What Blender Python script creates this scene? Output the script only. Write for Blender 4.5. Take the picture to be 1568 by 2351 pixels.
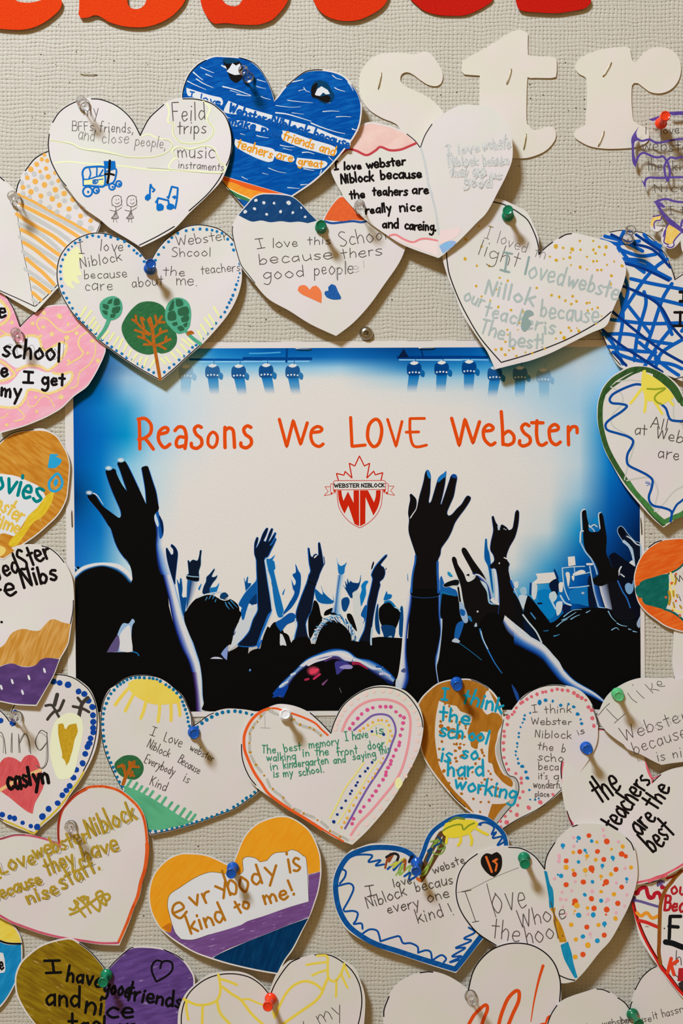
import bpy, bmesh, math, random
from mathutils import Vector, Matrix
from mathutils.geometry import tessellate_polygon

for o in list(bpy.data.objects):
    bpy.data.objects.remove(o)
SC = bpy.context.scene
COL = SC.collection

# ---------------------------------------------------------------- camera, light, exposure
D = 2500.0                 # camera distance from the wall, in photo pixels
U = 1 / 3000.0             # one photo pixel on the wall, in metres
CX, CY = 784.0, 1175.5
cam = bpy.data.cameras.new('camera')
cam.sensor_fit = 'VERTICAL'
cam.sensor_height = 24.0
cam.lens = 24.0 * D / 2351.0
cam.clip_start = 0.05
cam.clip_end = 50
camo = bpy.data.objects.new('camera', cam)
camo.location = (0, -D * U, 0)
camo.rotation_euler = (math.pi / 2, 0, 0)
COL.objects.link(camo)
SC.camera = camo

world = bpy.data.worlds.new('world')
SC.world = world
world.use_nodes = True
bgn = world.node_tree.nodes['Background']
bgn.inputs[0].default_value = (0.30, 0.20, 0.088, 1)
bgn.inputs[1].default_value = 1.0

def area(name, loc, target, size, power, col):
    l = bpy.data.lights.new(name, 'AREA')
    l.shape = 'RECTANGLE'
    l.size, l.size_y = size
    l.energy = power
    l.color = col
    o = bpy.data.objects.new(name, l)
    o.location = loc
    o.rotation_euler = (Vector(target) - Vector(loc)).to_track_quat('-Z', 'Y').to_euler()
    COL.objects.link(o)
area('ceiling_lamp', (-1.30, -1.60, 2.46), (0, 0, 0), (0.52, 0.38), 146.0, (0.715, 0.848, 1.0))
SC.view_settings.view_transform = 'Standard'
SC.view_settings.look = 'None'
SC.view_settings.exposure = 0.0
SC.view_settings.gamma = 1.0
SC.view_settings.use_curve_mapping = False

ILL = 0.84                 # how bright a white surface comes out under these lights

# ---------------------------------------------------------------- colours and materials
def lin(c):
    c /= 255.0
    return c / 12.92 if c <= 0.04045 else ((c + 0.055) / 1.055) ** 2.4

def A(rgb, k=1.0):
    c = [lin(v) / ILL * k for v in rgb]
    m = max(1.0, max(c) / 0.95) ** 0.5
    return tuple(min(0.95, v / m) for v in c) + (1.0,)

MATS = {}
def _new(name):
    m = bpy.data.materials.new(name)
    m.use_nodes = True
    nt = m.node_tree
    return m, nt, nt.nodes['Principled BSDF']

def ink(rgb, rough=0.7, spec=0.03):
    """flat pen or marker colour"""
    key = ('ink', rgb, rough)
    if key not in MATS:
        m, nt, b = _new('ink_%d_%d_%d' % rgb)
        b.inputs['Base Color'].default_value = A(rgb)
        b.inputs['Roughness'].default_value = rough
        b.inputs['Specular IOR Level'].default_value = spec
        MATS[key] = m
    return MATS[key]

def marker(rgb, rgb2, ang=0.0, scale=60.0, stretch=9.0, lo=0.42, hi=0.68, rough=0.5, speck=None):
    """streaky felt pen or paint colouring: two tones along a stroke direction"""
    key = ('mk', rgb, rgb2, ang, scale, stretch, lo, hi, speck)
    if key in MATS:
        return MATS[key]
    m, nt, b = _new('marker_%d_%d_%d' % rgb)
    N, L = nt.nodes.new, nt.links.new
    tc = N('ShaderNodeTexCoord')
    mp = N('ShaderNodeMapping')
    mp.vector_type = 'POINT'
    mp.inputs['Rotation'].default_value = (0, math.radians(ang), 0)
    mp2 = N('ShaderNodeMapping')
    mp2.inputs['Scale'].default_value = (scale, scale, scale * stretch)
    no = N('ShaderNodeTexNoise')
    no.inputs['Scale'].default_value = 1.0
    no.inputs['Detail'].default_value = 4.0
    no.inputs['Distortion'].default_value = 0.25
    rp = N('ShaderNodeMapRange')
    rp.inputs[1].default_value = lo
    rp.inputs[2].default_value = hi
    mx = N('ShaderNodeMix')
    mx.data_type = 'RGBA'
    mx.inputs[6].default_value = A(rgb)
    mx.inputs[7].default_value = A(rgb2)
    L(tc.outputs['Object'], mp.inputs[0])
    L(mp.outputs[0], mp2.inputs[0])
    L(mp2.outputs[0], no.inputs['Vector'])
    L(no.outputs[0], rp.inputs[0])
    L(rp.outputs[0], mx.inputs[0])
    out = mx.outputs[2]
    if speck:
        no2 = N('ShaderNodeTexNoise')
        no2.inputs['Scale'].default_value = 0.9
        no2.inputs['Detail'].default_value = 2.0
        mp3 = N('ShaderNodeMapping')
        mp3.inputs['Scale'].default_value = (scale * 1.6, scale, scale * stretch * 1.5)
        mp3.inputs['Location'].default_value = (3.1, 7.7, 1.3)
        L(mp.outputs[0], mp3.inputs[0])
        L(mp3.outputs[0], no2.inputs['Vector'])
        rp2 = N('ShaderNodeMapRange')
        rp2.inputs[1].default_value = 0.66
        rp2.inputs[2].default_value = 0.72
        L(no2.outputs[0], rp2.inputs[0])
        mx2 = N('ShaderNodeMix')
        mx2.data_type = 'RGBA'
        L(out, mx2.inputs[6])
        mx2.inputs[7].default_value = A(speck)
        L(rp2.outputs[0], mx2.inputs[0])
        out = mx2.outputs[2]
    L(out, b.inputs['Base Color'])
    b.inputs['Roughness'].default_value = rough
    b.inputs['Specular IOR Level'].default_value = 0.03
    MATS[key] = m
    return m

def grain(rgb, rgb2, scale=900.0, rough=0.8, bump=0.0):
    """grainy dry colour or construction paper"""
    key = ('gr', rgb, rgb2, scale)
    if key in MATS:
        return MATS[key]
    m, nt, b = _new('grain_%d_%d_%d' % rgb)
    N, L = nt.nodes.new, nt.links.new
    tc = N('ShaderNodeTexCoord')
    no = N('ShaderNodeTexNoise')
    no.inputs['Scale'].default_value = scale
    no.inputs['Detail'].default_value = 3.0
    rp = N('ShaderNodeMapRange')
    rp.inputs[1].default_value = 0.35
    rp.inputs[2].default_value = 0.65
    mx = N('ShaderNodeMix')
    mx.data_type = 'RGBA'
    mx.inputs[6].default_value = A(rgb)
    mx.inputs[7].default_value = A(rgb2)
    L(tc.outputs['Object'], no.inputs['Vector'])
    L(no.outputs[0], rp.inputs[0])
    L(rp.outputs[0], mx.inputs[0])
    L(mx.outputs[2], b.inputs['Base Color'])
    b.inputs['Roughness'].default_value = rough
    b.inputs['Specular IOR Level'].default_value = 0.06
    if bump:
        bp = N('ShaderNodeBump')
        bp.inputs['Strength'].default_value = bump
        bp.inputs['Distance'].default_value = 0.0004
        L(no.outputs[0], bp.inputs['Height'])
        L(bp.outputs[0], b.inputs['Normal'])
    MATS[key] = m
    return m

def paper(rgb=(217, 209, 199)):
    key = ('paper', rgb)
    if key in MATS:
        return MATS[key]
    m, nt, b = _new('paper_%d_%d_%d' % rgb)
    N, L = nt.nodes.new, nt.links.new
    tc = N('ShaderNodeTexCoord')
    no = N('ShaderNodeTexNoise')
    no.inputs['Scale'].default_value = 28.0
    no.inputs['Detail'].default_value = 3.0
    mx = N('ShaderNodeMix')
    mx.data_type = 'RGBA'
    mx.inputs[6].default_value = A((rgb[0] - 2, rgb[1], rgb[2] - 4))
    mx.inputs[7].default_value = A((rgb[0] + 2, rgb[1] - 2, rgb[2] + 3))
    rp = N('ShaderNodeMapRange')
    rp.inputs[1].default_value = 0.38
    rp.inputs[2].default_value = 0.62
    L(tc.outputs['Object'], no.inputs['Vector'])
    L(no.outputs[0], rp.inputs[0])
    L(rp.outputs[0], mx.inputs[0])
    L(mx.outputs[2], b.inputs['Base Color'])
    b.inputs['Roughness'].default_value = 0.65
    b.inputs['Specular IOR Level'].default_value = 0.25
    no2 = N('ShaderNodeTexNoise')
    no2.inputs['Scale'].default_value = 14.0
    no2.inputs['Detail'].default_value = 1.0
    bp = N('ShaderNodeBump')
    bp.inputs['Strength'].default_value = 0.25
    bp.inputs['Distance'].default_value = 0.004
    L(tc.outputs['Object'], no2.inputs['Vector'])
    L(no2.outputs[0], bp.inputs['Height'])
    L(bp.outputs[0], b.inputs['Normal'])
    MATS[key] = m
    return m

def printed():
    """printed picture: colours of the print are stored per vertex"""
    if 'print' in MATS:
        return MATS['print']
    m, nt, b = _new('printed_picture')
    N, L = nt.nodes.new, nt.links.new
    at = N('ShaderNodeAttribute')
    at.attribute_name = 'tone'
    tc = N('ShaderNodeTexCoord')
    no = N('ShaderNodeTexNoise')
    no.inputs['Scale'].default_value = 1100.0
    no.inputs['Detail'].default_value = 2.0
    rp = N('ShaderNodeMapRange')
    rp.inputs[1].default_value = 0.3
    rp.inputs[2].default_value = 0.7
    rp.inputs[3].default_value = 0.94
    rp.inputs[4].default_value = 1.05
    vm = N('ShaderNodeVectorMath')
    vm.operation = 'SCALE'
    L(tc.outputs['Object'], no.inputs['Vector'])
    L(no.outputs[0], rp.inputs[0])
    L(at.outputs['Color'], vm.inputs[0])
    L(rp.outputs[0], vm.inputs['Scale'])
    L(vm.outputs[0], b.inputs['Base Color'])
    b.inputs['Roughness'].default_value = 0.6
    b.inputs['Specular IOR Level'].default_value = 0.03
    MATS['print'] = m
    return m

def plastic(rgb):
    key = ('pl', rgb)
    if key not in MATS:
        m, nt, b = _new('plastic_%d_%d_%d' % rgb)
        b.inputs['Base Color'].default_value = A(rgb)
        b.inputs['Roughness'].default_value = 0.22
        b.inputs['Specular IOR Level'].default_value = 0.5
        MATS[key] = m
    return MATS[key]

def clear():
    if 'clear' not in MATS:
        m, nt, b = _new('clear_plastic')
        N, L = nt.nodes.new, nt.links.new
        lw = N('ShaderNodeLayerWeight')
        lw.inputs[0].default_value = 0.35
        rp = N('ShaderNodeValToRGB')
        rp.color_ramp.elements[0].position = 0.25
        rp.color_ramp.elements[0].color = (0.97, 0.965, 0.95, 1)
        rp.color_ramp.elements[1].position = 0.95
        rp.color_ramp.elements[1].color = (0.50, 0.47, 0.43, 1)
        L(lw.outputs['Facing'], rp.inputs[0])
        t = N('ShaderNodeBsdfTransparent')
        L(rp.outputs[0], t.inputs['Color'])
        g = N('ShaderNodeBsdfGlossy')
        g.inputs['Roughness'].default_value = 0.12
        fr = N('ShaderNodeFresnel')
        fr.inputs[0].default_value = 1.5
        mx = N('ShaderNodeMixShader')
        L(fr.outputs[0], mx.inputs[0])
        L(t.outputs[0], mx.inputs[1])
        L(g.outputs[0], mx.inputs[2])
        L(mx.outputs[0], nt.nodes['Material Output'].inputs['Surface'])
        MATS['clear'] = m
    return MATS['clear']

def metal(rgb=(190, 184, 170), rough=0.3):
    key = ('me', rgb, rough)
    if key not in MATS:
        m, nt, b = _new('metal_%d' % rgb[0])
        b.inputs['Base Color'].default_value = tuple(lin(v) for v in rgb) + (1,)
        b.inputs['Metallic'].default_value = 1.0
        b.inputs['Roughness'].default_value = rough
        MATS[key] = m
    return MATS[key]

BLACK = ink((20, 17, 15))
PENCIL = ink((80, 71, 65), 0.5)
LEAD = ink((126, 119, 112), 0.5)
FAINT = ink((176, 172, 166), 0.5)
OUTL = ink((24, 19, 18))
WHITE = paper()

# ---------------------------------------------------------------- reading coordinates off the wall
VIEWS = {  # part of the wall: left, top, pixels per unit
 'A1': (0, 0, 530/1568), 'A2': (400, 100, 530/1568), 'A3': (750, 40, 530/1568), 'A4': (1100, 40, 468/1568),
 'B1': (0, 330, 400/1568), 'B2': (100, 500, 470/1568), 'B3': (500, 420, 540/1568), 'B4': (980, 430, 588/1568),
 'C1': (1368, 230, 200/1176), 'C2': (0, 640, 300/1568), 'C3': (0, 970, 300/1568), 'C4': (0, 1240, 320/1568),
 'C5': (1340, 800, 228/1218), 'C6': (1368, 1180, 200/1120),
 'D1': (140, 770, 460/1568), 'D2': (560, 770, 500/1568), 'D3': (1020, 770, 480/1568), 'D4': (720, 1030, 210/1568),
 'E1': (150, 1040, 350/1568), 'E2': (150, 1320, 350/1568), 'E3': (370, 1200, 330/1568), 'E4': (400, 1340, 320/1568),
 'E5': (660, 1220, 300/1568), 'E6': (600, 1400, 360/1568),
 'F1': (900, 1060, 220/1568), 'F2': (1010, 1150, 300/1568), 'F3': (1180, 1150, 310/1568), 'F4': (900, 1340, 350/1568),
 'F5': (1180, 1340, 320/1568),
 'G1': (0, 1530, 260/1528), 'G2': (220, 1530, 400/1568), 'G3': (540, 1560, 450/1568), 'G4': (950, 1540, 440/1568),
 'G5': (1270, 1540, 298/1568),
 'I1': (0, 1800, 360/1568), 'I2': (320, 1850, 450/1568), 'I3': (750, 1850, 430/1568), 'I4': (1030, 1900, 450/1568),
 'J1': (1230, 1880, 338/1568), 'J2': (0, 2070, 440/1568), 'J3': (400, 2150, 460/1568), 'J4': (850, 2150, 450/1568),
 'J5': (1200, 2150, 368/1568), 'K1': (1440, 2000, 128/857), 'K2': (1000, 240, 200/1568), 'L0': (0, 380, 150/1037),
 'M1': (1368, 240, 200/1568), 'P': (0, 0, 1.0),
}
VW = [0, 0, 1.0]
def V(name):
    VW[:] = VIEWS[name]

def S(txt, view=None):
    """'x,y x,y* ...' -> [(px, py, corner)]"""
    vx, vy, s = VIEWS[view] if view else VW
    out = []
    for t in txt.split():
        c = t.endswith('*')
        x, y = t.rstrip('*').split(',')
        out.append((vx + float(x) * s, vy + float(y) * s, c))
    return out

def smooth(pts, closed=False, step=5.0):
    """Catmull-Rom through the points, sharp where a corner is flagged"""
    n = len(pts)
    if n < 3:
        return [(p[0], p[1]) for p in pts]
    out = []
    rng = range(n if closed else n - 1)
    for i in rng:
        p1, p2 = pts[i], pts[(i + 1) % n]
        p0 = pts[(i - 1) % n] if (closed or i > 0) else p1
        p3 = pts[(i + 2) % n] if (closed or i + 2 < n) else p2
        if p1[2]:
            p0 = p1
        if p2[2]:
            p3 = p2
        d = math.hypot(p2[0] - p1[0], p2[1] - p1[1])
        k = max(1, min(14, int(d / step)))
        for j in range(k):
            t = j / k
            t2, t3 = t * t, t * t * t
            out.append(tuple(0.5 * (2 * p1[a] + (p2[a] - p0[a]) * t + (2 * p0[a] - 5 * p1[a] + 4 * p2[a] - p3[a]) * t2
                                    + (3 * p1[a] - p0[a] - 3 * p2[a] + p3[a]) * t3) for a in (0, 1)))
    if not closed:
        out.append((pts[-1][0], pts[-1][1]))
    return out

def world_pt(px, py, z):
    k = (D - z) / D
    return Vector(((px - CX) * k * U, -z * U, (CY - py) * k * U))

# ---------------------------------------------------------------- mesh collector
class MB:
    def __init__(self):
        self.v, self.f, self.fm, self.mats, self.c = [], [], [], [], []
        self.z = 0.0
    def mi(self, m):
        if m not in self.mats:
            self.mats.append(m)
        return self.mats.index(m)
    def add(self, verts, faces, m, cols=None):
        b = len(self.v)
        self.v += verts
        self.c += cols if cols else [(0.5, 0.5, 0.5, 1)] * len(verts)
        k = self.mi(m)
        for f in faces:
            self.f.append([i + b for i in f])
            self.fm.append(k)

def poly_mesh(loops, cell):
    """filled outline cut into a grid, so that it can bend"""
    flat = [p for l in loops for p in l]
    tris = tessellate_polygon([[Vector((p[0], p[1], 0)) for p in l] for l in loops])
    xs = [p[0] for p in flat]
    ys = [p[1] for p in flat]
    if max(xs) - min(xs) < cell * 1.5 and max(ys) - min(ys) < cell * 1.5:
        return flat, [t for t in tris]
    bm = bmesh.new()
    vs = [bm.verts.new((p[0], p[1], 0)) for p in flat]
    for t in tris:
        try:
            bm.faces.new([vs[i] for i in t])
        except ValueError:
            pass
    for ax, lo, hi in ((0, min(xs), max(xs)), (1, min(ys), max(ys))):
        g = (math.floor(lo / cell) + 1) * cell
        while g < hi:
            co = [0, 0, 0]
            no = [0, 0, 0]
            co[ax] = g
            no[ax] = 1
            bmesh.ops.bisect_plane(bm, geom=bm.verts[:] + bm.edges[:] + bm.faces[:], dist=1e-4, plane_co=co, plane_no=no)
            g += cell
    bm.verts.index_update()
    v = [(q.co.x, q.co.y) for q in bm.verts]
    f = [[q.index for q in fc.verts] for fc in bm.faces]
    bm.free()
    return v, f

def orient(v, f):
    out = []
    for t in f:
        a = 0
        for i in range(len(t)):
            p, q = v[t[i]], v[t[(i + 1) % len(t)]]
            a += p[0] * q[1] - q[0] * p[1]
        out.append(t if a < 0 else t[::-1])
    return out

CELL = 14.0
class Card:
    """one flat thing on the wall: a sheet and what is drawn on it"""
    def __init__(self, name, label, cat, outline, z0, gx=0.0, gy=0.0, pin=None, k=6e-5, mat=None, thick=0.7, group=None,
                 holes=(), step=5.0, noise=1.2, base='paper', curl=None):
        self.name, self.label, self.cat, self.group = name, label, cat, group
        self.out = smooth(outline, True, step)
        xs = [p[0] for p in self.out]
        ys = [p[1] for p in self.out]
        self.cx, self.cy = (min(xs) + max(xs)) / 2, (min(ys) + max(ys)) / 2
        self.z0, self.gx, self.gy, self.k = z0, gx, gy, k
        self.pin = pin or (self.cx, self.cy)
        self.curl = curl                      # (x, y, dx, dy, amount): the paper lifts beyond a line
        self.noise = noise
        self.ph = (self.cx * 0.013 + self.cy * 0.007) % 6
        self.holes = [smooth(h, True, step) for h in holes]
        self.mat = mat or WHITE
        self.thick = thick
        self.parts = []
        self.lay = 0.05
        self.step = 0.02
        self.inc = 0.0003
        self.last = None
        self.cur = None
        self.base = base
    def zf(self, x, y):
        z = self.z0 + self.gx * (x - self.cx) + self.gy * (y - self.cy)
        z += self.k * ((x - self.pin[0]) ** 2 + (y - self.pin[1]) ** 2)
        z += self.noise * math.sin(x / 47.0 + self.ph) * math.cos(y / 58.0 + self.ph * 2)
        if self.curl:
            cx, cy, dx, dy, am = self.curl
            d = (x - cx) * dx + (y - cy) * dy
            if d > 0:
                z += am * d * d
        return max(z, 1.2)
    def part(self, name, under=None):
        self.cur = MB()
        self.parts.append((name, self.cur, under))
        return self
    def _lay(self, s=None, mat=None):
        if s is None:
            s = self.step if mat is not self.last else 0.002
            self.last = mat
        self.lay += s
        return self.lay
    def fill(self, pts, mat, holes=(), raw=False):
        z = self._lay(mat=mat)
        lp = [pts if raw else smooth(pts, True)] + [h if raw else smooth(h, True) for h in holes]
        v, f = poly_mesh(lp, CELL)
        self.cur.add([(x, y, z) for x, y in v], orient(v, f), mat)
        return self
    def line(self, pts, w, mat, closed=False, w1=None, cap=True, z=None, raw=False, st=2.6):
        p = pts if raw else smooth(pts, closed, st)
        q = [p[0]]
        for a in p[1:]:
            if math.hypot(a[0] - q[-1][0], a[1] - q[-1][1]) > 0.3:
                q.append(a)
        if closed:
            q.append(q[0])
        if len(q) < 2:
            q = [q[0], (q[0][0] + 0.5, q[0][1])]
        # keep segments short so that the line follows the bent sheet
        p = [q[0]]
        for a in q[1:]:
            b = p[-1]
            d = math.hypot(a[0] - b[0], a[1] - b[1])
            k = max(1, int(math.ceil(d / 12.0)))
            for j in range(1, k + 1):
                p.append((b[0] + (a[0] - b[0]) * j / k, b[1] + (a[1] - b[1]) * j / k))
        z = self._lay(mat=mat) if z is None else z
        n = len(p)
        v, f = [], []
        for i in range(n):
            a = p[max(0, i - 1)]
            b = p[min(n - 1, i + 1)]
            if closed and i in (0, n - 1):
                a, b = p[n - 2], p[1]
            dx, dy = b[0] - a[0], b[1] - a[1]
            l = math.hypot(dx, dy) or 1
            ww = w if w1 is None else w + (w1 - w) * i / (n - 1)
            nx, ny = -dy / l * ww / 2, dx / l * ww / 2
            zz = z + i * self.inc
            v += [(p[i][0] + nx, p[i][1] + ny, zz), (p[i][0] - nx, p[i][1] - ny, zz)]
            if i:
                f.append([2 * i - 2, 2 * i, 2 * i + 1, 2 * i - 1])
        if cap and not closed and w > 1.2:
            for i, j in ((0, 1), (n - 1, n - 2)):
                ww = (w if w1 is None or i == 0 else w1) / 2
                an = math.atan2(p[i][1] - p[j][1], p[i][0] - p[j][0])
                b = len(v)
                zz = z + (i + 1) * self.inc
                m = 6
                v += [(p[i][0] + ww * math.cos(an - math.pi / 2 + math.pi * t / m), p[i][1] + ww * math.sin(an - math.pi / 2 + math.pi * t / m), zz) for t in range(m + 1)]
                f.append(list(range(b, b + m + 1)))
        self.cur.add(v, orient(v, f), mat)
        return self
    def lines(self, strs, w, mat, w1=None):
        for s in strs.split('/'):
            self.line(S(s), w, mat, w1=w1)
        return self
    def dots(self, txt, r, mat, jit=0.15, sq=0.0):
        """'x,y x,y,r ...' round blots; radii in the same units as the coordinates"""
        z = self._lay(mat=mat)
        vx, vy, s = VW
        for n, t in enumerate(txt.split()):
            q = [float(a) for a in t.split(',')]
            rr = (q[2] if len(q) > 2 else r) * s
            x, y = vx + q[0] * s, vy + q[1] * s
            m = 12 if rr > 2 else 8
            a0 = random.random() * 6
            ex = 1 + random.uniform(-jit, jit)
            ph = random.random() * 3
            pts = []
            for i in range(m):
                a = 2 * math.pi * i / m
                ra = rr * (1 + random.uniform(-jit, jit) * 0.4)
                px, py = ra * math.cos(a) * ex, ra * math.sin(a)
                pts.append((x + px * math.cos(ph) - py * math.sin(ph), y + px * math.sin(ph) + py * math.cos(ph)))
            v = [(a, b, z + n * 0.0005) for a, b in pts]
            self.cur.add(v, orient(v, [list(range(m))]), mat)
        return self
    def text(self, s, x0, y0, x1, y1, h, w, mat, slant=0.0, jit=1.0, seed=None, serif=0):
        """handwriting along a base line; h = height of a capital"""
        vx, vy, sc = VW
        if mat in (PENCIL, LEAD):
            w *= 1.2
        x0, y0, x1, y1, h = vx + x0 * sc, vy + y0 * sc, vx + x1 * sc, vy + y1 * sc, h * sc
        adv = [GLYPH[c][0] if c in GLYPH else 3.5 for c in s]
        gap = 1.1
        tot = sum(adv) + gap * (len(s) - 1)
        L = math.hypot(x1 - x0, y1 - y0)
        sx, sy = L / tot, h / 9.0
        ca, sa = (x1 - x0) / L, (y1 - y0) / L
        cur = 0.0
        z = self._lay(mat=mat)
        n = 0
        for c, a in zip(s, adv):
            if c in GLYPH:
                jy = random.uniform(-0.35, 0.35) * jit
                jr = random.uniform(-0.06, 0.06) * jit
                js = 1 + random.uniform(-0.08, 0.08) * jit
                for st, straight in GLYPH[c][1]:
                    pts = []
                    for gx, gy in st:
                        gx += random.uniform(-0.2, 0.2) * jit
                        gy += random.uniform(-0.28, 0.28) * jit
                        lx = (gx - a / 2) * js
                        ly = gy * js
                        lx, ly = lx - ly * jr + ly * slant, ly + lx * jr
                        bx = (cur + a / 2 + lx) * sx
                        by = (ly + jy) * sy
                        pts.append((x0 + bx * ca + by * sa, y0 + bx * sa - by * ca, straight))
                    self.line(pts, w, mat, z=z + n * 0.0007, st=min(4.0, max(0.7, h / 9)))
                    if serif:
                        for (gx, gy), p in ((st[0], pts[0]), (st[-1], pts[-1])):
                            if gy < 0.5 or gy > 8.5:
                                self.line([(p[0] - serif, p[1], False), (p[0] + serif, p[1], False)], w * 0.55, mat, z=z + n * 0.0007, cap=False)
                    n += 1
            cur += a + gap
        self.lay = z + n * 0.0007
        return self
    def build(self):
        ox, oy = self.cx, self.cy
        self.origin = world_pt(ox, oy, self.zf(ox, oy))
        edge = self.out
        if self.name == 'paper_heart':      # the sheet is cut a hair outside its printed line
            a2 = sum(p[0] * q[1] - q[0] * p[1] for p, q in zip(edge, edge[1:] + edge[:1]))
            sg = 1.3 if a2 > 0 else -1.3
            new = []
            for i, p in enumerate(edge):
                a, b = edge[i - 1], edge[(i + 1) % len(edge)]
                dx, dy = b[0] - a[0], b[1] - a[1]
                l = math.hypot(dx, dy) or 1
                new.append((p[0] + dy / l * sg, p[1] - dx / l * sg))
            edge = new
        v, f = poly_mesh([edge] + self.holes, CELL)
        mb = MB()
        mb.add([(x, y, 0) for x, y in v], orient(v, f), self.mat)
        root = self._obj(self.name, mb, None)
        mo = root.modifiers.new('thickness', 'SOLIDIFY')
        mo.thickness = self.thick * U
        mo.offset = -1
        root.location = self.origin
        root['label'] = self.label
        root['category'] = self.cat
        if self.group:
            root['group'] = self.group
        done = {}
        for n, mb, under in self.parts:
            if mb.v:
                done[n] = self._obj(n, mb, done[under] if under else root)
        self.root = root
        return self
    def _obj(self, name, mb, parent):
        me = bpy.data.meshes.new(name)
        vs = [world_pt(x, y, self.zf(x, y) + z) - self.origin for x, y, z in mb.v]
        me.from_pydata(vs, [], mb.f)
        for m in mb.mats:
            me.materials.append(m)
        me.polygons.foreach_set('material_index', mb.fm)
        if printed() in mb.mats:
            ca = me.color_attributes.new('tone', 'FLOAT_COLOR', 'POINT')
            ca.data.foreach_set('color', [q for c in mb.c for q in c])
        me.update()
        o = bpy.data.objects.new(name, me)
        COL.objects.link(o)
        if parent:
            o.parent = parent
        return o
    def outline(self, strs=None, w=2.0, mat=None, name='printed_outline'):
        """the printed black heart line near the edge"""
        self.part(name)
        if strs:
            for s in strs:
                self.line(s, w * 1.3, mat or OUTL)
        return self

# ---------------------------------------------------------------- handwriting strokes (x, y up; capitals 9 high)
_G = {
 'a': '4.6|4,4.2 2.2,5 .4,2.6 1.6,0 4,2|^4,5 4.2,0', 'b': '4.4|^.4,9 .5,0|.5,3 2.4,5 4.2,2.6 2.6,0 .5,.6',
 'c': '4|4,4.2 2,5 .4,2.5 1.8,0 4,.8', 'd': '4.6|4,4 2,5 .4,2.5 1.8,0 4,1.5|^4,9 4.2,0',
 'e': '4.4|.5,2.6 3.9,2.8 3.4,4.8 1.6,4.9 .4,2.4 1.8,0 4.2,.9', 'f': '3.4|3.6,8.4 2.2,9 1.5,7 1.4,0|^0,4.8 3.2,5',
 'g': '4.6|4,4.2 2,5 .4,2.8 1.8,.6 4,2.4|4.1,5 4.1,-2 2.4,-4 .4,-3', 'h': '4.4|^.4,9 .5,0|.5,3 2.4,5 3.8,3.6 4,0',
 'i': '1.6|^.8,5 .8,0|^.8,6.9 .85,7.5', 'j': '2.4|1.6,5 1.6,-2.5 0,-4|^1.6,7 1.65,7.5',
 'k': '4.2|^.5,9 .5,0|^3.8,5 .6,2.2|^1.5,3 4,0', 'l': '1.4|^.7,9 .7,0',
 'm': '6.4|^.4,5 .5,0|.5,3 1.9,5 3,3.5 3.2,0|3.2,3 4.8,5 5.9,3.5 6,0', 'n': '4.4|^.4,5 .5,0|.5,3 2.4,5 3.8,3.6 4,0',
 'o': '4.8|2.5,5 .4,2.6 2.2,0 4.4,2.4 2.5,5', 'p': '4.4|^.5,5 .5,-4|.5,3.6 2.4,5 4.2,2.6 2.4,0 .5,1',
 'r': '3.4|^.5,5 .6,0|.6,2.8 1.8,4.6 3.4,4.8', 's': '3.8|3.6,4.4 2,5 .6,3.9 2,2.6 3.6,1.3 2,0 .3,.6',
 't': '3.4|^1.7,8 1.8,0|^.1,5 3.5,5.2', 'u': '4.4|.4,5 .6,1 2.2,0 4,2|^4,5 4.2,0', 'v': '4.2|^.3,5 2.2,0 4.1,5',
 'w': '6.2|^.3,5 1.7,0 3.2,4.4 4.6,0 6.1,5', 'x': '4|^.3,5 3.8,0|^3.6,5 .4,0', 'y': '4.2|^.4,5 2.4,.6|^4.2,5 1.2,-4',
 'A': '5.8|^.2,0 3,9 5.6,0|^1.2,3.4 4.6,3.4', 'B': '4.8|^.5,9 .5,0|.5,9 3.8,8.6 3.6,5.4 .5,4.8|.7,4.8 4.6,4.2 4,.4 .5,0',
 'C': '5|4.8,7.8 2.6,9 .5,4.5 2.4,0 4.8,1.2', 'D': '5|^.5,9 .5,0|.5,9 4,7.5 4.5,3 .5,0', 'E': '4.6|^4.4,9 .5,9 .5,0 4.4,0|^.5,4.6 3.6,4.6', 'F': '4.4|^4.4,9 .5,9 .6,0|^.5,4.8 3.6,4.8',
 'I': '4|^.2,9 3.8,9|^2,9 2,0|^.2,0 3.8,0', 'K': '4.8|^.5,9 .5,0|^4.4,9 .6,4|^1.6,5 4.6,0', 'L': '4.2|^.5,9 .5,0 4.2,0',
 'N': '5.2|^.5,0 .6,9 4.6,0 4.7,9', 'O': '6|3,9 .5,4.5 3,0 5.6,4.5 3,9', 'P': '4.8|^.5,9 .5,0|.5,9 4.2,8.4 4,5 .5,4.4',
 'R': '5|^.5,9 .5,0|.5,9 4.2,8.4 4,5 .5,4.4|^2,4.6 4.6,0', 'S': '4.8|4.4,8 2.5,9 .7,7 2.5,4.8 4.4,2.4 2.4,0 .4,1',
 'T': '5|^.2,9 4.8,9|^2.5,9 2.5,0', 'W': '7.2|^.3,9 1.9,0 3.7,7 5.4,0 7,9', 'M': '7|^.5,0 .6,9 3.5,2 6.4,9 6.5,0', 'H': '5|^.5,9 .5,0|^4.5,9 4.5,0|^.5,4.6 4.5,4.6',
 '!': '1.8|^.9,9 .9,3|^.9,.6 .95,.1', '.': '1.6|^.8,.1 .9,.4', ',': '1.6|^.9,.6 .5,-1.4', "'": '1.4|^.8,9 .6,7.2',
}
GLYPH = {}
for _k, _s in _G.items():
    _q = _s.split('|')
    GLYPH[_k] = (float(_q[0]), [([tuple(float(n) for n in p.split(',')) for p in st.lstrip('^').split()], st.startswith('^')) for st in _q[1:]])

random.seed(7)
CARDS = {}
def heart(key, label, outline, z0, **kw):
    c = Card('paper_heart', label, 'paper heart', outline, z0, group=kw.pop('group', 'hand-decorated paper hearts'), **kw)
    CARDS[key] = c
    return c

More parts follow.
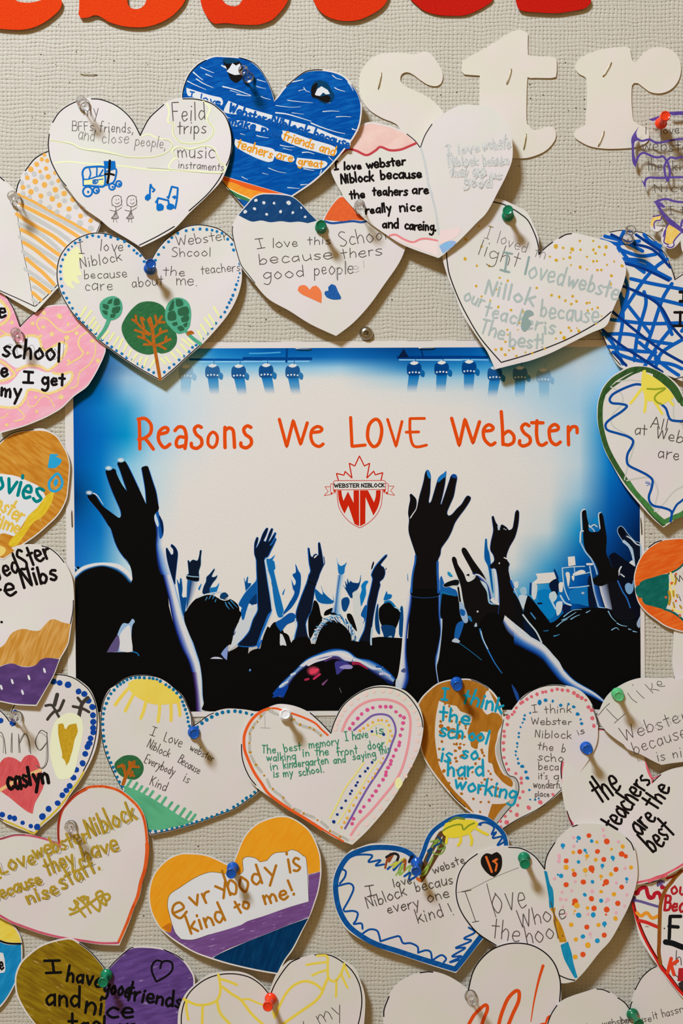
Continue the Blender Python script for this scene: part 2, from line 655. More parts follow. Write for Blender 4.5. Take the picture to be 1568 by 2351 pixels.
# ---------------------------------------------------------------- the wall: embossed, woven-looking covering
def wall_material():
    m, nt, b = _new('embossed_wall_covering')
    N, L = nt.nodes.new, nt.links.new
    tc = N('ShaderNodeTexCoord')
    sep = N('ShaderNodeSeparateXYZ')
    wob = N('ShaderNodeTexNoise')
    wob.inputs['Scale'].default_value = 55.0
    wob.inputs['Detail'].default_value = 3.0
    wsep = N('ShaderNodeSeparateColor')
    L(tc.outputs['Object'], wob.inputs['Vector'])
    L(wob.outputs['Color'], wsep.inputs[0])
    L(tc.outputs['Object'], sep.inputs[0])
    def math_(op, a, c=None, d=None):
        n = N('ShaderNodeMath')
        n.operation = op
        for i, q in enumerate((a, c, d)):
            if q is None:
                continue
            if isinstance(q, (int, float)):
                n.inputs[i].default_value = q
            else:
                L(q, n.inputs[i])
        return n.outputs[0]
    P = 9.4 * U
    def ridge(axis, chan):
        u = math_('ADD', sep.outputs[axis], math_('MULTIPLY', wsep.outputs[chan], P * 1.6))
        s = math_('SINE', math_('MULTIPLY', u, 2 * math.pi / P))
        return math_('MULTIPLY_ADD', s, 0.5, 0.5)
    rx, rz = ridge(0, 0), ridge(2, 1)
    def amp(scale, off):
        n = N('ShaderNodeTexNoise')
        n.inputs['Scale'].default_value = 1.0
        n.inputs['Detail'].default_value = 1.0
        mp = N('ShaderNodeMapping')
        mp.inputs['Scale'].default_value = scale
        mp.inputs['Location'].default_value = (off, off * 2, off * 3)
        L(tc.outputs['Object'], mp.inputs[0])
        L(mp.outputs[0], n.inputs['Vector'])
        r = N('ShaderNodeMapRange')
        r.inputs[1].default_value = 0.3
        r.inputs[2].default_value = 0.65
        r.inputs[3].default_value = 0.15
        r.inputs[4].default_value = 1.0
        L(n.outputs[0], r.inputs[0])
        return r.outputs[0]
    def pit(r, lo, hi):
        n = N('ShaderNodeMapRange')
        n.interpolation_type = 'SMOOTHSTEP'
        n.inputs[1].default_value = lo
        n.inputs[2].default_value = hi
        L(r, n.inputs[0])
        return n.outputs[0]
    px_, pz_ = pit(rx, 0.42, 0.88), pit(rz, 0.42, 0.88)
    dents = math_('MULTIPLY', math_('MULTIPLY', px_, pz_), amp((190, 190, 190), 1.7))
    thr = math_('MAXIMUM', math_('MULTIPLY', px_, amp((330, 330, 60), 2.9)), math_('MULTIPLY', pz_, amp((60, 330, 330), 4.1)))
    h = math_('MULTIPLY_ADD', dents, -1.0, math_('MULTIPLY', thr, -0.28))
    fine = N('ShaderNodeTexNoise')
    fine.inputs['Scale'].default_value = 1300.0
    fine.inputs['Detail'].default_value = 3.0
    L(tc.outputs['Object'], fine.inputs['Vector'])
    h2 = math_('MULTIPLY_ADD', fine.outputs[0], 0.22, h)
    bp = N('ShaderNodeBump')
    bp.inputs['Strength'].default_value = 0.5
    bp.inputs['Distance'].default_value = 0.0009
    L(h2, bp.inputs['Height'])
    L(bp.outputs[0], b.inputs['Normal'])
    big = N('ShaderNodeTexNoise')
    big.inputs['Scale'].default_value = 20.0
    L(tc.outputs['Object'], big.inputs['Vector'])
    mx = N('ShaderNodeMix')
    mx.data_type = 'RGBA'
    mx.inputs[6].default_value = A((188, 179, 161))
    mx.inputs[7].default_value = A((194, 184, 166))
    L(big.outputs[0], mx.inputs[0])
    L(mx.outputs[2], b.inputs['Base Color'])
    b.inputs['Roughness'].default_value = 0.55
    b.inputs['Specular IOR Level'].default_value = 0.3
    return m

def link_mesh(name, verts, faces, mat, parent=None, shade=False):
    me = bpy.data.meshes.new(name)
    me.from_pydata(verts, [], faces)
    for q in (mat if isinstance(mat, list) else [mat]):
        me.materials.append(q)
    if shade:
        me.polygons.foreach_set('use_smooth', [True] * len(me.polygons))
    me.update()
    o = bpy.data.objects.new(name, me)
    COL.objects.link(o)
    if parent:
        o.parent = parent
    return o

x0, x1, zb, zt, th = -0.46, 0.46, -0.62, 0.62, 0.02
wv = [(x0, 0, zb), (x1, 0, zb), (x1, 0, zt), (x0, 0, zt), (x0, th, zb), (x1, th, zb), (x1, th, zt), (x0, th, zt)]
wf = [[0, 1, 2, 3], [5, 4, 7, 6], [4, 0, 3, 7], [1, 5, 6, 2], [3, 2, 6, 7], [4, 5, 1, 0]]
wm = [0] * 6
# old pin holes pricked into the covering
HOLES = ('135,57 52,142 134,262 103,261 75,270 94,125 128,148 175,119 262,140 339,149 444,126 408,137 160,189 1049,212 1012,218 '
         '1322,248 1218,226 1207,222 1247,218 1216,194 1342,228 1343,251 1305,254 1298,144 1400,372 1191,381 1304,484 1420,474 1320,486 1300,640 '
         '1324,528 1320,552 611,734 575,750 574,749 642,714 900,688 1310,489 1500,1340 1495,1226 1504,1440 980,1826 987,1850 1023,1867 455,1943 '
         '330,2103 710,2142 430,2200 1422,2134 1455,2132 1468,2246 470,150 720,130 1360,420 690,150 120,990 146,1264 144,1540 1000,1800').split()
for hsp in HOLES:
    hx_, hy_ = [float(q) for q in hsp.split(',')]
    b = len(wv)
    r = 1.15 + (int(hx_ * 7 + hy_ * 3) % 5) * 0.18
    wv += [tuple(world_pt(hx_ + r * math.cos(t * math.pi / 4), hy_ + r * math.sin(t * math.pi / 4), 0.12)) for t in range(8)]
    wf.append(list(range(b, b + 8))[::-1])
    wm.append(1)
wall = link_mesh('wall_back', wv, wf, [wall_material(), ink((70, 58, 48))])
wall.data.polygons.foreach_set('material_index', wm)
wall['kind'] = 'structure'
wall['label'] = 'beige embossed wall covering with a woven grid texture'
wall['category'] = 'wall'

# ---------------------------------------------------------------- cut-out letters
CREAM = paper((218, 208, 191))
def letter(name, label, outline, z, mat, group, holes=(), thick=1.2, **kw):
    c = Card('cutout_letter', label, 'paper letter', outline, z, mat=mat, group=group, holes=holes, thick=thick, noise=0.3, k=0, **kw)
    c.build()
    return c
V('A3')
letter('s', 'white cardstock letter s stapled beside the blue painted heart',
       S('355,252 440,240 520,243 600,250 650,232 690,235 730,275 775,345 790,400 775,450 740,467 690,458 640,428 585,387 545,372 510,385 500,420 515,452 570,485 650,520 720,565 770,615 797,660 815,740 790,830 720,890 620,910 545,880 520,820 490,745 455,715 370,680 290,628 240,560 220,480 222,410 245,345 290,290'),
       2.6, CREAM, 'white stapled letters')
letter('t', 'white cardstock letter t stapled to the wall between s and r',
       S('1268,93 1345,93 1367,112* 1367,230 1385,262 1530,267 1560,290 1560,385 1535,410 1385,412 1362,432 1357,690 1370,730 1400,762 1450,758 1510,740 1545,755 1558,800 1540,850 1480,910 1380,950 1290,957 1200,945 1100,890 1050,820 1040,740 1040,395* 935,386 920,370 920,310 940,285 1100,195'),
       2.6, CREAM, 'white stapled letters')
V('A4')
letter('r', 'white cardstock letter r stapled left of the purple heart',
       S('850,275 950,245 1050,230 1140,228 1160,240* 1178,330 1195,348 1215,335 1260,280 1320,240 1390,228 1470,245 1530,300 1553,390 1535,480 1480,550 1400,583 1320,575 1260,535 1220,505 1190,505 1175,525 1172,640 1180,760 1195,805 1240,830 1290,860 1310,910 1290,960 1230,990 1170,1003 1050,1010 950,1008 850,990 770,950 735,920 735,880 770,850 815,825 822,760 830,650 828,500 815,460 770,435 740,400 740,370 770,320'),
       2.6, CREAM, 'white stapled letters')
V('P')
RED1 = grain((220, 62, 12), (210, 54, 9), 700, 0.85, 0.5)
RED2 = grain((214, 52, 11), (204, 44, 9), 700, 0.85, 0.5)
RED3 = grain((192, 27, 12), (180, 21, 9), 700, 0.85, 0.5)
RG = 'red construction paper letters along the top'
letter('e', 'orange-red letter e cut off at the top left corner of the photo',
       S('142,2 138,20 120,38 95,55 65,66 30,68 -20,62 -65,40 -100,0 -112,-60 -100,-130 -60,-185 0,-210 70,-200 120,-150 135,-95 128,-78* 30,-76* 16,-60 22,-28 36,0 50,5 70,6 95,0 115,-10 132,-8'),
       6.5, RED1, RG, holes=[S('20,-110* 25,-150 45,-165 65,-145 65,-112*')])
letter('b', 'orange-red letter b with a pointed lower left corner, second from the left',
       S('184,-300* 182,0 180,32 184,40 194,41 205,39 215,35 222,35 232,39 250,50 275,58 300,62 330,62 360,55 390,40 412,20 425,0 434,-35 430,-80 405,-125 365,-142 320,-135 292,-115* 290,-300*'),
       6.5, RED1, RG, holes=[S('292,0 297,15 312,21 328,15 336,0 338,-30 325,-55 305,-55 293,-30')])
letter('s', 'orange-red letter s with its flat-bottomed base above the blue heart',
       S('460,0 466,22 478,42 490,53 500,54 520,53 550,56 580,57 600,55 625,45 645,25 656,10 663,-8 664,-45 640,-80 590,-102 555,-120 548,-138 560,-150 580,-140 600,-122 625,-120 632,-140 622,-175 590,-198 545,-205 495,-190 464,-150 460,-100 480,-65 520,-40 550,-22 557,-4 547,12 535,14 520,10 508,-4 492,-24 470,-30 458,-20'),
       6.5, RED2, RG)
letter('t', 'orange-red rounded letter base above the white cardstock letter s',
       S('718,-4 730,20 750,37 775,46 800,48 825,45 855,32 877,17 889,0 893,-20 880,-30 860,-22 835,-15 822,-30 820,-140* 880,-145* 880,-190* 820,-190* 820,-260* 760,-260* 700,-190* 700,-150* 718,-140* 714,-40'),
       6.5, RED2, RG)
letter('e', 'deep red letter with a plain rounded underside left of the white t',
       S('938,-10 955,10 975,25 1005,34 1040,36 1070,34 1100,22 1120,10 1131,0 1128,-20 1105,-28 1080,-18 1050,-16 1025,-35 1020,-66* 1120,-68* 1134,-100 1115,-150 1070,-195 1010,-205 960,-180 925,-130 918,-70'),
       4.0, RED3, RG, holes=[S('1022,-100* 1025,-140 1045,-155 1065,-140 1068,-102*')])
letter('r', 'deep red flat letter foot directly above the white cardstock t',
       S('1184,-8 1187,12 1192,21 1205,26 1230,28 1275,30 1310,26 1340,20 1352,12 1357,0 1345,-20 1320,-30* 1315,-150* 1340,-180 1390,-150 1430,-190 1400,-235 1340,-240 1310,-220* 1290,-240* 1200,-230 1190,-190 1215,-170* 1215,-35* 1195,-20'),
       6.5, RED3, RG)

# ---------------------------------------------------------------- the paper hearts, upper half of the wall
BLUEPEN = ink((14, 104, 180))
YELPALE = ink((238, 238, 178))
GOLDY = ink((192, 142, 32))

# blank and orange striped heart at the left edge
V('B1')
h = heart('striped', 'heart with orange and grey stripes and dots on one half, white on the other',
          S('36,440*', 'P') + S('40,428 46,413 58,391 76,368 110,347 145,342 175,352 205,380 228,420 236,460 232,505 223,533 200,575 170,625 135,657', 'P')
          + S('81,716*', 'P') + S('0,669 -80,620 -150,560 -195,500 -200,450 -175,410 -130,386 -80,382 -40,388 0,406 10,415 22,426', 'P'), 8, pin=(40, 455))
h.outline([S('430,70 365,100 300,148 228,243'), S('182,325 160,370 145,438'), S('-60,250 0,300 38,333')], 2.0)
h.line(S('265,640 280,800 330,1130 390,1480 450,1720 490,1950 540,2230', 'L0'), 1.1, OUTL)
h.line(S('-300,1830 0,1985 280,2110 550,2236', 'L0'), 2.0, OUTL)
h.line(S('562,2232* 700,2110 840,1970 920,1886', 'L0'), 2.0, OUTL)
h.line(S('912,697 890,750 868,800'), 1.6, OUTL)
ORS = ink((250, 176, 82))
GRS = grain((186, 182, 174), (200, 196, 188), 1200)
h.part('grey_stripes')
for t, w in (('205,508 400,602 560,692 780,815', 10), ('165,580 330,680 500,780 645,885', 9.5), ('170,720 330,792 450,880 565,985', 9), ('180,838 330,930 520,1050', 9),
             ('205,968 330,1060 490,1170', 9)):
    h.line(S(t), w, GRS)
V('L0')
for t, w in (('400,1640 560,1750 700,1850 850,1965', 8.5), ('530,1925 620,1975 700,2030', 8), ('520,2125 590,2180', 7)):
    h.line(S(t), w, GRS)
h.part('orange_stripes')
V('B1')
for t, w in (('165,455 300,520 480,622 650,712 815,808 950,890', 6.5), ('180,545 350,630 540,732 735,858', 8.5), ('150,632 240,692 340,752 480,832 605,932', 8.5),
             ('190,772 300,830 420,920 548,1012', 8.5), ('212,888 310,950 420,1040 520,1125', 8.5)):
    h.line(S(t), w, ORS)
V('L0')
for t, w in (('420,1480 560,1600 700,1720 855,1885', 8.5), ('490,1788 620,1880 785,2012', 8.5), ('520,2018 650,2135', 8)):
    h.line(S(t), w, ORS)
V('B1')
h.part('orange_dots').dots('400,100,17 376,140,20 424,152,20 330,185,23 277,230,26 414,222,21 360,250,16 500,260,22 245,305,22 433,297,25 525,333,20 317,340,26 207,392,23 400,370,25 498,413,26 278,432,26 577,447,25 368,470,24 470,495,25 655,500,24 534,552,23 620,586,25 742,560,24 725,650,22 815,692,22', 22, ORS, 0.08)
h.part('grey_dots').dots('233,272,17 307,272,22 374,298,24 195,350,22 256,382,18 325,407,22 465,352,22 558,382,24 207,447,22 267,477,20 443,450,23 510,472,22 362,522,22 581,512,22 445,572,24 513,612,24 615,657,26 685,567,24 720,712,28 770,632,22 818,762,28 880,680,24', 22, GRS, 0.08)
h.build()

# blue painted heart
V('A2')
h = heart('blue', 'blue painted heart with white flowers and an orange stripe near its point',
          S('683,388* 660,312 625,235 590,180 540,130 480,100 420,92 340,87 270,87 205,112 150,145 100,205 70,270 55,330 50,400 60,460 90,560 140,680 200,790 260,870 315,925 390,1010 460,1095 562,1212* 680,1120 800,1037 940,942 1050,840 1150,725 1215,640 1255,560 1270,470 1268,400 1245,330 1200,270 1150,220 1090,195 1020,182 950,180 880,195 810,245 750,300 705,358'),
          18.5, gx=0.048, gy=-0.034, pin=(570, 170), k=0, noise=0.6)
BP = marker((0, 72, 150), (14, 100, 174), 12, 90, 6, 0.45, 0.75)
h.part('blue_paint')
h.fill(S('680,395* 655,312 620,238 585,184 535,136 478,106 420,98 340,93 270,93 208,118 155,150 105,208 76,272 61,330 57,400 66,460 95,560 145,680 205,790 262,866 320,893* 430,926 560,965 680,1000 796,1032* 935,936 1045,836 1145,720 1209,636 1249,556 1264,470 1262,402 1240,334 1195,275 1146,226 1087,201 1020,188 952,186 884,200 814,250 755,304 710,362'), BP)
h.part('orange_stripe')
h.fill(S('318,897* 430,930 560,968 680,1003 792,1036* 690,1026 560,1005 440,985 360,960'), ink((226, 92, 30)))
h.fill(S('320,932* 400,945 500,985 620,1012 740,1030 640,1032 560,1035 500,1055 420,1010 360,975'), marker((246, 158, 48), (238, 130, 36), 20, 200, 6))
h.fill(S('345,970* 430,1012 520,1055 500,1085 430,1050'), ink((238, 228, 186)))
h.fill(S('365,985* 430,1020 520,1062 505,1080 450,1056 400,1030'), ink((60, 120, 74)))
h.fill(S('420,1050* 490,1068 560,1100 600,1140 562,1205*'), ink((18, 84, 150)))
WFL = ink((214, 216, 216))
h.part('white_gaps')
for t, w in (('130,195 165,225 195,248', 3.2), ('180,162 220,180 270,200', 2.2), ('215,208 240,218 258,226', 2.4), ('322,148 338,160 352,168', 3), ('150,240 200,272 265,300', 2.6),
             ('90,255 150,285 215,312', 2.4), ('330,292 420,315 520,352', 3.2), ('425,345 470,352 520,356', 2.4), ('380,318 450,340', 1.6), ('565,245 590,252 625,262', 2.2), ('560,290 590,300 620,305', 1.8),
             ('590,360 620,372 655,380', 2), ('785,262 830,255 875,245', 3.2), ('880,300 895,320 920,330', 2.2), ('845,322 862,316 885,312', 1.6), ('1075,215 1100,235 1140,245', 2.2), ('1090,300 1120,315 1160,325', 2.4),
             ('1180,262 1200,290 1215,320', 2.4), ('770,385 850,395 940,402', 1.8), ('690,420 780,432 860,430', 1.5), ('1035,405 1060,402', 1.6), ('1010,462 1060,458 1120,460', 2.2), ('1100,498 1150,495 1200,498', 2),
             ('800,470 880,480', 1.4), ('690,470 760,478 840,500 930,528', 3.4), ('930,540 1010,572 1100,600 1160,612', 3), ('1210,580 1235,588 1250,590', 3), ('330,460 360,500 385,505', 2.6), ('720,690 770,700 820,702', 2.2),
             ('870,740 910,738 950,750', 2.8), ('740,712 800,725', 1.5), ('560,625 600,635 640,640', 2.2), ('450,612 480,620', 1.6), ('640,845 700,868 760,880', 1.8), ('880,850 920,858 950,862', 2.2), ('1000,860 985,900', 2.4),
             ('460,905 500,925', 2), ('770,978 850,985', 2), ('860,960 905,955', 2.6), ('600,880 640,890', 1.4), ('1050,770 1080,800', 2)):
    h.line(S(t), w, WFL, w1=w * 0.4)
h.part('writing_panels')
PNL = ink((218, 216, 214))
for t in ('368,388* 480,432 650,482 780,520 900,552 950,566 1100,628 1198,655* 1188,700 1100,668 930,610 760,552 560,505 420,482 338,462',
          '395,520* 470,525 560,545 640,580 600,600 480,575 385,552', '735,590* 800,605 930,650 1090,702 1085,762 960,735 840,700 735,650',
          '415,648* 560,690 680,722 668,800 640,806 540,770 418,700', '688,730* 808,764 802,806 692,780', '835,775* 1032,802 995,850 838,832',
          '82,300* 150,322 250,352 322,372 322,420 240,395 150,370 92,352'):
    h.fill(S(t), PNL)
BW = ink((13, 82, 158))
OW = ink((226, 150, 36))
h.part('handwriting')
h.text('Websters', 366, 462, 648, 548, 62, 5.2, BW)
h.text('Niblock,', 655, 540, 930, 630, 62, 5.2, BW)
h.text('because', 940, 640, 1185, 715, 70, 5.0, BW)
h.text('make new', 370, 540, 720, 640, 62, 5.6, BW)
h.text('I love', 100, 360, 310, 420, 40, 3.2, BW)
h.text('friends and', 735, 650, 1085, 762, 62, 3.6, OW)
h.text('teahers', 420, 705, 660, 782, 66, 3.8, OW)
h.text('are', 690, 780, 800, 805, 60, 3.6, OW)
h.text('great', 840, 820, 1005, 845, 52, 3.6, OW)
h.part('flower_drawing')
BK, NV = ink((22, 18, 16)), ink((8, 58, 92))
h.fill(S('330,108 395,98 450,128 470,190 455,240 420,266 380,240 365,200 348,160'), BK)
h.fill(S('330,105 395,98 440,120 400,132 350,135'), NV)
h.fill(S('355,188* 376,165* 395,133* 420,150* 445,135* 455,165* 435,185* 452,210* 410,214* 378,202*'), PNL)
h.fill(S('322,148* 348,152* 358,175*'), PNL)
h.part('flower_drawing')
h.fill(S('930,300 950,260 990,248 1040,268 1065,310 1087,352 1060,398 1010,405 970,376 935,362'), NV)
h.fill(S('930,310 945,280 975,270 955,345* 990,360 1040,350 1065,375 1050,398 1010,395 970,372 935,362'), BK)
h.fill(S('955,345* 972,308* 1000,290* 1042,315* 1058,342* 1030,346* 1012,332* 990,356* 962,352*'), PNL)
h.outline([S('55,365 60,320 75,268 105,205 160,145 215,112'), S('440,95 490,108 545,135 590,182 640,265 668,335 683,385'), S('760,290 815,243 885,193 950,178 1005,178')], 1.3)
h.line(S('320,930 395,1015 462,1090'), 1.6, OUTL)
h.line(S('1205,275 1245,330 1268,400'), 1.2, OUTL)
h.build()

# field trips heart
h = heart('trips', 'white heart with a pencilled bus, two figures and blue music notes',
          S('322,313* 306,280 287,257 264,241 233,230 210,226 182,229 155,241 135,258 121,280 113,308 111,338 117,366 127,392 140,414 153,430 176,460 196,479 230,503 255,524 293,547 323,566* 362,547 400,524 434,488 474,450 508,412 527,362 532,330 528,296 517,264 501,248 481,234 451,226 420,226 398,229 375,239 345,269 330,294', 'P'),
          17, pin=(190, 240), k=3e-5)
h.outline([S('322,311 306,280 287,258 264,241 233,229 210,227', 'P'), S('182,230 155,243 135,259 121,281', 'P'), S('113,308 111,335 116,366 128,393 141,414 152,427', 'P'),
           S('322,311 330,294 345,269 376,240', 'P'), S('420,227 451,228 482,236 502,250 518,268 529,298 532,330 527,362 514,390 500,416 474,448 434,484', 'P'), S('320,563* 362,542 400,520', 'P')], 1.9)
h.line(S('153,430 176,461 196,479', 'P'), 1.0, OUTL)
h.part('yellow_highlights')
HL = ink((232, 234, 186))
V('A1')
for t, w in (('340,948 400,965 480,972 560,1010 680,1020 780,1045 860,1065 960,1070 1060,1062 1140,1030 1170,990 1155,955 1110,945 1060,935 1010,912 960,925', 3.6),
             ('370,1108 460,1098 560,1108 700,1118 850,1130 1000,1150 1150,1158', 3.6), ('1135,705 1150,760 1140,825 1180,840 1175,900 1200,945 1240,970 1310,975 1390,960 1440,920 1452,870 1420,835 1405,800 1425,730 1380,690', 4.6),
             ('1190,1060 1170,1020 1215,998 1290,1012 1380,992 1440,1000 1470,1040 1490,1100 1530,1130 1500,1170 1350,1165 1160,1150 1165,1095 1200,1070', 4.2)):
    h.line(S(t), w, HL)
for t in ('340,952 480,978 560,1014 780,1050 860,1068 960,1072 1060,1064 1140,1032 1172,990 1150,958 1110,948', '1150,830 1178,838 1178,900 1205,948 1240,972 1310,976 1390,962 1440,922 1450,870 1418,832 1410,800',
          '1200,1070 1175,1030 1220,1000 1290,1018 1380,995 1440,1004 1470,1050 1490,1100 1520,1120'):
    h.line(S(t), 0.8, ink((140, 140, 90)))
h.line(S('1000,1140 1150,1150 1290,1165 1400,1175 1530,1180'), 0.8, ink((140, 140, 90)))
h.part('handwriting')
h.text('my', 565, 785, 670, 785, 88, 1.2, PENCIL)
h.text('BFFs,', 488, 890, 655, 888, 62, 1.2, PENCIL)
h.text('friends,', 675, 895, 905, 905, 72, 1.3, PENCIL)
h.text('and', 527, 945, 640, 965, 90, 1.3, LEAD)
h.text('close', 690, 970, 875, 975, 80, 1.3, LEAD)
h.text('people,', 915, 985, 1125, 1012, 75, 1.3, LEAD)
h.text('Feild', 1170, 820, 1395, 815, 120, 1.7, PENCIL)
h.text('trips', 1205, 910, 1400, 910, 90, 1.7, PENCIL)
h.text('music', 1205, 1070, 1455, 1075, 90, 1.5, PENCIL)
h.text('instraments', 1210, 1140, 1520, 1160, 55, 1.2, PENCIL)
V('B1')
h.part('bus_drawing')
h.line(S('752,372 748,310 742,260 760,222 800,210 930,208 945,255 940,375 860,382 750,374', 'B1'), 4.4, BLUEPEN)
h.line(S('945,255 1040,225 1040,300 1015,350 950,372'), 4, BLUEPEN)
h.fill(S('932,155* 1035,155* 1042,212 1030,225 940,222*'), BLUEPEN)
h.line(S('805,225 815,270 800,312'), 3.4, BLUEPEN)
h.line(S('872,215 870,292'), 3.4, BLUEPEN)
h.line(S('925,235 905,270 890,290'), 3.4, BLUEPEN)
h.line(S('755,320 800,318 870,295 935,285'), 3, BLUEPEN)
h.fill(S('755,328* 800,325 835,315 840,360 800,368 755,370*'), ink((244, 232, 166)))
h.fill(S('870,318* 935,288* 935,370* 875,362'), ink((244, 232, 166)))
h.line(S('835,330 870,325 880,345 850,358 832,345 860,340'), 3, BLUEPEN)
h.line(S('875,325 925,318'), 2.6, BLUEPEN)
for x, y, r in ((788, 430, 42), (865, 418, 27), (1008, 385, 28), (1068, 360, 25)):
    h.line([(0 + (x + r * math.cos(a)) * .2551, 330 + (y + r * 1.05 * math.sin(a)) * .2551, False) for a in [q * .628 for q in range(10)]], 4, BLUEPEN, closed=True)
    h.dots('%d,%d' % (x + 5, y + 3), 11, BLUEPEN)
h.line(S('988,152 982,250 968,352'), 5.5, BK)
h.line(S('945,275 985,270 1025,280'), 4.6, BK)
h.part('music_note_drawing')
h.fill(S('1302,478 1325,452 1355,455 1358,490 1330,515 1305,502'), BLUEPEN)
h.line(S('1348,480* 1350,410 1355,365 1368,395 1392,412 1375,430'), 4.2, BLUEPEN)
h.part('music_note_drawing')
h.fill(S('1410,550 1440,535 1475,560 1470,595 1420,605 1408,590'), BLUEPEN)
h.line(S('1420,585* 1415,520 1422,488* 1515,510* 1520,570'), 4.2, BLUEPEN)
h.fill(S('1498,560 1530,535 1565,548 1572,575 1540,595 1500,585'), BLUEPEN)
h.line(S('1402,525 1425,490'), 4, BLUEPEN)
h.part('music_note_drawing')
h.fill(S('1495,478 1520,465 1530,480 1510,495'), BLUEPEN)
h.line(S('1515,490* 1545,385* 1600,398* 1590,510 1575,580'), 4.2, BLUEPEN)
h.fill(S('1545,478 1575,462 1590,480 1570,500'), BLUEPEN)
for dx in (0, 135):
    h.part('figure_drawing')
    q = lambda s: S(' '.join('%g,%g' % (float(p.split(',')[0]) + dx, float(p.split(',')[1])) for p in s.split()))
    h.line(q('1010,560 1005,510 1020,475 1050,465 1080,472 1095,510 1090,545 1060,565 1030,562 1012,545'), 1.1, PENCIL)
    h.line(q('1090,470 1092,530 1100,562'), 1.0, LEAD)
    h.dots(' '.join('%g,%g' % (x + dx, y) for x, y in ((1045, 505), (1066, 500))), 4, PENCIL)
    h.line(q('1035,530 1055,542 1075,525'), 0.9, PENCIL)
    h.line(q('1042,565 1042,600 1020,650 1002,672 1065,668 1055,640 1045,600'), 1.1, PENCIL)
    for k in range(5):
        h.line(q('%d,605 %d,670' % (1040 + k * 2, 1010 + k * 13)), 0.8, LEAD)
    h.line(q('985,595 1040,605 1095,572'), 0.9, PENCIL)
    h.line(q('1025,672 1020,705'), 0.9, PENCIL)
    h.line(q('1042,670 1052,708'), 0.9, PENCIL)
h.build()

# the teachers care heart: blue dots and trees
V('B2')
h = heart('trees', 'white heart with a blue dotted border and three painted trees',
          S('806,348* 785,320 720,240 650,190 560,150 470,121 370,119 270,153 190,208 130,290 105,380 105,480 130,570 170,650 230,740 310,822 410,927 520,1010 640,1095 760,1170 895,1245* 1000,1157 1100,1065 1210,968 1330,838 1420,722 1480,605 1512,490 1513,400 1500,330 1470,230 1430,150 1350,90 1270,64 1190,54 1110,64 1040,93 970,138 900,208 860,263 830,315'),
          14, gx=-0.008, pin=(344, 612), k=4e-5)
h.outline([S('785,320 720,240 650,190 560,150 470,122 370,120 270,154 190,209 130,291 106,380 106,480 131,570 171,650 231,740 311,822 411,925 520,1008 640,1093 760,1168 893,1242* 1000,1154 1100,1062 1210,965'),
           S('830,315 860,263 900,208 970,138 1040,93 1110,64 1190,54 1270,64 1350,90 1432,152 1462,190'), S('1470,240 1500,322')], 1.7)
h.part('sun_drawing')
h.fill(S('225,240 258,220 285,270 300,300 272,330 275,390 292,440 255,445 282,500 255,506 220,480 215,500 242,545 200,530 165,500 150,430 150,350 170,290'), ink((242, 234, 176)))
h.part('dotted_border').dots('770,335 742,290 716,272 692,249 654,216 620,182 569,164 515,148 474,136 422,145 376,136 333,147 278,170 242,193 217,220,8 190,245 165,283 147,321 133,370 128,414 133,468 140,524 153,576 177,615 197,650 221,693 251,740 273,770 306,798 339,830 364,858 399,887 448,934 487,960 522,989 559,1017 600,1041 637,1071 681,1089 723,1119 760,1142 805,1164 843,1186 925,1182 963,1149 999,1123 1039,1088 1074,1059 1114,1026 1141,993 1169,976 1221,926,8 1253,888 1290,848 1320,808 1357,759 1388,722 1405,686 1422,650 1436,626 1450,594 1467,550 1477,512 1490,483,8 1493,456,8 1503,424,8 1502,352 1455,247 1441,204 1410,164 1366,118 1328,105 1291,95 1250,90 1198,86 1145,90 1092,99 1028,119 982,152 957,184 920,227 880,281 857,325', 11.5, ink((22, 112, 168)))
h.part('handwriting')
h.text('I', 268, 278, 316, 272, 95, 1.5, PENCIL)
h.text('love', 432, 248, 612, 255, 80, 1.5, PENCIL)
h.text('Niblock', 285, 388, 600, 325, 78, 1.5, PENCIL)
h.text('because', 310, 470, 640, 455, 66, 1.4, PENCIL)
h.text('care', 312, 555, 530, 550, 88, 1.4, PENCIL)
h.text('about', 675, 532, 915, 515, 80, 1.4, PENCIL)
h.text('me.', 1018, 515, 1178, 518, 82, 1.4, PENCIL)
h.text('Webster', 1020, 215, 1415, 165, 75, 1.4, PENCIL)
h.text('Shcool', 982, 300, 1280, 295, 72, 1.4, PENCIL)
h.text('the', 915, 440, 1085, 446, 72, 1.4, PENCIL)
h.text('teachers', 1205, 430, 1508, 408, 68, 1.3, PENCIL)
h.part('grass_drawing')
for t in '325,685,280,760 365,715,310,790 390,765,345,830 405,800,370,850 428,828,395,880 495,870,450,930 538,885,500,950 575,915,535,980 605,930,570,1010 640,970,610,1030 670,1015,645,1065 715,1045,680,1095 752,1070,730,1120 792,1075,768,1140 850,1090,815,1150 900,1080,935,1120 935,1070,970,1110 980,1035,1020,1080 1020,1010,1065,1060 1050,970,1100,1025 1065,930,1125,985 1105,925,1150,970 1185,870,1215,930 1205,820,1250,890 1235,770,1285,840 1265,745,1310,810 1305,685,1345,755'.split():
    a, b, c, d = t.split(',')
    h.line(S('%s,%s %s,%s' % (a, b, c, d)), 5.4, ink((238, 236, 160)), w1=3.6)
TG, DG, BRN = marker((74, 156, 120), (88, 170, 134), 60, 200, 5), marker((44, 98, 58), (56, 112, 66), 30, 160, 6), marker((178, 98, 28), (164, 84, 22), 80, 200, 5)
h.part('tree_drawing')
h.line(S('505,770 470,850 415,925'), 10, TG, w1=7)
h.fill(S('540,600 590,630 605,690 590,745 550,778 500,785 455,760 430,700 435,650 480,612'), TG)
LF = ink((46, 94, 64))
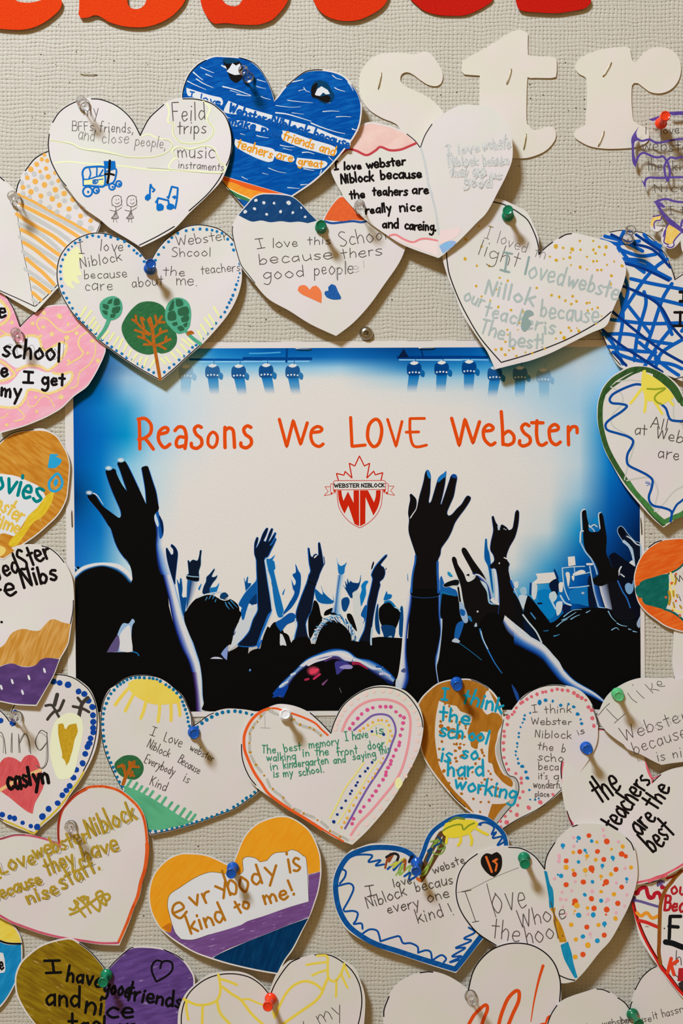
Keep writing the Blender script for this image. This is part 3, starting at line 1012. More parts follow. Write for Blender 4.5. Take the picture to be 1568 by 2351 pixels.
for t in ('500,630 528,618 520,660 485,655', '545,618 575,620 585,665 538,672', '452,660 500,670 492,705 455,690', '530,690 588,680 575,728 525,730', '448,708 490,715 485,748 460,736', '512,740 552,735 540,767 510,766'):
    h.fill(S(t), LF)
h.part('tree_drawing')
h.fill(S('740,650 820,640 890,660 930,700 940,770 965,830 1015,885 1017,960 970,1020 900,1040 870,1030 810,1048 730,1030 660,980 610,900 598,830 630,760 680,695'), DG)
h.line(S('815,770 835,860 845,960 865,1080 892,1235'), 7.6, BRN)
for t in ('825,860 870,810 905,755', '870,810 855,750', '880,800 925,800', '815,890 760,850 710,800 680,780', '710,790 705,750', '770,840 745,765 770,780', '835,930 900,880 945,865', '890,885 895,850', '840,975 780,930 725,910', '780,930 760,890', '840,970 770,970', '860,980 920,955 970,930', '930,950 940,910', '880,975 935,1005', '810,895 700,860', '820,830 800,780'):
    h.line(S(t), 5.6, BRN)
h.part('tree_drawing')
h.line(S('1090,870 1140,920 1200,965'), 8, TG)
h.fill(S('1000,615 1060,615 1110,650 1130,720 1125,800 1115,840 1070,882 1020,885 980,850 940,800 930,730 950,660'), TG)
for t in ('985,640 998,630 995,700 955,712', '1015,622 1060,630 1070,670 1020,680', '1030,700 1100,680 1112,740 1040,750', '955,725 1005,715 1015,780 955,785', '1050,770 1108,745 1110,790 1060,800', '980,810 1020,795 1030,820 1000,832', '1065,820 1105,798 1100,830 1085,842', '1022,840 1060,825 1080,860 1050,872'):
    h.fill(S(t), LF)
h.fill(S('1095,880 1130,862 1155,885 1125,895 1100,905'), BRN)
h.build()

# this school has good people
V('B3')
h = heart('school', 'white heart whose two tops are navy with white dots and orange',
          S('684,262* 655,250 600,190 545,130 490,90 420,76 350,72 290,74 240,95 190,150 135,215 108,265 97,310 105,370 122,450 160,560 245,665 340,770 480,850 620,938 788,1016* 900,930 1010,810 1110,670 1200,540 1245,440 1275,330 1262,230 1200,160 1120,110 1040,85 960,84 880,86 810,95 770,140 735,190 705,240'),
          16.5, gx=-0.012, pin=(735, 520), k=3e-5, noise=0.6)
h.outline([S('100,290 97,320 105,375 124,450 155,545 205,612 248,668')], 1.4)
h.part('navy_top')
NAVY = marker((22, 62, 108), (30, 72, 116), 40, 120, 3)
h.fill(S('660,252* 600,190 545,130 490,92 420,80 350,76 290,78 242,98 192,152 138,215* 180,238 230,258 290,250 350,262 420,255 480,262 540,258 600,268*'), NAVY)
h.dots('183,192,11 245,172,10 254,116,10 307,132,11 375,135,9 472,133,13 418,191,9 326,209,11 500,198,10 556,165,9 582,226,10', 10, ink((214, 212, 208)), 0.3)
h.part('orange_top')
h.line(S('712,255 760,268 830,262 900,255 960,262 1000,250'), 5, ink((38, 76, 140)))
h.fill(S('708,245* 735,192 770,140 810,98 830,92 900,140 985,235* 960,250 900,245 840,255 770,252'), grain((228, 100, 48), (216, 90, 40), 500))
h.part('handwriting')
for a in (('I', 260, 438, 318, 432, 65), ('love', 362, 432, 535, 425, 62), ('this', 598, 410, 752, 405, 55), ('School', 815, 425, 1130, 378, 95), ('because', 275, 545, 765, 505, 72), ('thers', 825, 505, 1095, 478, 68),
          ('good', 302, 645, 580, 625, 80), ('people', 640, 612, 905, 605, 85)):
    h.text(*a, 1.5, PENCIL)
h.text('ple!', 780, 605, 985, 595, 80, 1.2, FAINT)
h.part('small_heart_drawing')
h.fill(S('690,802* 610,765 560,742 532,715 540,690 575,680 600,695 612,712* 630,690 655,684 685,715 693,750'), ink((236, 122, 70)))
h.part('small_heart_drawing')
h.fill(S('820,775* 770,778 725,762 710,740 715,722 738,718* 735,695 755,675 785,685 800,720 822,762'), marker((30, 84, 150), (46, 100, 164), 60, 200, 5))
h.build()

# black marker heart
V('A3')
h = heart('careing', 'heart split down the middle, black marker writing left and faint pencil right',
          S('632,882* 600,838 545,792 470,755 390,730 320,715 270,718 215,745 150,800 80,880 40,960 30,1030 60,1110 105,1190', 'A3')
          + S('789,451 813,478 839,503 882,534 930,563 1006,591* 1017,584 1055,550 1092,512 1117,486 1143,438 1163,398', 'P')
          + S('1258,950 1252,810 1225,730 1170,660 1100,610 1020,600 930,595 860,620 790,660 720,715 670,790', 'A3'),
          24, gx=0.034, gy=0.0, pin=(860, 480), k=2e-5, noise=0.5)
h.outline([S('632,882 600,838 545,792'), S('638,880 668,800 715,725')], 1.6)
h.part('pink_top')
PK = marker((232, 196, 182), (226, 182, 168), 20, 60, 2)
h.fill(S('600,850* 545,800 470,762 390,737 320,722 272,725 220,752 155,806 95,880* 150,895 210,910 270,935 340,900 380,885 450,905 520,890'), PK)
h.part('red_waves')
h.line(S('95,930 145,895 200,905 270,935 330,905 365,880 430,902 500,898 560,875 605,855'), 5.4, ink((190, 66, 70)))
V('B3')
h.line(S('1145,352 1185,345 1240,375 1300,395 1350,375 1400,372 1462,385'), 4.6, ink((226, 132, 132)))
h.part('pink_point')
h.fill(S('1150,362* 1190,355 1240,385 1300,402 1350,385 1400,380 1468,392* 1466,490* 1400,462 1300,425'), ink((236, 212, 204)))
h.fill(S('1475,320* 1560,305 1620,300 1590,360 1480,410*'), ink((238, 208, 202)))
h.fill(S('1475,420* 1520,395 1560,385 1590,395 1560,430 1500,470*'), marker((128, 180, 214), (154, 166, 206), 30, 200, 3))
h.part('grey_divider')
h.line(S('640,890 660,960 680,1060 692,1130 715,1200', 'A3'), 5, grain((190, 190, 186), (204, 203, 198), 1200))
h.line(S('1400,0 1425,80 1450,180 1465,280 1472,340'), 5, grain((190, 190, 186), (204, 203, 198), 1200))
h.part('handwriting')
INK = ink((24, 18, 16))
V('A3')
h.text('I love', 52, 1035, 235, 1030, 50, 4.6, INK)
h.text('webster', 272, 1025, 535, 1000, 58, 4.6, INK)
h.text('Niblock', 98, 1130, 318, 1108, 62, 4.6, INK)
h.text('because', 365, 1098, 645, 1088, 62, 4.6, INK)
V('B3')
h.text('the', 880, 105, 980, 98, 52, 4.4, INK)
h.text('teahers', 1032, 82, 1265, 82, 56, 4.4, INK)
h.text('are', 1295, 72, 1405, 72, 60, 4.4, INK)
h.text('really', 985, 205, 1155, 190, 56, 4.4, INK)
h.text('nice', 1212, 188, 1360, 185, 60, 4.4, INK)
h.text('and', 1095, 300, 1205, 300, 60, 4.4, INK)
h.text('careing.', 1245, 308, 1455, 318, 62, 4.4, INK)
V('K2')
h.part('faint_pencil')
for a in (('I love', 200, 910, 790, 850, 170), ('webste', 850, 800, 1350, 770, 190), ('Niblock', 230, 1100, 760, 1080, 160), ('because', 860, 1090, 1320, 1070, 170), ('they are', 260, 1300, 900, 1260, 150), ('good', 500, 1440, 1000, 1500, 190), ('to us', 700, 1300, 1180, 1330, 150)):
    h.text(*a, 5.0, ink((208, 205, 198)), jit=2)
    h.text(*a, 1.7, ink((184, 182, 176)), jit=4)
h.build()

# loved light heart
V('B4')
h = heart('light', 'white heart with gold specks and pale grey-green writing, green pin at its top',
          S('686,412* 682,350 678,300 640,210 605,150 540,115 470,82 410,72 340,90 250,150 170,250 115,350 98,420 130,545 170,640 225,780 335,950 375,1010 420,1110* 560,1075 640,1055 760,1010 880,950 1000,890 1095,845 1130,760 1165,680 1205,570 1215,490 1180,415 1130,345 1040,315 960,295 885,285 780,330 710,395'),
          19, gx=0.0, gy=0.018, pin=(1165, 488), k=4e-5)
h.outline([S('686,412* 680,350 660,285 620,205 575,165 530,135 470,105 400,88'), S('120,398 125,460 140,540 185,660 240,775 330,925 455,1072* 600,1030 720,988 850,935 960,878 1060,818 1128,762'), S('688,410* 720,375 770,335'), S('810,312 850,290 885,284')], 2.0)
h.part('gold_specks').dots('320,238 390,242 238,319 335,362 234,438,10 306,480 382,481 302,605 335,668 388,694 437,733 422,625 446,554 495,572,9 478,627 672,616 790,362,13 834,371 890,380,13 936,328 1018,328 940,382 880,400,6 1019,382 1055,365 1097,366,10 1033,404 753,424 792,447,11 836,437,7 875,430,10 980,425 1019,453 1041,452 1088,412 1103,475,7 1146,454 1195,481,9 882,476,6 938,489,11 981,502,7 1044,507 1068,506 1130,541,10 1125,592 763,661,9 810,671 892,667 848,694 916,698 884,714 980,709,10 997,706 985,754 1012,746 1046,737 515,752 587,760 572,797,6 566,830 558,872,6 492,872,6 481,946 495,902,6 422,994 457,990,10 503,998,6 529,986,9 480,1025,10 548,1032,7 604,1010,7 646,1015,7 722,988 790,926,7 840,922,12 820,890 870,860,10 882,878 918,862,6 930,880,10 1069,788,6 1036,835,6', 8, ink((206, 160, 46)), 0.3)
h.part('handwriting')
GG = ink((170, 180, 172))
GG2 = ink((140, 158, 150))
h.text('I loved th', 350, 310, 720, 440, 72, 1.4, LEAD, seed=1)
h.text('light', 308, 410, 555, 490, 95, 1.4, PENCIL)
h.text('I l', 450, 505, 610, 535, 110, 5.0, GG2)
h.text('oved', 618, 545, 830, 605, 120, 4.6, GG)
h.text('webste', 850, 600, 1165, 690, 110, 5.0, GG)
h.text('Nillok', 345, 650, 650, 725, 95, 5.4, GG)
h.text('because', 690, 790, 1045, 835, 110, 4.6, GG)
h.text('our', 220, 690, 335, 740, 90, 4.4, GG)
h.text('teacher', 345, 785, 690, 880, 95, 4.6, GG)
h.fill(S('575,850 600,760 640,755 655,780 620,800 640,835 600,885'), GG2)
h.text('is', 715, 895, 785, 895, 90, 5, GG)
h.text('The', 320, 885, 465, 935, 90, 4.6, GG)
h.text('best!', 500, 970, 715, 985, 85, 4.8, GG)
h.build()

# blue cross hatched heart
h = heart('hatched', 'heart covered in crossing blue marker lines behind the gold-speckled heart',
          S('1060,325 1110,285 1165,265 1240,268 1310,275 1365,305 1420,355 1470,430 1500,510 1515,568* 1570,530 1660,490 1760,480 1860,520 1900,620 1880,740 1800,880 1700,990 1560,1170*', 'B4')
          + S('1565,1185* 1440,1140 1210,1110 1130,1020 1075,900 1042,838 1045,740 1050,600 1040,450', 'B4'), 9, pin=(1443, 545), k=2e-5)
h.outline([S('1120,275 1180,264 1215,265'), S('1275,270 1330,282 1390,325 1440,385 1470,430 1505,520 1518,566'), S('1518,566 1580,525'), S('1042,842 1080,920 1130,1020 1185,1088'), S('1470,1185 1570,1160', 'B4')], 1.6)
h.part('blue_marker_lines')
HB, HD = ink((14, 88, 172)), ink((10, 52, 124))
V('B4')
for t in ('1065,322 1160,345 1300,330', '1090,300 1200,330 1320,390', '1205,272 1180,330 1165,420', '1160,345 1240,450 1330,520', '1330,290 1365,330 1430,360', '1470,440 1400,490 1320,580 1200,760', '1200,440 1320,450 1400,500',
          '1180,380 1300,420 1400,410', '1205,540 1230,640 1180,800', '1250,560 1380,590 1568,625', '1330,640 1340,720 1290,900 1270,1060', '1500,590 1440,690 1370,900 1340,980', '1180,660 1260,760 1370,900', '1130,810 1300,830 1400,835 1560,830',
          '1080,900 1240,900 1380,940 1500,960', '1080,890 1140,960 1200,1080', '1110,975 1260,1000 1400,1010', '1185,650 1200,800 1170,980', '1400,1100 1440,1010 1568,930', '1140,1010 1290,1060 1480,1080 1560,1110',
          '1410,700 1460,800 1500,900', '1290,650 1400,680 1568,720', '1330,1100 1420,960 1500,860', '1400,1050 1480,1110 1540,1150', '1300,950 1420,1050', '1400,340 1450,430', '1160,470 1300,470 1490,560',
          '1650,560 1720,700 1800,800', '1850,560 1700,720 1560,880', '1600,640 1750,640 1860,680', '1580,760 1720,760 1840,740', '1640,900 1760,820'):
    h.line(S(t), 8.4, HB)
for t in ('1130,290 1240,340 1380,380 1490,490', '1280,290 1370,350 1430,390', '1190,460 1330,500 1480,570', '1200,605 1330,660 1430,730 1500,850 1560,920', '1135,760 1280,880 1440,1000 1580,1080', '1050,850 1180,960 1320,1050 1440,1130', '1150,1020 1220,1090'):
    h.line(S(t), 6.5, HD)
h.part('handwriting')
h.text('I', 1510, 845, 1590, 845, 75, 6, INK)
h.text('I', 1545, 700, 1600, 700, 60, 7, INK)
h.build()

# purple heart with yellow tabs
V('C1')
h = heart('purple', 'heart edged in purple at the right edge with yellow paper tabs below',
          S('710,258* 600,310 540,390 480,495 480,640 490,830 540,920 600,1060 690,1220 770,1360 860,1500* 790,1550* 745,1640 730,1690 760,1740 830,1768 930,1690* 890,1850 900,1920 950,1980 1010,2000 1060,1980 1150,1880* 1180,2050 1300,2100 1420,2000 1560,1700 1720,1350 1840,900 1860,560 1780,330 1620,180 1420,130 1180,140 980,150 860,210', 'C1'),
          13, pin=(1517, 286), k=3e-5)
h.part('purple_border')
PU = marker((84, 62, 134), (98, 76, 148), 80, 150, 4)
h.fill(S('590,345* 545,440 570,540 525,560 515,700 545,830 560,800* 540,910* 492,830 484,640 484,500'), PU)
h.fill(S('712,260* 860,212 820,265 760,282'), PU)
h.fill(S('970,158* 1180,148 1400,142* 1380,230 1250,240 1160,200 1030,205'), PU)
h.fill(S('780,1360* 860,1370 940,1440 920,1455 870,1440 960,1560 1060,1640 1180,1740 1300,1830* 1280,1900 1160,1790 1000,1680 900,1560'), PU)
h.fill(S('610,1075* 650,1110 690,1220* 655,1160'), PU)
h.part('purple_lines')
PL = ink((90, 68, 142))
for t in ('560,520 620,550 720,530 780,560 850,575 980,550 1090,530 1180,525 1400,540 1700,520', '540,840 580,750 640,710 710,735 800,770 860,770 900,755 950,810 990,900 1000,1000 970,1090', '965,1090 935,1000 925,900 960,820 1010,775 1080,785 1180,765 1400,780 1760,760',
          '660,1150 670,1080 720,1045 850,1050 960,1045 1090,1040 1180,1040 1500,1050 1780,1040', '820,1365 900,1340 960,1335 1060,1365 1180,1375 1400,1360 1640,1360', '1150,1700 1160,1650 1180,1620 1300,1560'):
    h.line(S(t), 5, PL)
h.part('yellow_tab')
YT = marker((236, 186, 84), (244, 216, 132), 70, 200, 5)
h.fill(S('770,1585* 830,1555 880,1545 880,1610 820,1625 785,1660 775,1720 735,1690 745,1640'), YT)
h.part('yellow_tab')
h.fill(S('985,1680* 1060,1720 1130,1780 1090,1860 1020,1940 950,1935 925,1880 940,1770'), YT)
for t in ('770,1570 830,1560 870,1550', '790,1730 785,1660 820,1625 870,1620 890,1560', '990,1660 950,1720 930,1850 920,1920 980,1950', '1150,1790 1100,1840 1050,1910 1055,1960 1010,1990 960,1970', '910,1840 930,1760'):
    h.line(S(t), 3, PL)
h.part('handwriting')
for a in (('i', 665, 465, 690, 465, 190), ('love', 870, 460, 1130, 445, 110), ('webster', 625, 685, 1330, 690, 150), ('the', 690, 960, 890, 945, 150), ('kids are', 1030, 955, 1700, 950, 130), ('Nice', 785, 1245, 1240, 1235, 120), ('I t', 985, 1550, 1200, 1545, 115), ('h', 1230, 1550, 1290, 1545, 115)):
    h.text(*a, 1.5, PENCIL)
h.build()

# ---------------------------------------------------------------- the poster in the middle
V('P')
poster = Card('poster', 'blue concert poster with raised hands and a red headline', 'poster',
              S('147,787* 1477,779* 1481,1637* 157,1648*'), 1.6, k=0, noise=0, thick=0.6, step=60)
poster.step = 0.004
poster.inc = 0.00002
poster.part('concert_picture')
PR = printed()
def lerp3(a, b, t):
    return tuple(a[i] + (b[i] - a[i]) * t for i in range(3))
CW = (221, 213, 203)
XS = [170, 230, 290, 350, 420, 500, 620, 780, 940, 1080, 1180, 1260, 1330, 1400, 1472]
ROWS = {
 795: '0,60,110 20,90,150 90,150,190 150,190,210 90,160,200 12,110,178 0,78,148 4,84,152 0,60,122 0,80,152 24,124,182 120,165,190 165,185,195 160,195,215 130,180,210',
 820: '0,55,105 20,85,145 100,150,185 160,195,212 140,190,212 34,134,192 2,98,170 16,106,176 0,78,146 2,94,168 46,140,194 140,180,200 180,195,200 170,200,215 130,185,215',
 845: '0,50,100 20,80,140 110,150,180 170,200,215 180,206,215 120,182,210 130,188,214 160,198,214 40,126,184 50,146,198 90,165,202 160,190,205 185,200,208 165,200,220 120,180,215',
 870: '0,45,95 20,90,150 150,182,202 176,205,219 190,210,215 205,210,210 214,212,206 218,212,203 160,195,210 160,195,210 165,198,212 165,195,210 175,200,212 150,195,218 90,165,210',
 900: '0,62,125 0,100,165 120,175,205 180,206,218 196,210,214 214,212,206 220,213,203 221,213,203 212,211,205 206,209,206 186,205,212 170,200,212 165,198,215 120,180,212 60,150,205',
 940: '5,82,158 8,118,185 50,150,195 165,198,215 195,210,216 214,212,208 221,213,203 221,213,203 221,213,203 218,212,204 206,210,210 180,204,214 160,196,214 60,155,205 10,110,180',
 1000: '4,80,160 2,104,180 0,138,190 158,194,213 200,210,214 218,212,206 221,213,203 221,213,203 221,213,203 221,213,203 218,212,204 206,209,208 180,203,212 0,125,190 5,85,165',
 1070: '0,78,152 0,112,184 130,190,215 185,208,214 214,212,206 221,213,203 221,213,203 221,213,203 221,213,203 221,213,203 219,213,204 214,212,206 186,205,212 6,118,190 0,70,150',
 1140: '0,52,105 0,108,175 150,195,215 190,208,212 221,213,203 221,213,203 221,213,203 221,213,203 221,213,203 221,213,203 219,212,203 214,211,205 150,190,210 4,95,172 0,55,125',
 1220: '4,88,164 8,110,182 175,202,212 214,211,205 221,213,203 221,213,203 221,213,203 221,213,203 221,213,203 221,213,203 219,212,203 195,206,206 20,135,190 4,75,150 0,30,75',
 1300: '20,100,180 40,140,195 190,208,212 221,213,203 221,213,203 221,213,203 221,213,203 221,213,203 221,213,203 221,213,203 205,208,205 60,150,195 0,85,160 5,50,110 0,18,46',
 1380: '10,20,40 20,40,70 180,190,200 221,213,203 221,213,203 221,213,203 221,213,203 221,213,203 221,213,203 200,208,205 60,150,195 10,122,188 0,70,150 0,20,50 10,12,20',
 1460: '16,14,12 16,14,12 16,14,12 150,160,170 200,205,205 221,213,203 221,213,203 221,213,203 221,213,203 180,195,205 20,100,170 4,90,160 6,30,60 14,14,14 14,14,14',
 1640: '16,14,12 16,14,12 16,14,12 16,14,12 16,14,12 16,14,12 16,14,12 16,14,12 16,14,12 16,14,12 16,14,12 16,14,12 16,14,12 16,14,12 16,14,12'}
YS = sorted(ROWS)
GRID = [[tuple(float(q) for q in c.split(',')) for c in ROWS[y].split()] for y in YS]
def tone(x, y):
    def loc(a, v):
        i = 0
        while i < len(a) - 2 and v > a[i + 1]:
            i += 1
        return i, min(1, max(0, (v - a[i]) / (a[i + 1] - a[i])))
    i, u = loc(XS, x)
    j, v = loc(YS, y)
    return lerp3(lerp3(GRID[j][i], GRID[j][i + 1], u), lerp3(GRID[j + 1][i], GRID[j + 1][i + 1], u), v)
def col(c):
    return A(c)
def clip(x, y):
    v = min(1.0, max(0.0, (y - 800) / 833))
    x = min(max(x, 167 + 8 * v), 1467 + 4 * v)
    u = (x - 167) / 1300
    return x, min(max(y, 801 - 5 * u), 1635 - 7 * u)
NX, NY = 170, 110
gv, gc, gf = [], [], []
for j in range(NY + 1):
    for i in range(NX + 1):
        u, v = i / NX, j / NY
        x = (167 + (1467 - 167) * u) * (1 - v) + (175 + (1471 - 175) * u) * v
        y = (801 + (796 - 801) * u) * (1 - v) + (1635 + (1628 - 1635) * u) * v
        gv.append((x, y, 0.05))
        gc.append(col(tone(x, y)))
for j in range(NY):
    for i in range(NX):
        a = j * (NX + 1) + i
        gf.append([a, a + 1, a + NX + 2, a + NX + 1])
poster.cur.add(gv, orient(gv, gf), PR, gc)
BLK = (11, 10, 9)
def pf(txt, c=BLK, view=None):
    z = poster._lay(0.0015)
    pts = smooth(S(txt, view), True, 3.0)
    v, f = poly_mesh([pts], 1e9)
    v = [clip(a, b) + (z,) for a, b in v]
    poster.cur.add(v, orient(v, f), PR, [col(c)] * len(v))
def resample(pts, n):
    d = [0]
    for a, b in zip(pts, pts[1:]):
        d.append(d[-1] + math.hypot(b[0] - a[0], b[1] - a[1]))
    out, k = [], 0
    for i in range(n + 1):
        t = d[-1] * i / n
        while k < len(d) - 2 and t > d[k + 1]:
            k += 1
        u = (t - d[k]) / ((d[k + 1] - d[k]) or 1)
        out.append((pts[k][0] + (pts[k + 1][0] - pts[k][0]) * u, pts[k][1] + (pts[k + 1][1] - pts[k][1]) * u))
    return out
def band(ta, tb, stops, view=None, n=40):
    """strip between two edges, its colour running through the stops from one edge to the other"""
    z = poster._lay(0.0015)
    a, b = resample(smooth(S(ta, view)), n), resample(smooth(S(tb, view)), n)
    m = len(stops)
    v, c, f = [], [], []
    for i in range(n + 1):
        for j in range(m):
            t = stops[j][0]
            v.append(clip(a[i][0] + (b[i][0] - a[i][0]) * t, a[i][1] + (b[i][1] - a[i][1]) * t) + (z,))
            c.append(col(stops[j][1]))
    for i in range(n):
        for j in range(m - 1):
            q = i * m + j
            f.append([q, q + 1, q + m + 1, q + m])
    poster.cur.add(v, orient(v, f), PR, c)
def pl(txt, w, c, view=None, w1=None):
    mb = poster.cur
    k = len(mb.v)
    poster.line(S(txt, view), w, PR, w1=w1, z=poster._lay(0.0015))
    mb.c[k:] = [col(c)] * (len(mb.v) - k)
    mb.v[k:] = [clip(q[0], q[1]) + (q[2],) for q in mb.v[k:]]
def pd(txt, r, c, view=None):
    if view:
        V(view)
    mb = poster.cur
    k = len(mb.v)
    lay = poster.lay
    poster.dots(txt, r, PR)
    poster.lay = lay + 0.0015
    mb.c[k:] = [col(c)] * (len(mb.v) - k)
def soft(x, y, rx, ry, c, view, bg=None):
    """round spot that fades into the picture"""
    vx, vy, s = VIEWS[view]
    x, y, rx, ry = vx + x * s, vy + y * s, rx * s, ry * s
    z = poster._lay(0.0015)
    v, cc, f = [(x, y, z)], [col(c)], []
    for k, (rr, t) in enumerate(((0.45, 0.15), (0.75, 0.55), (1.0, 1.0))):
        for i in range(16):
            a = i * math.pi / 8
            px, py = x + rx * rr * math.cos(a), y + ry * rr * math.sin(a)
            v.append((px, py, z))
            cc.append(col(lerp3(c, bg or tone(px, py), t)))
    for i in range(16):
        j = (i + 1) % 16
        f.append([0, 1 + i, 1 + j])
        for k in (0, 1):
            f.append([1 + k * 16 + i, 17 + k * 16 + i, 17 + k * 16 + j, 1 + k * 16 + j])
    poster.cur.add(v, orient(v, f), PR, cc)

NAV, B1c, B2c, CYc = (10, 24, 50), (2, 66, 138), (20, 104, 176), (10, 140, 190)
LBc = (176, 200, 214)
# rig with stage lamps
pl('1010,188 1300,190 1568,192', 5, (0, 76, 150), 'D1')
pl('1040,206 1300,206 1568,204', 2.4, (150, 200, 225), 'D1')
pl('0,166 240,168 482,168', 7, (2, 62, 128), 'D2')
pl('0,186 240,188 470,186', 2.6, (140, 195, 225), 'D2')
pl('40,130 150,128 260,122', 3, (70, 160, 205), 'D2')
pl('310,95 306,190', 5, (0, 60, 125), 'D2')
pl('1110,158 1300,158 1568,156', 7, (0, 52, 118), 'D2')
pl('1120,176 1568,178', 2.6, (150, 200, 225), 'D2')
pl('0,162 150,162 320,164', 6, (0, 56, 124), 'D3')
pl('0,182 150,182 330,184', 2.2, (150, 200, 225), 'D3')
pf('1108,160* 1150,95* 1190,160*', (8, 28, 60), 'D2')
pl('1275,95 1290,160', 4, (0, 44, 100), 'D2')
pl('300,88 360,120', 5, (0, 60, 130), 'D3')
for x, y, k, dx in ((427, 842, 0.25, -3), (488, 840, 0.75, 3), (548, 841, 0.85, 7), (611, 839, 0.9, 8), (672, 840, 0.85, 6), (951, 834, 1.0, -8), (1014, 833, 1.0, -4), (1077, 831, 1.0, -3), (1136, 845, 0.85, -8), (1194, 845, 0.6, -3), (1248, 850, 0.25, 0)):
    bg = tone(x, y + 20)
    body, tube = lerp3(bg, (0, 62, 124), k), lerp3(bg, (10, 112, 178), k)
    band('%g,%g %g,%g' % (x - 12, y + 22, x + 13, y + 22), '%g,%g %g,%g' % (x - 9 + dx, y + 66, x + 12 + dx, y + 66),
         [(0, body), (0.25, tube), (0.6, lerp3(tube, tone(x, y + 60), .3)), (1, tone(x, y + 62))], 'P', 6)
    pf('%g,%g %g,%g %g,%g %g,%g %g,%g %g,%g' % (x - 12, y, x + 12, y, x + 17, y + 14, x + 14, y + 26, x - 12, y + 28, x - 17, y + 14), body, 'P')
    pf('%g,%g %g,%g %g,%g %g,%g' % (x - 10, y, x, y - 5, x + 10, y - 1, x, y + 4), lerp3(bg, (222, 218, 210), max(.5, k)), 'P')
    pd(' '.join('%g,%g' % (x - 11 + q * 7.4, y + 20 + abs(q - 1.5)) for q in range(4)), 2.1, lerp3(bg, (225, 222, 216), max(.5, k)), 'P')
    pf('%g,%g %g,%g %g,%g %g,%g' % (x + 15, y + 14, x + 24, y + 20, x + 22, y + 32, x + 14, y + 28), lerp3(bg, (0, 86, 150), k * .9), 'P')
    pl('%g,%g %g,%g' % (x + 4, y - 16, x + 3, y - 4), 1.6, lerp3(bg, (0, 70, 140), k), 'P')

# far crowd: pale blue hands
def arm(txt, c, view, rim=None, rw=2.0):
    if rim:
        p = smooth(S(txt, view), True, 3.0)
        mb = poster.cur
        k = len(mb.v)
        poster.line(p, rw, PR, closed=True, raw=True, z=poster._lay(0.0015))
        mb.c[k:] = [col(rim)] * (len(mb.v) - k)
    pf(txt, c, view)
RB = (24, 98, 176)
E3 = ('175,640 172,615 200,670 208,605 220,610 232,720 225,800 240,820 275,815 270,900 250,1020 215,900', (8, 70, 130)), \
     ('600,700 632,660 600,760 560,780 530,760 535,715', (20, 110, 170)), ('405,720 440,665 415,740', (16, 96, 160)), \
     ('905,600 920,650 940,590 948,592 945,660 980,660 960,720 930,780 920,720', (10, 76, 138)), ('1320,780 1350,720 1330,790', (16, 96, 160))
for t, c in E3:
    arm(t, c, 'E3', (120, 170, 200), 1.4)
arm('1145,400 1190,395 1240,355 1215,410 1232,420 1245,500 1230,520 1270,700 1310,850 1340,1000 1280,1030 1240,900 1210,700 1190,600 1160,500', (18, 104, 168), 'E3', LBc, 2)
arm('845,890 920,760 1030,640 1045,600 1050,800 1000,900 960,880 930,960 900,1060 870,1040 880,930', (14, 84, 150), 'E3', LBc, 2.4)
arm('960,870 1010,800 1045,780 1045,880 990,890', (8, 52, 100), 'E3')
pf('850,960* 900,1060 940,950 1040,900 1050,960 1000,1060 960,1180 900,1260 800,1330 780,1200 830,1100', (204, 206, 204), 'E3')
pf('870,950 900,930 915,1000 895,1065 878,1040', (10, 88, 158), 'E3')
for t, c in (('592,315 605,380 640,415 685,395 712,372 690,430 680,500 655,520 660,560 640,680 620,850 650,1000 520,990 570,860 600,700 635,540 610,500 600,420', (22, 110, 174)),
             ('45,575 80,650 100,600 60,520 100,490 95,392 130,470 158,520 158,650 130,780 60,900 0,960 -60,1000 20,860 80,740 60,680', (6, 74, 142)),
             ('665,640 700,680 690,590 715,640 718,562 740,620 755,590 775,610 830,620 860,610 880,520 875,600 845,690 780,740 790,800 760,800 710,720', (6, 52, 104)),
             ('885,650 930,595 970,600 940,660 940,760 880,900 865,800 890,700', (14, 116, 180)), ('330,690 420,760 405,650 425,720 490,790 550,830 545,770 555,850 500,870 400,860 345,810', (12, 90, 152)),
             ('650,820 720,790 745,850 700,960 660,940', (10, 66, 122)), ('1155,825 1190,715 1200,750 1250,760 1240,805', (14, 104, 168)), ('1440,505 1448,600 1440,580', (10, 70, 130)), ('1350,940 1380,900 1390,1000 1390,1240 1340,1240', (10, 66, 120)),
             ('1070,900 1090,870 1090,1000 1110,1230 1060,1180 1050,1040', (8, 60, 110))):
    arm(t, c, 'E5', LBc, 1.6)
band('600,520 580,700 560,860 530,990', '690,520 650,700 640,860 660,1000', [(0, (190, 205, 210)), (.3, (14, 96, 164)), (.6, (150, 185, 205)), (1, CW)], 'E5', 12)
pf('780,740* 830,720 860,730 880,900 890,1000 940,1120 860,1359 820,1359 830,1200 790,1000', (206, 206, 200), 'E5')
pf('880,1000 920,1050 900,1120 960,1000 940,880', (10, 84, 150), 'E5')
# darker crowd
pf('320,830 370,870 400,1000 420,1060 330,1190 270,1290 250,1200 250,1050 290,950', BLK, 'E5')
pf('450,960 500,930 540,920 510,990 440,1010', BLK, 'E5')
pf('715,990 770,1000 820,1130 830,1200 770,1130 720,1050', BLK, 'E5')
pf('1095,960 1110,910 1180,850 1240,850 1300,910 1350,950 1345,1040 1310,1140 1270,1200 1180,1200 1130,1130 1100,1050', BLK, 'E5')
pl('1170,850 1230,842 1290,905', 5, (14, 110, 168), 'E5')
pl('1290,910 1330,930 1352,960', 3, (150, 190, 208), 'E5')
pf('1130,1130 1280,1140 1290,1230 1240,1359 1190,1359 1150,1240', (10, 56, 104), 'E5')
pf('1180,1300 1240,1250 1260,1300 1220,1359', (140, 172, 196), 'E5')
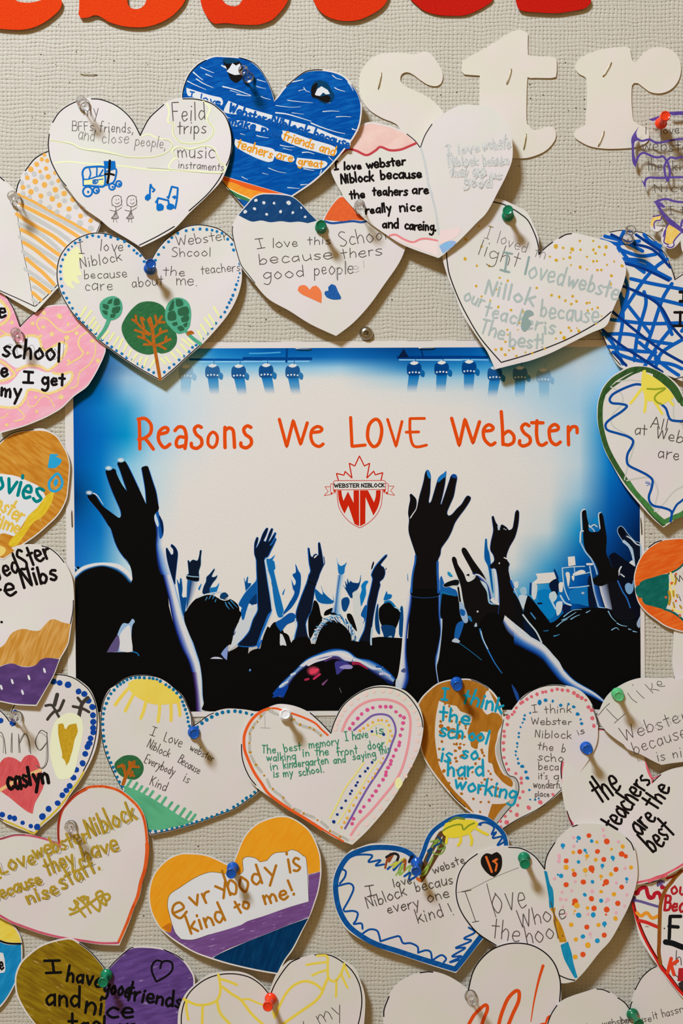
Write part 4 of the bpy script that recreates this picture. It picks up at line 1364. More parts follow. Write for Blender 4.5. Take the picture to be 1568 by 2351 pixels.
# lower dark mass
pf('172,1640* 172,1420 240,1380 320,1440 420,1450 520,1500 585,1530 620,1440 640,1432 660,1470 670,1490 720,1478 780,1500 830,1478 850,1468 880,1462 905,1470 925,1475 960,1500 1010,1400 1080,1420 1180,1400 1260,1430 1310,1400 1400,1400 1440,1450 1470,1470 1471,1627* 900,1632', BLK, 'P')
pf('1010,1470* 870,1462* 850,1470 905,1500', BLK, 'P')
pf('172,1635* 172,1480 430,1480 480,1635*', BLK, 'P')
# head at the left with a bright rim
pf('98,1290 190,1215 300,1175 400,1165 520,1205 600,1260 650,1320 692,1345 700,1440 700,2000 700,2670* 98,2670*', BLK, 'E1')
band('98,1228 180,1165 300,1132 420,1126 540,1138 620,1180 672,1225 692,1290', '98,1300 190,1222 300,1180 400,1170 520,1210 600,1268 650,1328 694,1352',
     [(0, LBc), (.25, (226, 216, 206)), (.55, (214, 210, 206)), (.75, (40, 116, 178)), (1, BLK)], 'E1')
pl('100,1175 125,1200', 2, (150, 200, 225), 'E1')
# left arm and hand
band('900,640 930,800 925,950 935,1080 960,1200 1010,1320 1040,1434', '962,590 1005,720 1005,860 995,930 1040,1060 1095,1260 1130,1400', [(0, BLK), (.2, (24, 60, 150)), (.5, (120, 160, 205)), (1, CW)], 'E1')
pf('920,600 950,580 970,650 1000,700 1012,790 1000,860 970,880 955,760 940,720 930,650', (16, 84, 160), 'E1')
pf('905,640 925,620 960,720 955,760 935,740', (190, 205, 214), 'E1')
pf('960,640 985,670 1008,750 1000,850 985,780', (8, 30, 70), 'E1')
pf('600,1070* 560,1020 510,920 470,790 430,730 350,610 240,480 222,445 235,425 290,420 320,450 380,540 470,610 540,662 558,668 572,640 560,580 490,420 440,290 415,210 420,175 470,160 515,170 530,220 580,320 632,390* 600,300 560,180 535,120 545,90 600,75 640,120 690,220 760,370 830,525* 820,380 795,230 782,160 800,140 845,135 865,180 900,290 935,400 955,520 960,580 915,650 935,800 930,950 940,1080 960,1200 1010,1320 1060,1500 1060,1700* 690,1700* 690,1300 660,1150', BLK, 'E1')
for t in ('430,730 350,610 240,480 222,445', '572,640 560,580 490,420 440,290 415,210', '630,385 600,300 560,180 535,120', '830,520 820,380 795,230 782,160', '640,120 690,220 760,370', '865,180 900,290 935,400 955,520', '660,1150 560,1020 510,920 470,790'):
    pl(t, 1.4, (30, 96, 176), 'E1')
for x, y in ((445, 155), (570, 72), (245, 408)):
    soft(x, y, 42, 26, (222, 214, 208), 'E1')
pl('290,415 330,440 390,530', 3, (200, 206, 210), 'E1', 1)
pf('304,1330 373,1320 384,1375 395,1420 405,1454 418,1490 431,1516 442,1554 447,1588 449,1634* 300,1634* 250,1500 300,1450', BLK, 'P')
band('1000,0 1060,240 1100,450 1140,600 1200,760 1260,880 1310,1050 1330,1200 1340,1405', '1100,0 1165,250 1220,440 1290,620 1350,800 1395,950 1410,1100 1420,1280 1480,1405',
     [(0, BLK), (.12, (26, 48, 140)), (.35, (120, 140, 190)), (.55, (214, 209, 205)), (.85, (206, 208, 208)), (.96, (120, 170, 210)), (1, (30, 90, 170))], 'E2')
band('1300,1000 1330,1200 1340,1405', '1355,1000 1380,1200 1400,1405', [(0, BLK), (.35, (60, 36, 100)), (.7, (120, 110, 160)), (1, (190, 196, 208))], 'E2', 10)
pf('440,795* 520,680 540,600 590,500 650,500 690,450 715,480 690,520 680,620 690,760 700,792*', (150, 178, 205), 'E2')
pf('560,780* 555,640 600,560 660,520 678,640 690,770 640,795', (214, 210, 206), 'E2')
pf('425,798* 480,700 540,620 560,700 540,790*', (92, 78, 120), 'E2')
pl('700,792 740,805 755,830', 2.4, (20, 110, 170), 'E2')
pl('430,800 560,800 700,797', 1.6, BLK, 'E2')
# second hand
arm('1040,975 1090,1050 1110,1040 1110,990 1085,960 1090,938 1130,970 1155,1030 1145,1150 1130,1290 1125,1350 1080,1220 1045,1080', NAV, 'E1', RB, 1.6)
# bracelet hand, rock hand small
band('290,600 280,700 275,930', '400,620 350,800 280,960', [(0, (30, 100, 160)), (.4, (8, 64, 124)), (1, (200, 206, 206))], 'E3', 10)
arm('290,410 305,415 310,435 345,405 395,415 415,360 425,300 440,302 432,380 430,460 410,530 412,590 400,640 285,620 280,570 300,560 295,480', (14, 24, 40), 'E3', (60, 130, 180), 1.2)
pl('280,578 340,588 405,592', 2, (150, 190, 210), 'E3')
pl('285,600 340,610 400,612', 5, BLK, 'E3')
arm('490,640 495,595 530,560 580,500 585,510 550,590 590,590 612,572 600,610 560,660 530,720 525,770 455,775 460,710', (12, 34, 66), 'E3', (90, 150, 190), 1.0)
# head in the middle left
pf('250,1040 300,920 380,830 470,795 560,790 640,830 740,830 800,860 845,910 853,990 840,1080 810,1150 790,1250 780,1330* 360,1330* 300,1200', BLK, 'E3')
for t in ('500,815 480,850', '540,800 520,835', '575,805 560,835', '590,860 600,830', '710,900 745,945', '735,870 790,940', '760,850 830,925', '700,870 720,910'):
    pl(t, 2.6, (60, 140, 190), 'E3', 0.8)
pl('390,820 480,785 580,765 650,760 720,790', 3, (190, 202, 206), 'E3')
pf('640,800 660,770 700,760 735,800 690,830 650,840', (14, 60, 100), 'E3')
pl('640,830 690,845 740,835', 2.4, (200, 208, 208), 'E3')
pf('110,380 150,300 300,300 720,300 728,420 700,480 665,560 640,660 605,700 610,760 700,720 780,640 850,550 860,1000 1300,1000 1300,1440 400,1440 330,1330 310,1050 270,820 200,600', BLK, 'E4')
pf('525,790* 560,740 605,695* 600,780 592,860* 560,835', (130, 150, 200), 'E4')
pf('405,845* 440,826 500,826 550,848*', (190, 190, 206), 'E4')
pf('670,560 720,440 760,420 840,400 850,480 835,560 740,660 640,735 612,770 650,650', (200, 204, 204), 'E4')
pl('680,500 668,580 690,540', 1.6, (20, 40, 90), 'E4')
# tall hand
arm('1035,400 1018,340 1018,240 1030,190 1046,158 1058,165 1050,215 1030,280 1045,270 1080,200 1110,120 1150,58 1165,62 1145,130 1115,200 1140,210 1180,110 1205,62 1218,68 1200,130 1162,215 1185,200 1240,108 1253,112 1225,190 1185,250 1210,230 1245,168 1255,178 1230,240 1195,310 1165,370 1130,395 1140,500 1160,650 1190,830 1205,940 1195,975 1165,1010 1130,1100 1090,1200 1040,1340 840,1340 900,1260 960,1180 1000,1060 1050,960 1050,870 1045,650 1040,520', (12, 22, 40), 'E3', RB, 2.0)
pl('1132,410 1150,520 1172,660 1198,830 1210,940', 2.6, (196, 206, 208), 'E3')
pl('1195,985 1165,1040 1130,1130 1085,1240 1050,1340', 5, (26, 100, 180), 'E3')
pl('1205,990 1178,1050 1142,1140 1100,1240 1075,1320', 2.6, (190, 204, 208), 'E3')
pf('1040,500 1050,480 1090,500 1180,460 1190,540 1260,560 1300,620 1300,800 860,980 950,780 1000,600', BLK, 'E4')
pf('1190,560* 1215,570 1250,650 1262,700* 1220,690 1190,690', (206, 208, 206), 'E4')
pf('1140,445 1200,400 1300,330 1360,350 1350,420 1270,460 1220,520 1200,540', (14, 80, 150), 'E4')
pl('850,980 880,880 930,760 980,640', 4, (26, 96, 178), 'E4')
pl('852,975 890,870 925,790', 1.8, (190, 204, 208), 'E4')
# rock hand centre
arm('245,200 258,198 275,290 300,310 320,280 345,270 372,290 370,140 385,132 400,200 415,280 430,400 420,430 385,510 370,560 340,640 325,700 305,830 280,960 250,1020 220,1110 240,1230 265,1290 262,1400 60,1400 90,1260 120,1110 100,1050 105,960 150,820 200,690 235,600 255,520 275,480 258,380 250,290', (14, 22, 40), 'E5', RB, 2.0)
pf('315,315 340,285 360,285 345,305 325,322', (220, 212, 204), 'E5')
pl('435,305 445,380 432,405', 2, (20, 60, 110), 'E5')
pf('222,1110* 248,1050* 250,1180 262,1290* 240,1240', (206, 208, 206), 'E5')
pl('97,1050 92,1110 110,1120 80,1240 62,1330', 3, (190, 204, 208), 'E5')
pl('240,596 290,620 340,640', 2.2, BLK, 'E5')
pf('70,1340 110,1280 200,1265 265,1300 270,1500 50,1500', BLK, 'E5')
# pointing hand
arm('1195,278 1190,300 1115,400 1150,430 1170,490 1150,560 1105,605 1112,640 1090,720 1060,860 1030,1010 1010,1150 990,1290 985,1359 850,1359 920,1180 940,1050 960,850 990,720 1020,570 1005,530 1020,480 1060,410 1120,340 1175,285', (14, 20, 34), 'E5', RB, 2.0)
arm('1030,358 1040,375 1020,440 1003,462 1010,410', (14, 26, 50), 'E5')
arm('1170,460 1185,435 1190,445 1178,465', (14, 40, 80), 'E5')
pf('830,1359 870,1325 930,1325 985,1359', BLK, 'E5')
pl('1015,1160 1003,1280 1003,1359', 4, (170, 196, 208), 'E5')
# curly head in front
pf('330,1359* 390,1190 470,1090 560,1065 650,1110 740,1200 775,1300 780,1400*', BLK, 'E5')
band('300,1330 330,1200 420,1085 520,1010 600,1002 700,1060 780,1150 825,1270', '330,1340 365,1210 440,1110 530,1040 600,1032 690,1085 760,1180 800,1280', [(0, (90, 160, 195)), (.5, (218, 212, 206)), (1, (70, 140, 180))], 'E5', 20)
for k in range(46):
    t = k / 45
    a = math.pi * (0.97 - 0.94 * t)
    q = random.uniform(0.86, 1.02)
    x, y = 560 + 262 * q * math.cos(a), 1330 - 322 * q * math.sin(a)
    da = 0.16 + random.uniform(-.05, .1)
    x2, y2 = 560 + 235 * q * math.cos(a - da), 1345 - 285 * q * math.sin(a - da)
    pl('%g,%g %g,%g' % (x, y, x2, y2), 2.6, [(90, 150, 180), (30, 110, 170), (214, 212, 206), (12, 60, 110)][k % 4], 'E5', 0.8)
pf('505,990 540,972 580,985 600,1000 540,1000', BLK, 'E5')
pf('712,1505* 720,1480 780,1468 842,1480 850,1505*', BLK, 'P')
pf('560,1535* 572,1498 600,1490 625,1510 620,1540*', BLK, 'P')
pf('50,1330 110,1285 200,1270 270,1300 275,1480 40,1480', BLK, 'E5')
pf('835,1359 870,1318 940,1318 992,1350 995,1480 830,1480', BLK, 'E5')
# right main arm and hand
band('200,-120 130,250 110,500 95,700 70,900 45,1000 42,1060', '215,-120 205,200 165,450 150,700 175,930 170,1010 140,1085', [(0, CW), (.45, (200, 204, 210)), (.75, (30, 76, 170)), (1, BLK)], 'F4')
pf('90,900 120,870 150,880 140,910 110,915', (70, 80, 130), 'F4')
pf('210,-60* 212,100 172,420 160,640 165,850 185,960 150,1090 300,1090 480,1040* 450,900 440,800 465,680 495,500 475,300 472,-60*', BLK, 'F4')
band('470,-40 474,300 494,500 462,680 438,800 470,1030', '512,-40 520,340 512,520 485,760 460,860 482,1020', [(0, BLK), (.25, (22, 76, 166)), (.6, (160, 186, 208)), (.85, (190, 200, 206)), (1, BLK)], 'F4')
arm('385,1520 360,1430 320,1310 280,1180 270,1080 280,950 265,850 275,740 298,620 290,540 312,525 370,580 395,620 400,680 385,770 330,850 300,920 320,890 390,790 420,700 450,560 490,420 520,300 540,190 575,135 610,160 632,230 630,330 622,500 600,650 612,680 640,650 680,520 730,350 770,250 860,180 885,160 880,240 865,370 830,540 795,690 805,700 840,600 880,480 930,330 965,230 1010,202 1055,225 1065,265 1040,400 1010,560 960,680 905,810 905,860 925,885 980,860 1060,770 1140,690 1200,590 1240,555 1285,580 1280,630 1200,760 1110,880 1030,1000 980,1130 920,1250 850,1350 805,1420 790,1520 750,1620 740,1800 750,2000 755,2200 330,2200 330,1950 350,1800 380,1600', (18, 14, 13), 'F1', (40, 90, 150), 0.9)
pf('332,2080* 752,2080* 757,2320* 330,2320*', BLK, 'F1')
pl('745,1640 745,1800 755,2000 758,2138', 5, (20, 84, 168), 'F1')
pl('385,1540 378,1640 345,1800 325,1960 318,2138', 4, (24, 92, 176), 'F1')
pl('300,920 345,850 390,785 415,700', 2.4, (220, 213, 204), 'F1', 1.4)
pf('575,135 605,160 632,230 632,280 600,270 570,200', (30, 120, 188), 'F1')
pf('770,250 830,205 885,150 880,240 840,270 750,340', (24, 112, 184), 'F1')
pf('970,235 1010,204 1052,225 1060,262 1010,270', (14, 66, 140), 'F1')
# two-finger hand
pf('0,930* 20,900 60,1000 150,1050 200,1080 225,1200 235,1411* 0,1411*', (20, 92, 160), 'F2')
pf('20,1150 40,1110 100,1130 200,1140 225,1200 240,1411 20,1411', BLK, 'F2')
pl('25,1100 70,1110 130,1125 190,1140', 5, (16, 110, 160), 'F2', 2)
pf('90,850 110,850 155,905 120,910 90,880', (30, 140, 180), 'F2')
arm('258,590 275,560 310,570 350,630 400,710 450,780 520,880 560,965 500,910 440,885 400,870 350,780 300,690 265,620', (18, 15, 14), 'F2')
band('380,860 480,950 560,1000 600,1210', '470,880 560,960 610,1080 650,1240', [(0, BLK), (.4, (20, 64, 150)), (1, (196, 204, 208))], 'F2', 12)
arm('142,700 165,668 195,690 215,760 260,830 290,880 330,970 400,945 450,900 500,990 560,1090 590,1230 720,1260 780,1380 800,1500 420,1500 320,1350 280,1200 255,1050 230,960 180,830', (18, 15, 14), 'F2')
arm('40,1010 100,970 190,945 230,960 215,1010 150,1015 70,1035', (14, 14, 18), 'F2', (190, 202, 208), 1.6)
pl('325,890 350,880 345,895', 3, BLK, 'F2')
pl('395,905 440,885 500,910 560,965', 3, (214, 210, 206), 'F2', 1.4)
pf('600,1190* 640,1160 700,1200 715,1255* 650,1230', (214, 210, 204), 'F2')
arm('545,455 560,455 570,560 600,680 640,1090 620,1050 580,800 535,680', (6, 84, 150), 'F2', (110, 170, 205), 1.6)
band('630,820 650,1000 650,1180', '690,820 710,1000 715,1230', [(0, (120, 165, 200)), (.3, (214, 210, 205)), (.7, (190, 202, 208)), (1, (24, 84, 168))], 'F2', 12)
arm('622,190 640,180 665,250 690,290 720,330 740,285 800,320 825,352 870,330 890,240 905,140 930,108 947,130 940,270 900,430 830,560 795,680 835,760 820,800 850,950 900,1100 960,1250 1010,1430 722,1430 715,1200 700,1000 670,820 610,812 595,780 650,720 640,650 605,590 610,500 635,390 640,340 630,260', (17, 14, 13), 'F2', (24, 70, 140), 1.2)
pf('690,300 705,290 720,345 700,355', (180, 196, 208), 'F2')
pd('770,335 790,345', 7, (190, 200, 206), 'F2')
pl('770,680 800,695', 2.4, (220, 212, 204), 'F2')
pd('712,748', 10, (180, 190, 200), 'F2')
pl('830,830 860,960 910,1100 980,1280 1010,1400', 3, (190, 202, 208), 'F2')
pl('850,960 880,1040', 5, (24, 84, 160), 'F2')
# cameras, screens and the far right
CRM, TEAL = (218, 211, 202), (6, 120, 184)
for t, c in (('250,845* 465,828* 480,935 230,965 215,950 270,900', CRM), ('625,650* 705,642* 716,745* 632,760*', CRM), ('200,960 270,980 250,1140 210,1120', (200, 205, 204)), ('0,945 50,940 45,1010 20,1020', (200, 205, 204)),
             ('280,1050 420,1040 460,1180 490,1280 440,1366 370,1366 330,1280 290,1180', TEAL), ('70,1020 130,1000 150,1080 90,1090', (150, 185, 200)), ('60,1100 170,1110 190,1180 130,1250 80,1230', (190, 202, 206)),
             ('410,960 500,900 520,960 500,1100 440,1060', NAV), ('460,795 475,790 520,900 500,920', (6, 44, 96)), ('520,960 570,950 560,1060 530,1060', CRM), ('600,835 640,830 650,900 630,1000 610,900', CRM), ('680,850 780,800 830,830 720,870', CRM), ('670,870 700,870 695,930 680,920', CRM),
             ('655,1040 860,1000 885,1120 870,1220 760,1200 660,1180', (16, 112, 178)), ('860,900 920,900 950,1200 870,1220', (12, 20, 40)), ('550,1220 660,1200 640,1280 590,1310', (12, 24, 60)), ('410,1080 470,1050 500,1120 450,1180 420,1140', (190, 204, 206)), ('490,1190 560,1170 550,1280 500,1330', (200, 206, 206))):
    pf(t, c, 'F3')
for t, w, c in (('560,780 585,1010 640,1150', 2.6, LBc), ('560,780 700,765 820,760', 2.4, LBc), ('700,770 705,850', 2, LBc), ('640,1010 760,1000 870,985', 2.4, LBc), ('880,760 900,880 930,1050 980,1230', 2.6, LBc), ('690,870 790,850 880,830', 2, LBc), ('415,1120 480,1250', 4, LBc), ('195,960 190,1080', 5, (6, 60, 120)), ('540,1100 590,1180 660,1210', 4, LBc), ('850,735 905,735', 5, CRM), ('0,1050 60,1180 120,1366', 4, (60, 130, 190)), ('280,1190 320,1190', 4, NAV)):
    pl(t, w, c, 'F3')
pf('150,1120 200,1130 330,1300 380,1400 120,1400', (10, 14, 24), 'F3')
soft(800, 1070, 26, 20, (190, 204, 208), 'F3')
arm('1205,350 1215,310 1240,295 1275,320 1320,385 1400,470 1468,515 1468,780 1420,800 1395,640 1370,540 1290,490 1225,400', (12, 20, 36), 'F3', (150, 180, 200), 3)
pf('1215,330 1240,305 1265,330 1290,390 1260,420 1225,390', (8, 12, 22), 'F3')
pl('1275,470 1340,530 1375,620 1390,700', 7, (170, 190, 206), 'F3', 4)
pf('1330,740 1370,690 1400,720 1400,800 1380,820', (206, 208, 206), 'F3')
pl('1310,410 1360,440 1420,500 1468,517', 2.6, (196, 204, 208), 'F3')
pf('1100,640* 1160,600 1230,640 1400,760 1468,760* 1468,1366* 1330,1366* 1230,1000 1150,790', (10, 14, 26), 'F3')
pl('1215,860 1225,800 1245,765', 3.4, (206, 208, 208), 'F3')
pl('1240,850 1280,880', 3, (190, 200, 208), 'F3')
pf('1290,980 1330,950 1370,970 1385,915 1390,980 1380,1050 1340,1085 1300,1050', (120, 160, 195), 'F3')
band('985,985 1010,1080 1060,1240', '1090,960 1130,1130 1180,1280', [(0, (214, 209, 204)), (.35, (150, 160, 185)), (1, (20, 20, 26))], 'F3', 10)
band('905,930 930,1080 980,1240', '985,960 1010,1080 1055,1240', [(0, LBc), (.3, (24, 84, 160)), (1, (10, 30, 80))], 'F3', 10)
pf('1095,940 1180,920 1230,960 1320,1160 1400,1366 1180,1366 1130,1200', (16, 16, 22), 'F3')
pl('1205,930 1260,1050 1310,1130 1350,1240', 3, (40, 104, 180), 'F3')
arm('790,130 810,105 835,110 845,180 865,270 870,345 930,362 1000,335 985,200 985,160 1005,140 1030,160 1050,260 1075,430 1070,600 1110,690 1140,770 1200,790 1215,860 1190,930 1090,960 1010,990 930,965 925,900 985,850 940,720 860,620 820,540 805,440 800,300', (15, 13, 13), 'F3')
pl('785,340 778,160 795,108 820,98', 3, (206, 208, 208), 'F3')
pl('770,480 775,360 800,350', 4, (196, 204, 206), 'F3')
pl('772,480 830,590 900,680 945,780 965,850', 3.4, (150, 180, 205), 'F3')
pl('998,320 982,180 990,140 1005,134', 2.6, (190, 204, 210), 'F3')
pl('870,285 890,300 930,275 965,300', 2.6, (206, 208, 208), 'F3')
pl('875,300 910,320 935,355', 2.2, (190, 200, 208), 'F3')
pf('905,240 930,200 975,190 975,280 935,265', (16, 128, 186), 'F3')
# dark lower right, with the long lit arm
pf('250,500 420,490 500,440 600,370 640,300 700,290 830,270 960,280 1050,290 1130,420 1250,470 1330,520 1425,560 1425,1400 900,1400 500,900 300,600', BLK, 'F5')
for t in ('480,480 540,430 600,400', '540,410 600,385 700,320', '640,400 690,370 740,350', '560,370 660,300 760,290', '815,325 860,300', '960,265 1030,275', '1100,520 1150,495 1180,520', '1160,445 1210,470 1270,480', '1290,510 1320,520', '1340,535 1385,545', '1060,310 1100,380 1150,430'):
    pl(t, 2.6, (130, 180, 210), 'F5', 1.0)
pl('320,515 350,530 385,525', 4, (30, 120, 170), 'F5', 2)
pl('450,590 490,580 512,570', 3, (60, 140, 190), 'F5', 1)
pf('1380,450 1425,350* 1425,480* 1405,500', (150, 165, 190), 'F5')
pf('0,100* 60,200 130,400 110,560* 0,450*', (14, 14, 16), 'F5')
pf('110,420 200,500 290,660* 200,600 130,540', (8, 22, 46), 'F5')
pl('100,350 160,430 250,540 310,660', 3.4, (190, 202, 208), 'F5')
pf('160,180 300,300 420,480 300,520 120,340', BLK, 'F5')
pl('190,330 240,395', 3, (60, 130, 180), 'F5')
pf('1140,340 1250,400 1400,560 1568,700 1568,1300 1290,1300 1150,1000 900,500 1000,300', BLK, 'F4')
band('1160,325 1250,400 1350,480 1470,580 1568,640', '1140,400 1190,500 1290,590 1440,710 1568,800', [(0, (206, 207, 206)), (.45, (216, 210, 204)), (.7, (90, 120, 180)), (1, BLK)], 'F4')
band('0,440 100,545 300,660 380,730 440,800 510,880 560,970 680,1090 900,1220 1015,1315', '0,680 120,740 300,840 400,960 480,1060 560,1130 680,1200 850,1265 1000,1340', [(0, (190, 200, 208)), (.3, (212, 208, 204)), (.6, (60, 120, 190)), (.85, (10, 60, 140)), (1, BLK)], 'F5')
pl('560,970 680,1090 900,1220 1010,1310', 2.4, (20, 96, 176), 'F5', 1)
pl('905,470 930,560 990,690 1060,820 1130,920', 4, (40, 120, 190), 'F4', 1.6)
pl('915,490 940,580 985,670', 2, (190, 204, 210), 'F4')
pf('1230,1040 1260,1070 1300,1140 1310,1220 1280,1190', (30, 70, 140), 'F4')
for t, c in (('690,200* 720,190* 770,300 780,390 740,400 700,310', (150, 175, 200)), ('700,260 750,280 745,330 705,320', (20, 90, 160)), ('660,430 700,390 740,400 690,560 650,590 640,540', (24, 90, 160)), ('615,595 650,560 700,590 690,610', (180, 190, 200)), ('780,330 810,340 825,390 800,380', (30, 110, 170)), ('845,440 865,400 875,440', (170, 190, 205))):
    pf(t, c, 'F4')
pl('680,40 700,180', 4, BLK, 'F4')
pl('690,610 760,660 840,720 920,785', 1.4, (30, 110, 160), 'F4')
pd('880,287', 10, (190, 196, 204), 'F4')
# bright hair at the bottom
band('110,840 200,730 330,610 440,500 560,440 700,392 820,395 900,430 960,480 1080,500 1200,560 1290,630 1340,690', '215,885 265,780 345,660 440,580 520,540 640,515 760,500 830,545 900,530 985,545 1090,620 1200,690 1300,750', [(0, (10, 50, 120)), (.15, (24, 100, 180)), (.4, (150, 180, 205)), (.6, (90, 110, 160)), (.85, (30, 40, 100)), (1, BLK)], 'E6', 50)
band('380,560 480,490 620,440 760,408 860,420 920,470', '420,570 520,510 640,470 760,460 830,505 900,520', [(0, (160, 190, 210)), (.4, (224, 214, 208)), (1, (200, 195, 205))], 'E6', 16)
band('920,470 1020,510 1120,560 1220,570', '910,520 1000,540 1110,600 1200,600', [(0, (120, 165, 200)), (.5, (218, 212, 208)), (1, (150, 170, 200))], 'E6', 12)
pl('470,548 540,515 640,490 700,470', 7, (214, 206, 208), 'E6', 3)
pl('640,510 720,480 780,490', 5, (70, 44, 96), 'E6')
pl('185,770 220,740 262,722', 4, (206, 210, 214), 'E6')
pl('300,650 335,635', 5, (190, 204, 214), 'E6')
pf('110,880* 150,800 200,780 270,760 220,880* 190,860 160,870', (14, 62, 150), 'E6')
pf('740,520 830,520 900,560 820,600 760,650 745,610', (60, 56, 130), 'E6')
pf('780,575 840,550 910,560 900,590 810,590', (150, 140, 190), 'E6')
pl('920,535 980,540 1060,590', 8, (150, 30, 62), 'E6', 3)
soft(520, 612, 72, 54, (226, 70, 96), 'E6', (26, 11, 18))
pl('500,630 560,600', 7, (226, 60, 88), 'E6')
pl('525,690 585,645', 5, (190, 44, 80), 'E6')
pl('440,700 470,692', 5, (170, 40, 72), 'E6')
pl('615,745 660,700', 5, (130, 74, 120), 'E6', 2)
pl('1190,640 1240,640 1290,660', 6, (190, 184, 206), 'E6', 3)
pl('1150,570 1200,575 1215,590', 4, (14, 80, 160), 'E6')
pf('1230,690 1310,720 1320,750 1260,730', (20, 34, 90), 'E6')
pl('780,780 800,830', 1, (120, 120, 110), 'E6')
pf('1345,790 1350,690 1390,720 1400,790', (200, 204, 208), 'E6')

# printed words and the crest
RDH = ink((222, 74, 14), 0.5)
poster.lay = 0.07
poster.inc = 0.0003
poster.part('headline')
V('D1')
for t in ('612,660 616,780 617,888', '604,656 660,652 704,700 700,765 655,803 608,814', '655,803 690,845 722,890', '772,772 828,758 836,730 806,722 768,758 766,825 808,878 852,852', '892,745 922,716 962,726 980,785 976,850 970,885', '972,800 926,795 902,835 914,872 968,862', '1098,720 1072,708 1044,732 1058,774 1096,808 1100,855 1062,884 1024,872 1020,845',
          '1283,720 1282,800 1284,878', '1283,745 1315,724 1345,740 1354,800 1358,876', '1486,720 1458,708 1430,734 1444,775 1484,806 1488,850 1450,880 1410,866 1408,842'):
    poster.line(S(t), 8.2, RDH)
poster.line(S('1190,757 1222,790 1216,850 1186,878 1152,850 1156,790'), 7.4, RDH, closed=True)
V('D2')
for t in ('255,605* 308,802* 355,612* 408,785* 456,630*', '492,699 548,692 562,672 530,656 492,680 482,730 500,780 540,800 570,782', '768,592* 778,799* 872,790*', '1034,605* 1095,800* 1138,620*', '1300,598 1195,599* 1196,700 1212,780 1245,803 1314,790', '1168,697 1258,695'):
    poster.line(S(t), 7.6 if t[0] != '1' else 6.6, RDH)
poster.line(S('942,605 900,650 892,740 930,800 972,775 992,690 976,622'), 8, RDH, closed=True)
V('D3')
for t in ('55,622* 112,827* 155,628* 215,808* 264,648*', '292,718 352,712 366,690 332,670 296,705 300,775 345,822 380,806', '427,572 436,700 440,818', '442,745 482,718 520,752 518,800 480,822 446,815', '635,678 606,664 580,690 598,730 640,766 640,808 592,830 564,812 566,790', '695,640 692,740 705,808 735,824 766,806', '655,655 740,656', '785,718 845,710 856,688 825,668 788,704 796,785 835,820 870,800', '930,685 930,760 932,820', '934,720 960,686 992,690 996,730'):
    poster.line(S(t), 8.0, RDH)
V('D4')
poster.part('crest')
RC = ink((200, 36, 12), 0.5)
poster.line(S('425,545* 390,425* 520,455* 540,390* 658,505* 610,250* 705,298* 785,125* 870,298* 960,250* 912,505* 1030,385* 1055,450* 1185,412* 1155,540*'), 2.7, RC)
poster.line(S('338,702 338,575* 362,548* 785,546 1208,545* 1234,572* 1234,700'), 1.4, RC)
poster.line(S('345,706 785,703 1228,700'), 1.3, RC)
for t in ('332,612 300,600 290,612 290,745', '285,652* 190,653* 250,730* 180,808* 320,780*', '1240,596 1270,596 1279,612 1276,745', '1284,643* 1380,643* 1320,722* 1390,800* 1250,776*', '340,750 360,768 378,748', '1200,748 1215,765 1236,748'):
    poster.line(S(t), 1.3, RC)
for t in ('336,706* 382,704* 376,750 346,742', '1188,702* 1232,700* 1230,740 1198,750', '288,752 320,750 330,770 300,786', '1240,745 1275,742 1272,778 1240,772'):
    poster.fill(S(t), RC)
poster.line(S('403,712 408,850 432,1000 502,1130 600,1240 700,1312 790,1358* 880,1312 980,1240 1080,1130 1148,1000 1174,850 1178,706'), 1.4, RC)
poster.fill(S('415,715* 475,715* 485,800 512,895* 588,735* 685,930* 685,715* 778,715* 780,1330* 700,1290* 595,975* 530,1115* 470,1000 430,870'), RC)
poster.fill(S('795,715* 930,715* 1035,920* 1065,820 1070,715* 1150,712* 1140,860 1100,1010 1025,1145* 890,830* 885,1280* 795,1330*'), RC)
BT = ink((24, 22, 24))
poster.part('crest_lettering', 'crest')
poster.text('WEBSTER', 352, 664, 780, 661, 60, 2.1, BT, jit=0, serif=1.5)
poster.text('NIBLOCK', 815, 660, 1212, 657, 60, 2.1, BT, jit=0, serif=1.5)
poster.build()
for ch in poster.root.children:
    ch['label'] = {'headline': 'orange-red hand-lettered headline', 'crest': 'red maple leaf crest with initials and a banner'}.get(ch.name, 'printed photo of a crowd with raised hands under blue stage light')

# ---------------------------------------------------------------- hearts at the sides of the poster
V('C2')
h = heart('pink', 'pink heart with gold squiggles and black words in white clouds',
          S('240,578* 205,480 165,370 110,270 50,190 -30,150 -180,130 -340,190 -450,330 -480,520 -440,760 -330,1050 -180,1400 -60,1700 -10,1850* 130,1810 300,1760 500,1680 620,1620 740,1545 880,1410 1030,1300 1090,1220 1150,1120 1200,1020 1240,930 1262,830 1220,620 1100,430 960,345 800,318 700,316 600,325 520,350 430,400 330,480', 'C2'),
          9, gx=0.012, gy=0.03, pin=(40, 770), k=2e-5)
PINK = marker((238, 158, 172), (242, 176, 186), 25, 70, 3)
h.part('pink_paint')
h.fill(S('240,590* 200,480 160,370 105,275 45,197 -30,157 -180,137 -334,194 -443,330 -473,520 -433,760 -323,1050 -174,1400 -55,1695 -6,1838* 130,1802 300,1752 500,1672 620,1612 736,1538 876,1402 1026,1293 1084,1216 1144,1116 1194,1016 1234,928 1256,830 1214,622 1095,435 958,352 800,325 700,323 600,332 522,357 433,407 335,486'), PINK)
h.outline([S('240,575 205,478 165,370 110,270 70,205'), S('240,575 330,480 430,400 520,352')], 1.6)
GLD = grain((226, 190, 112), (236, 210, 142), 900)
h.part('white_clouds')
CLD = ink((222, 216, 214))
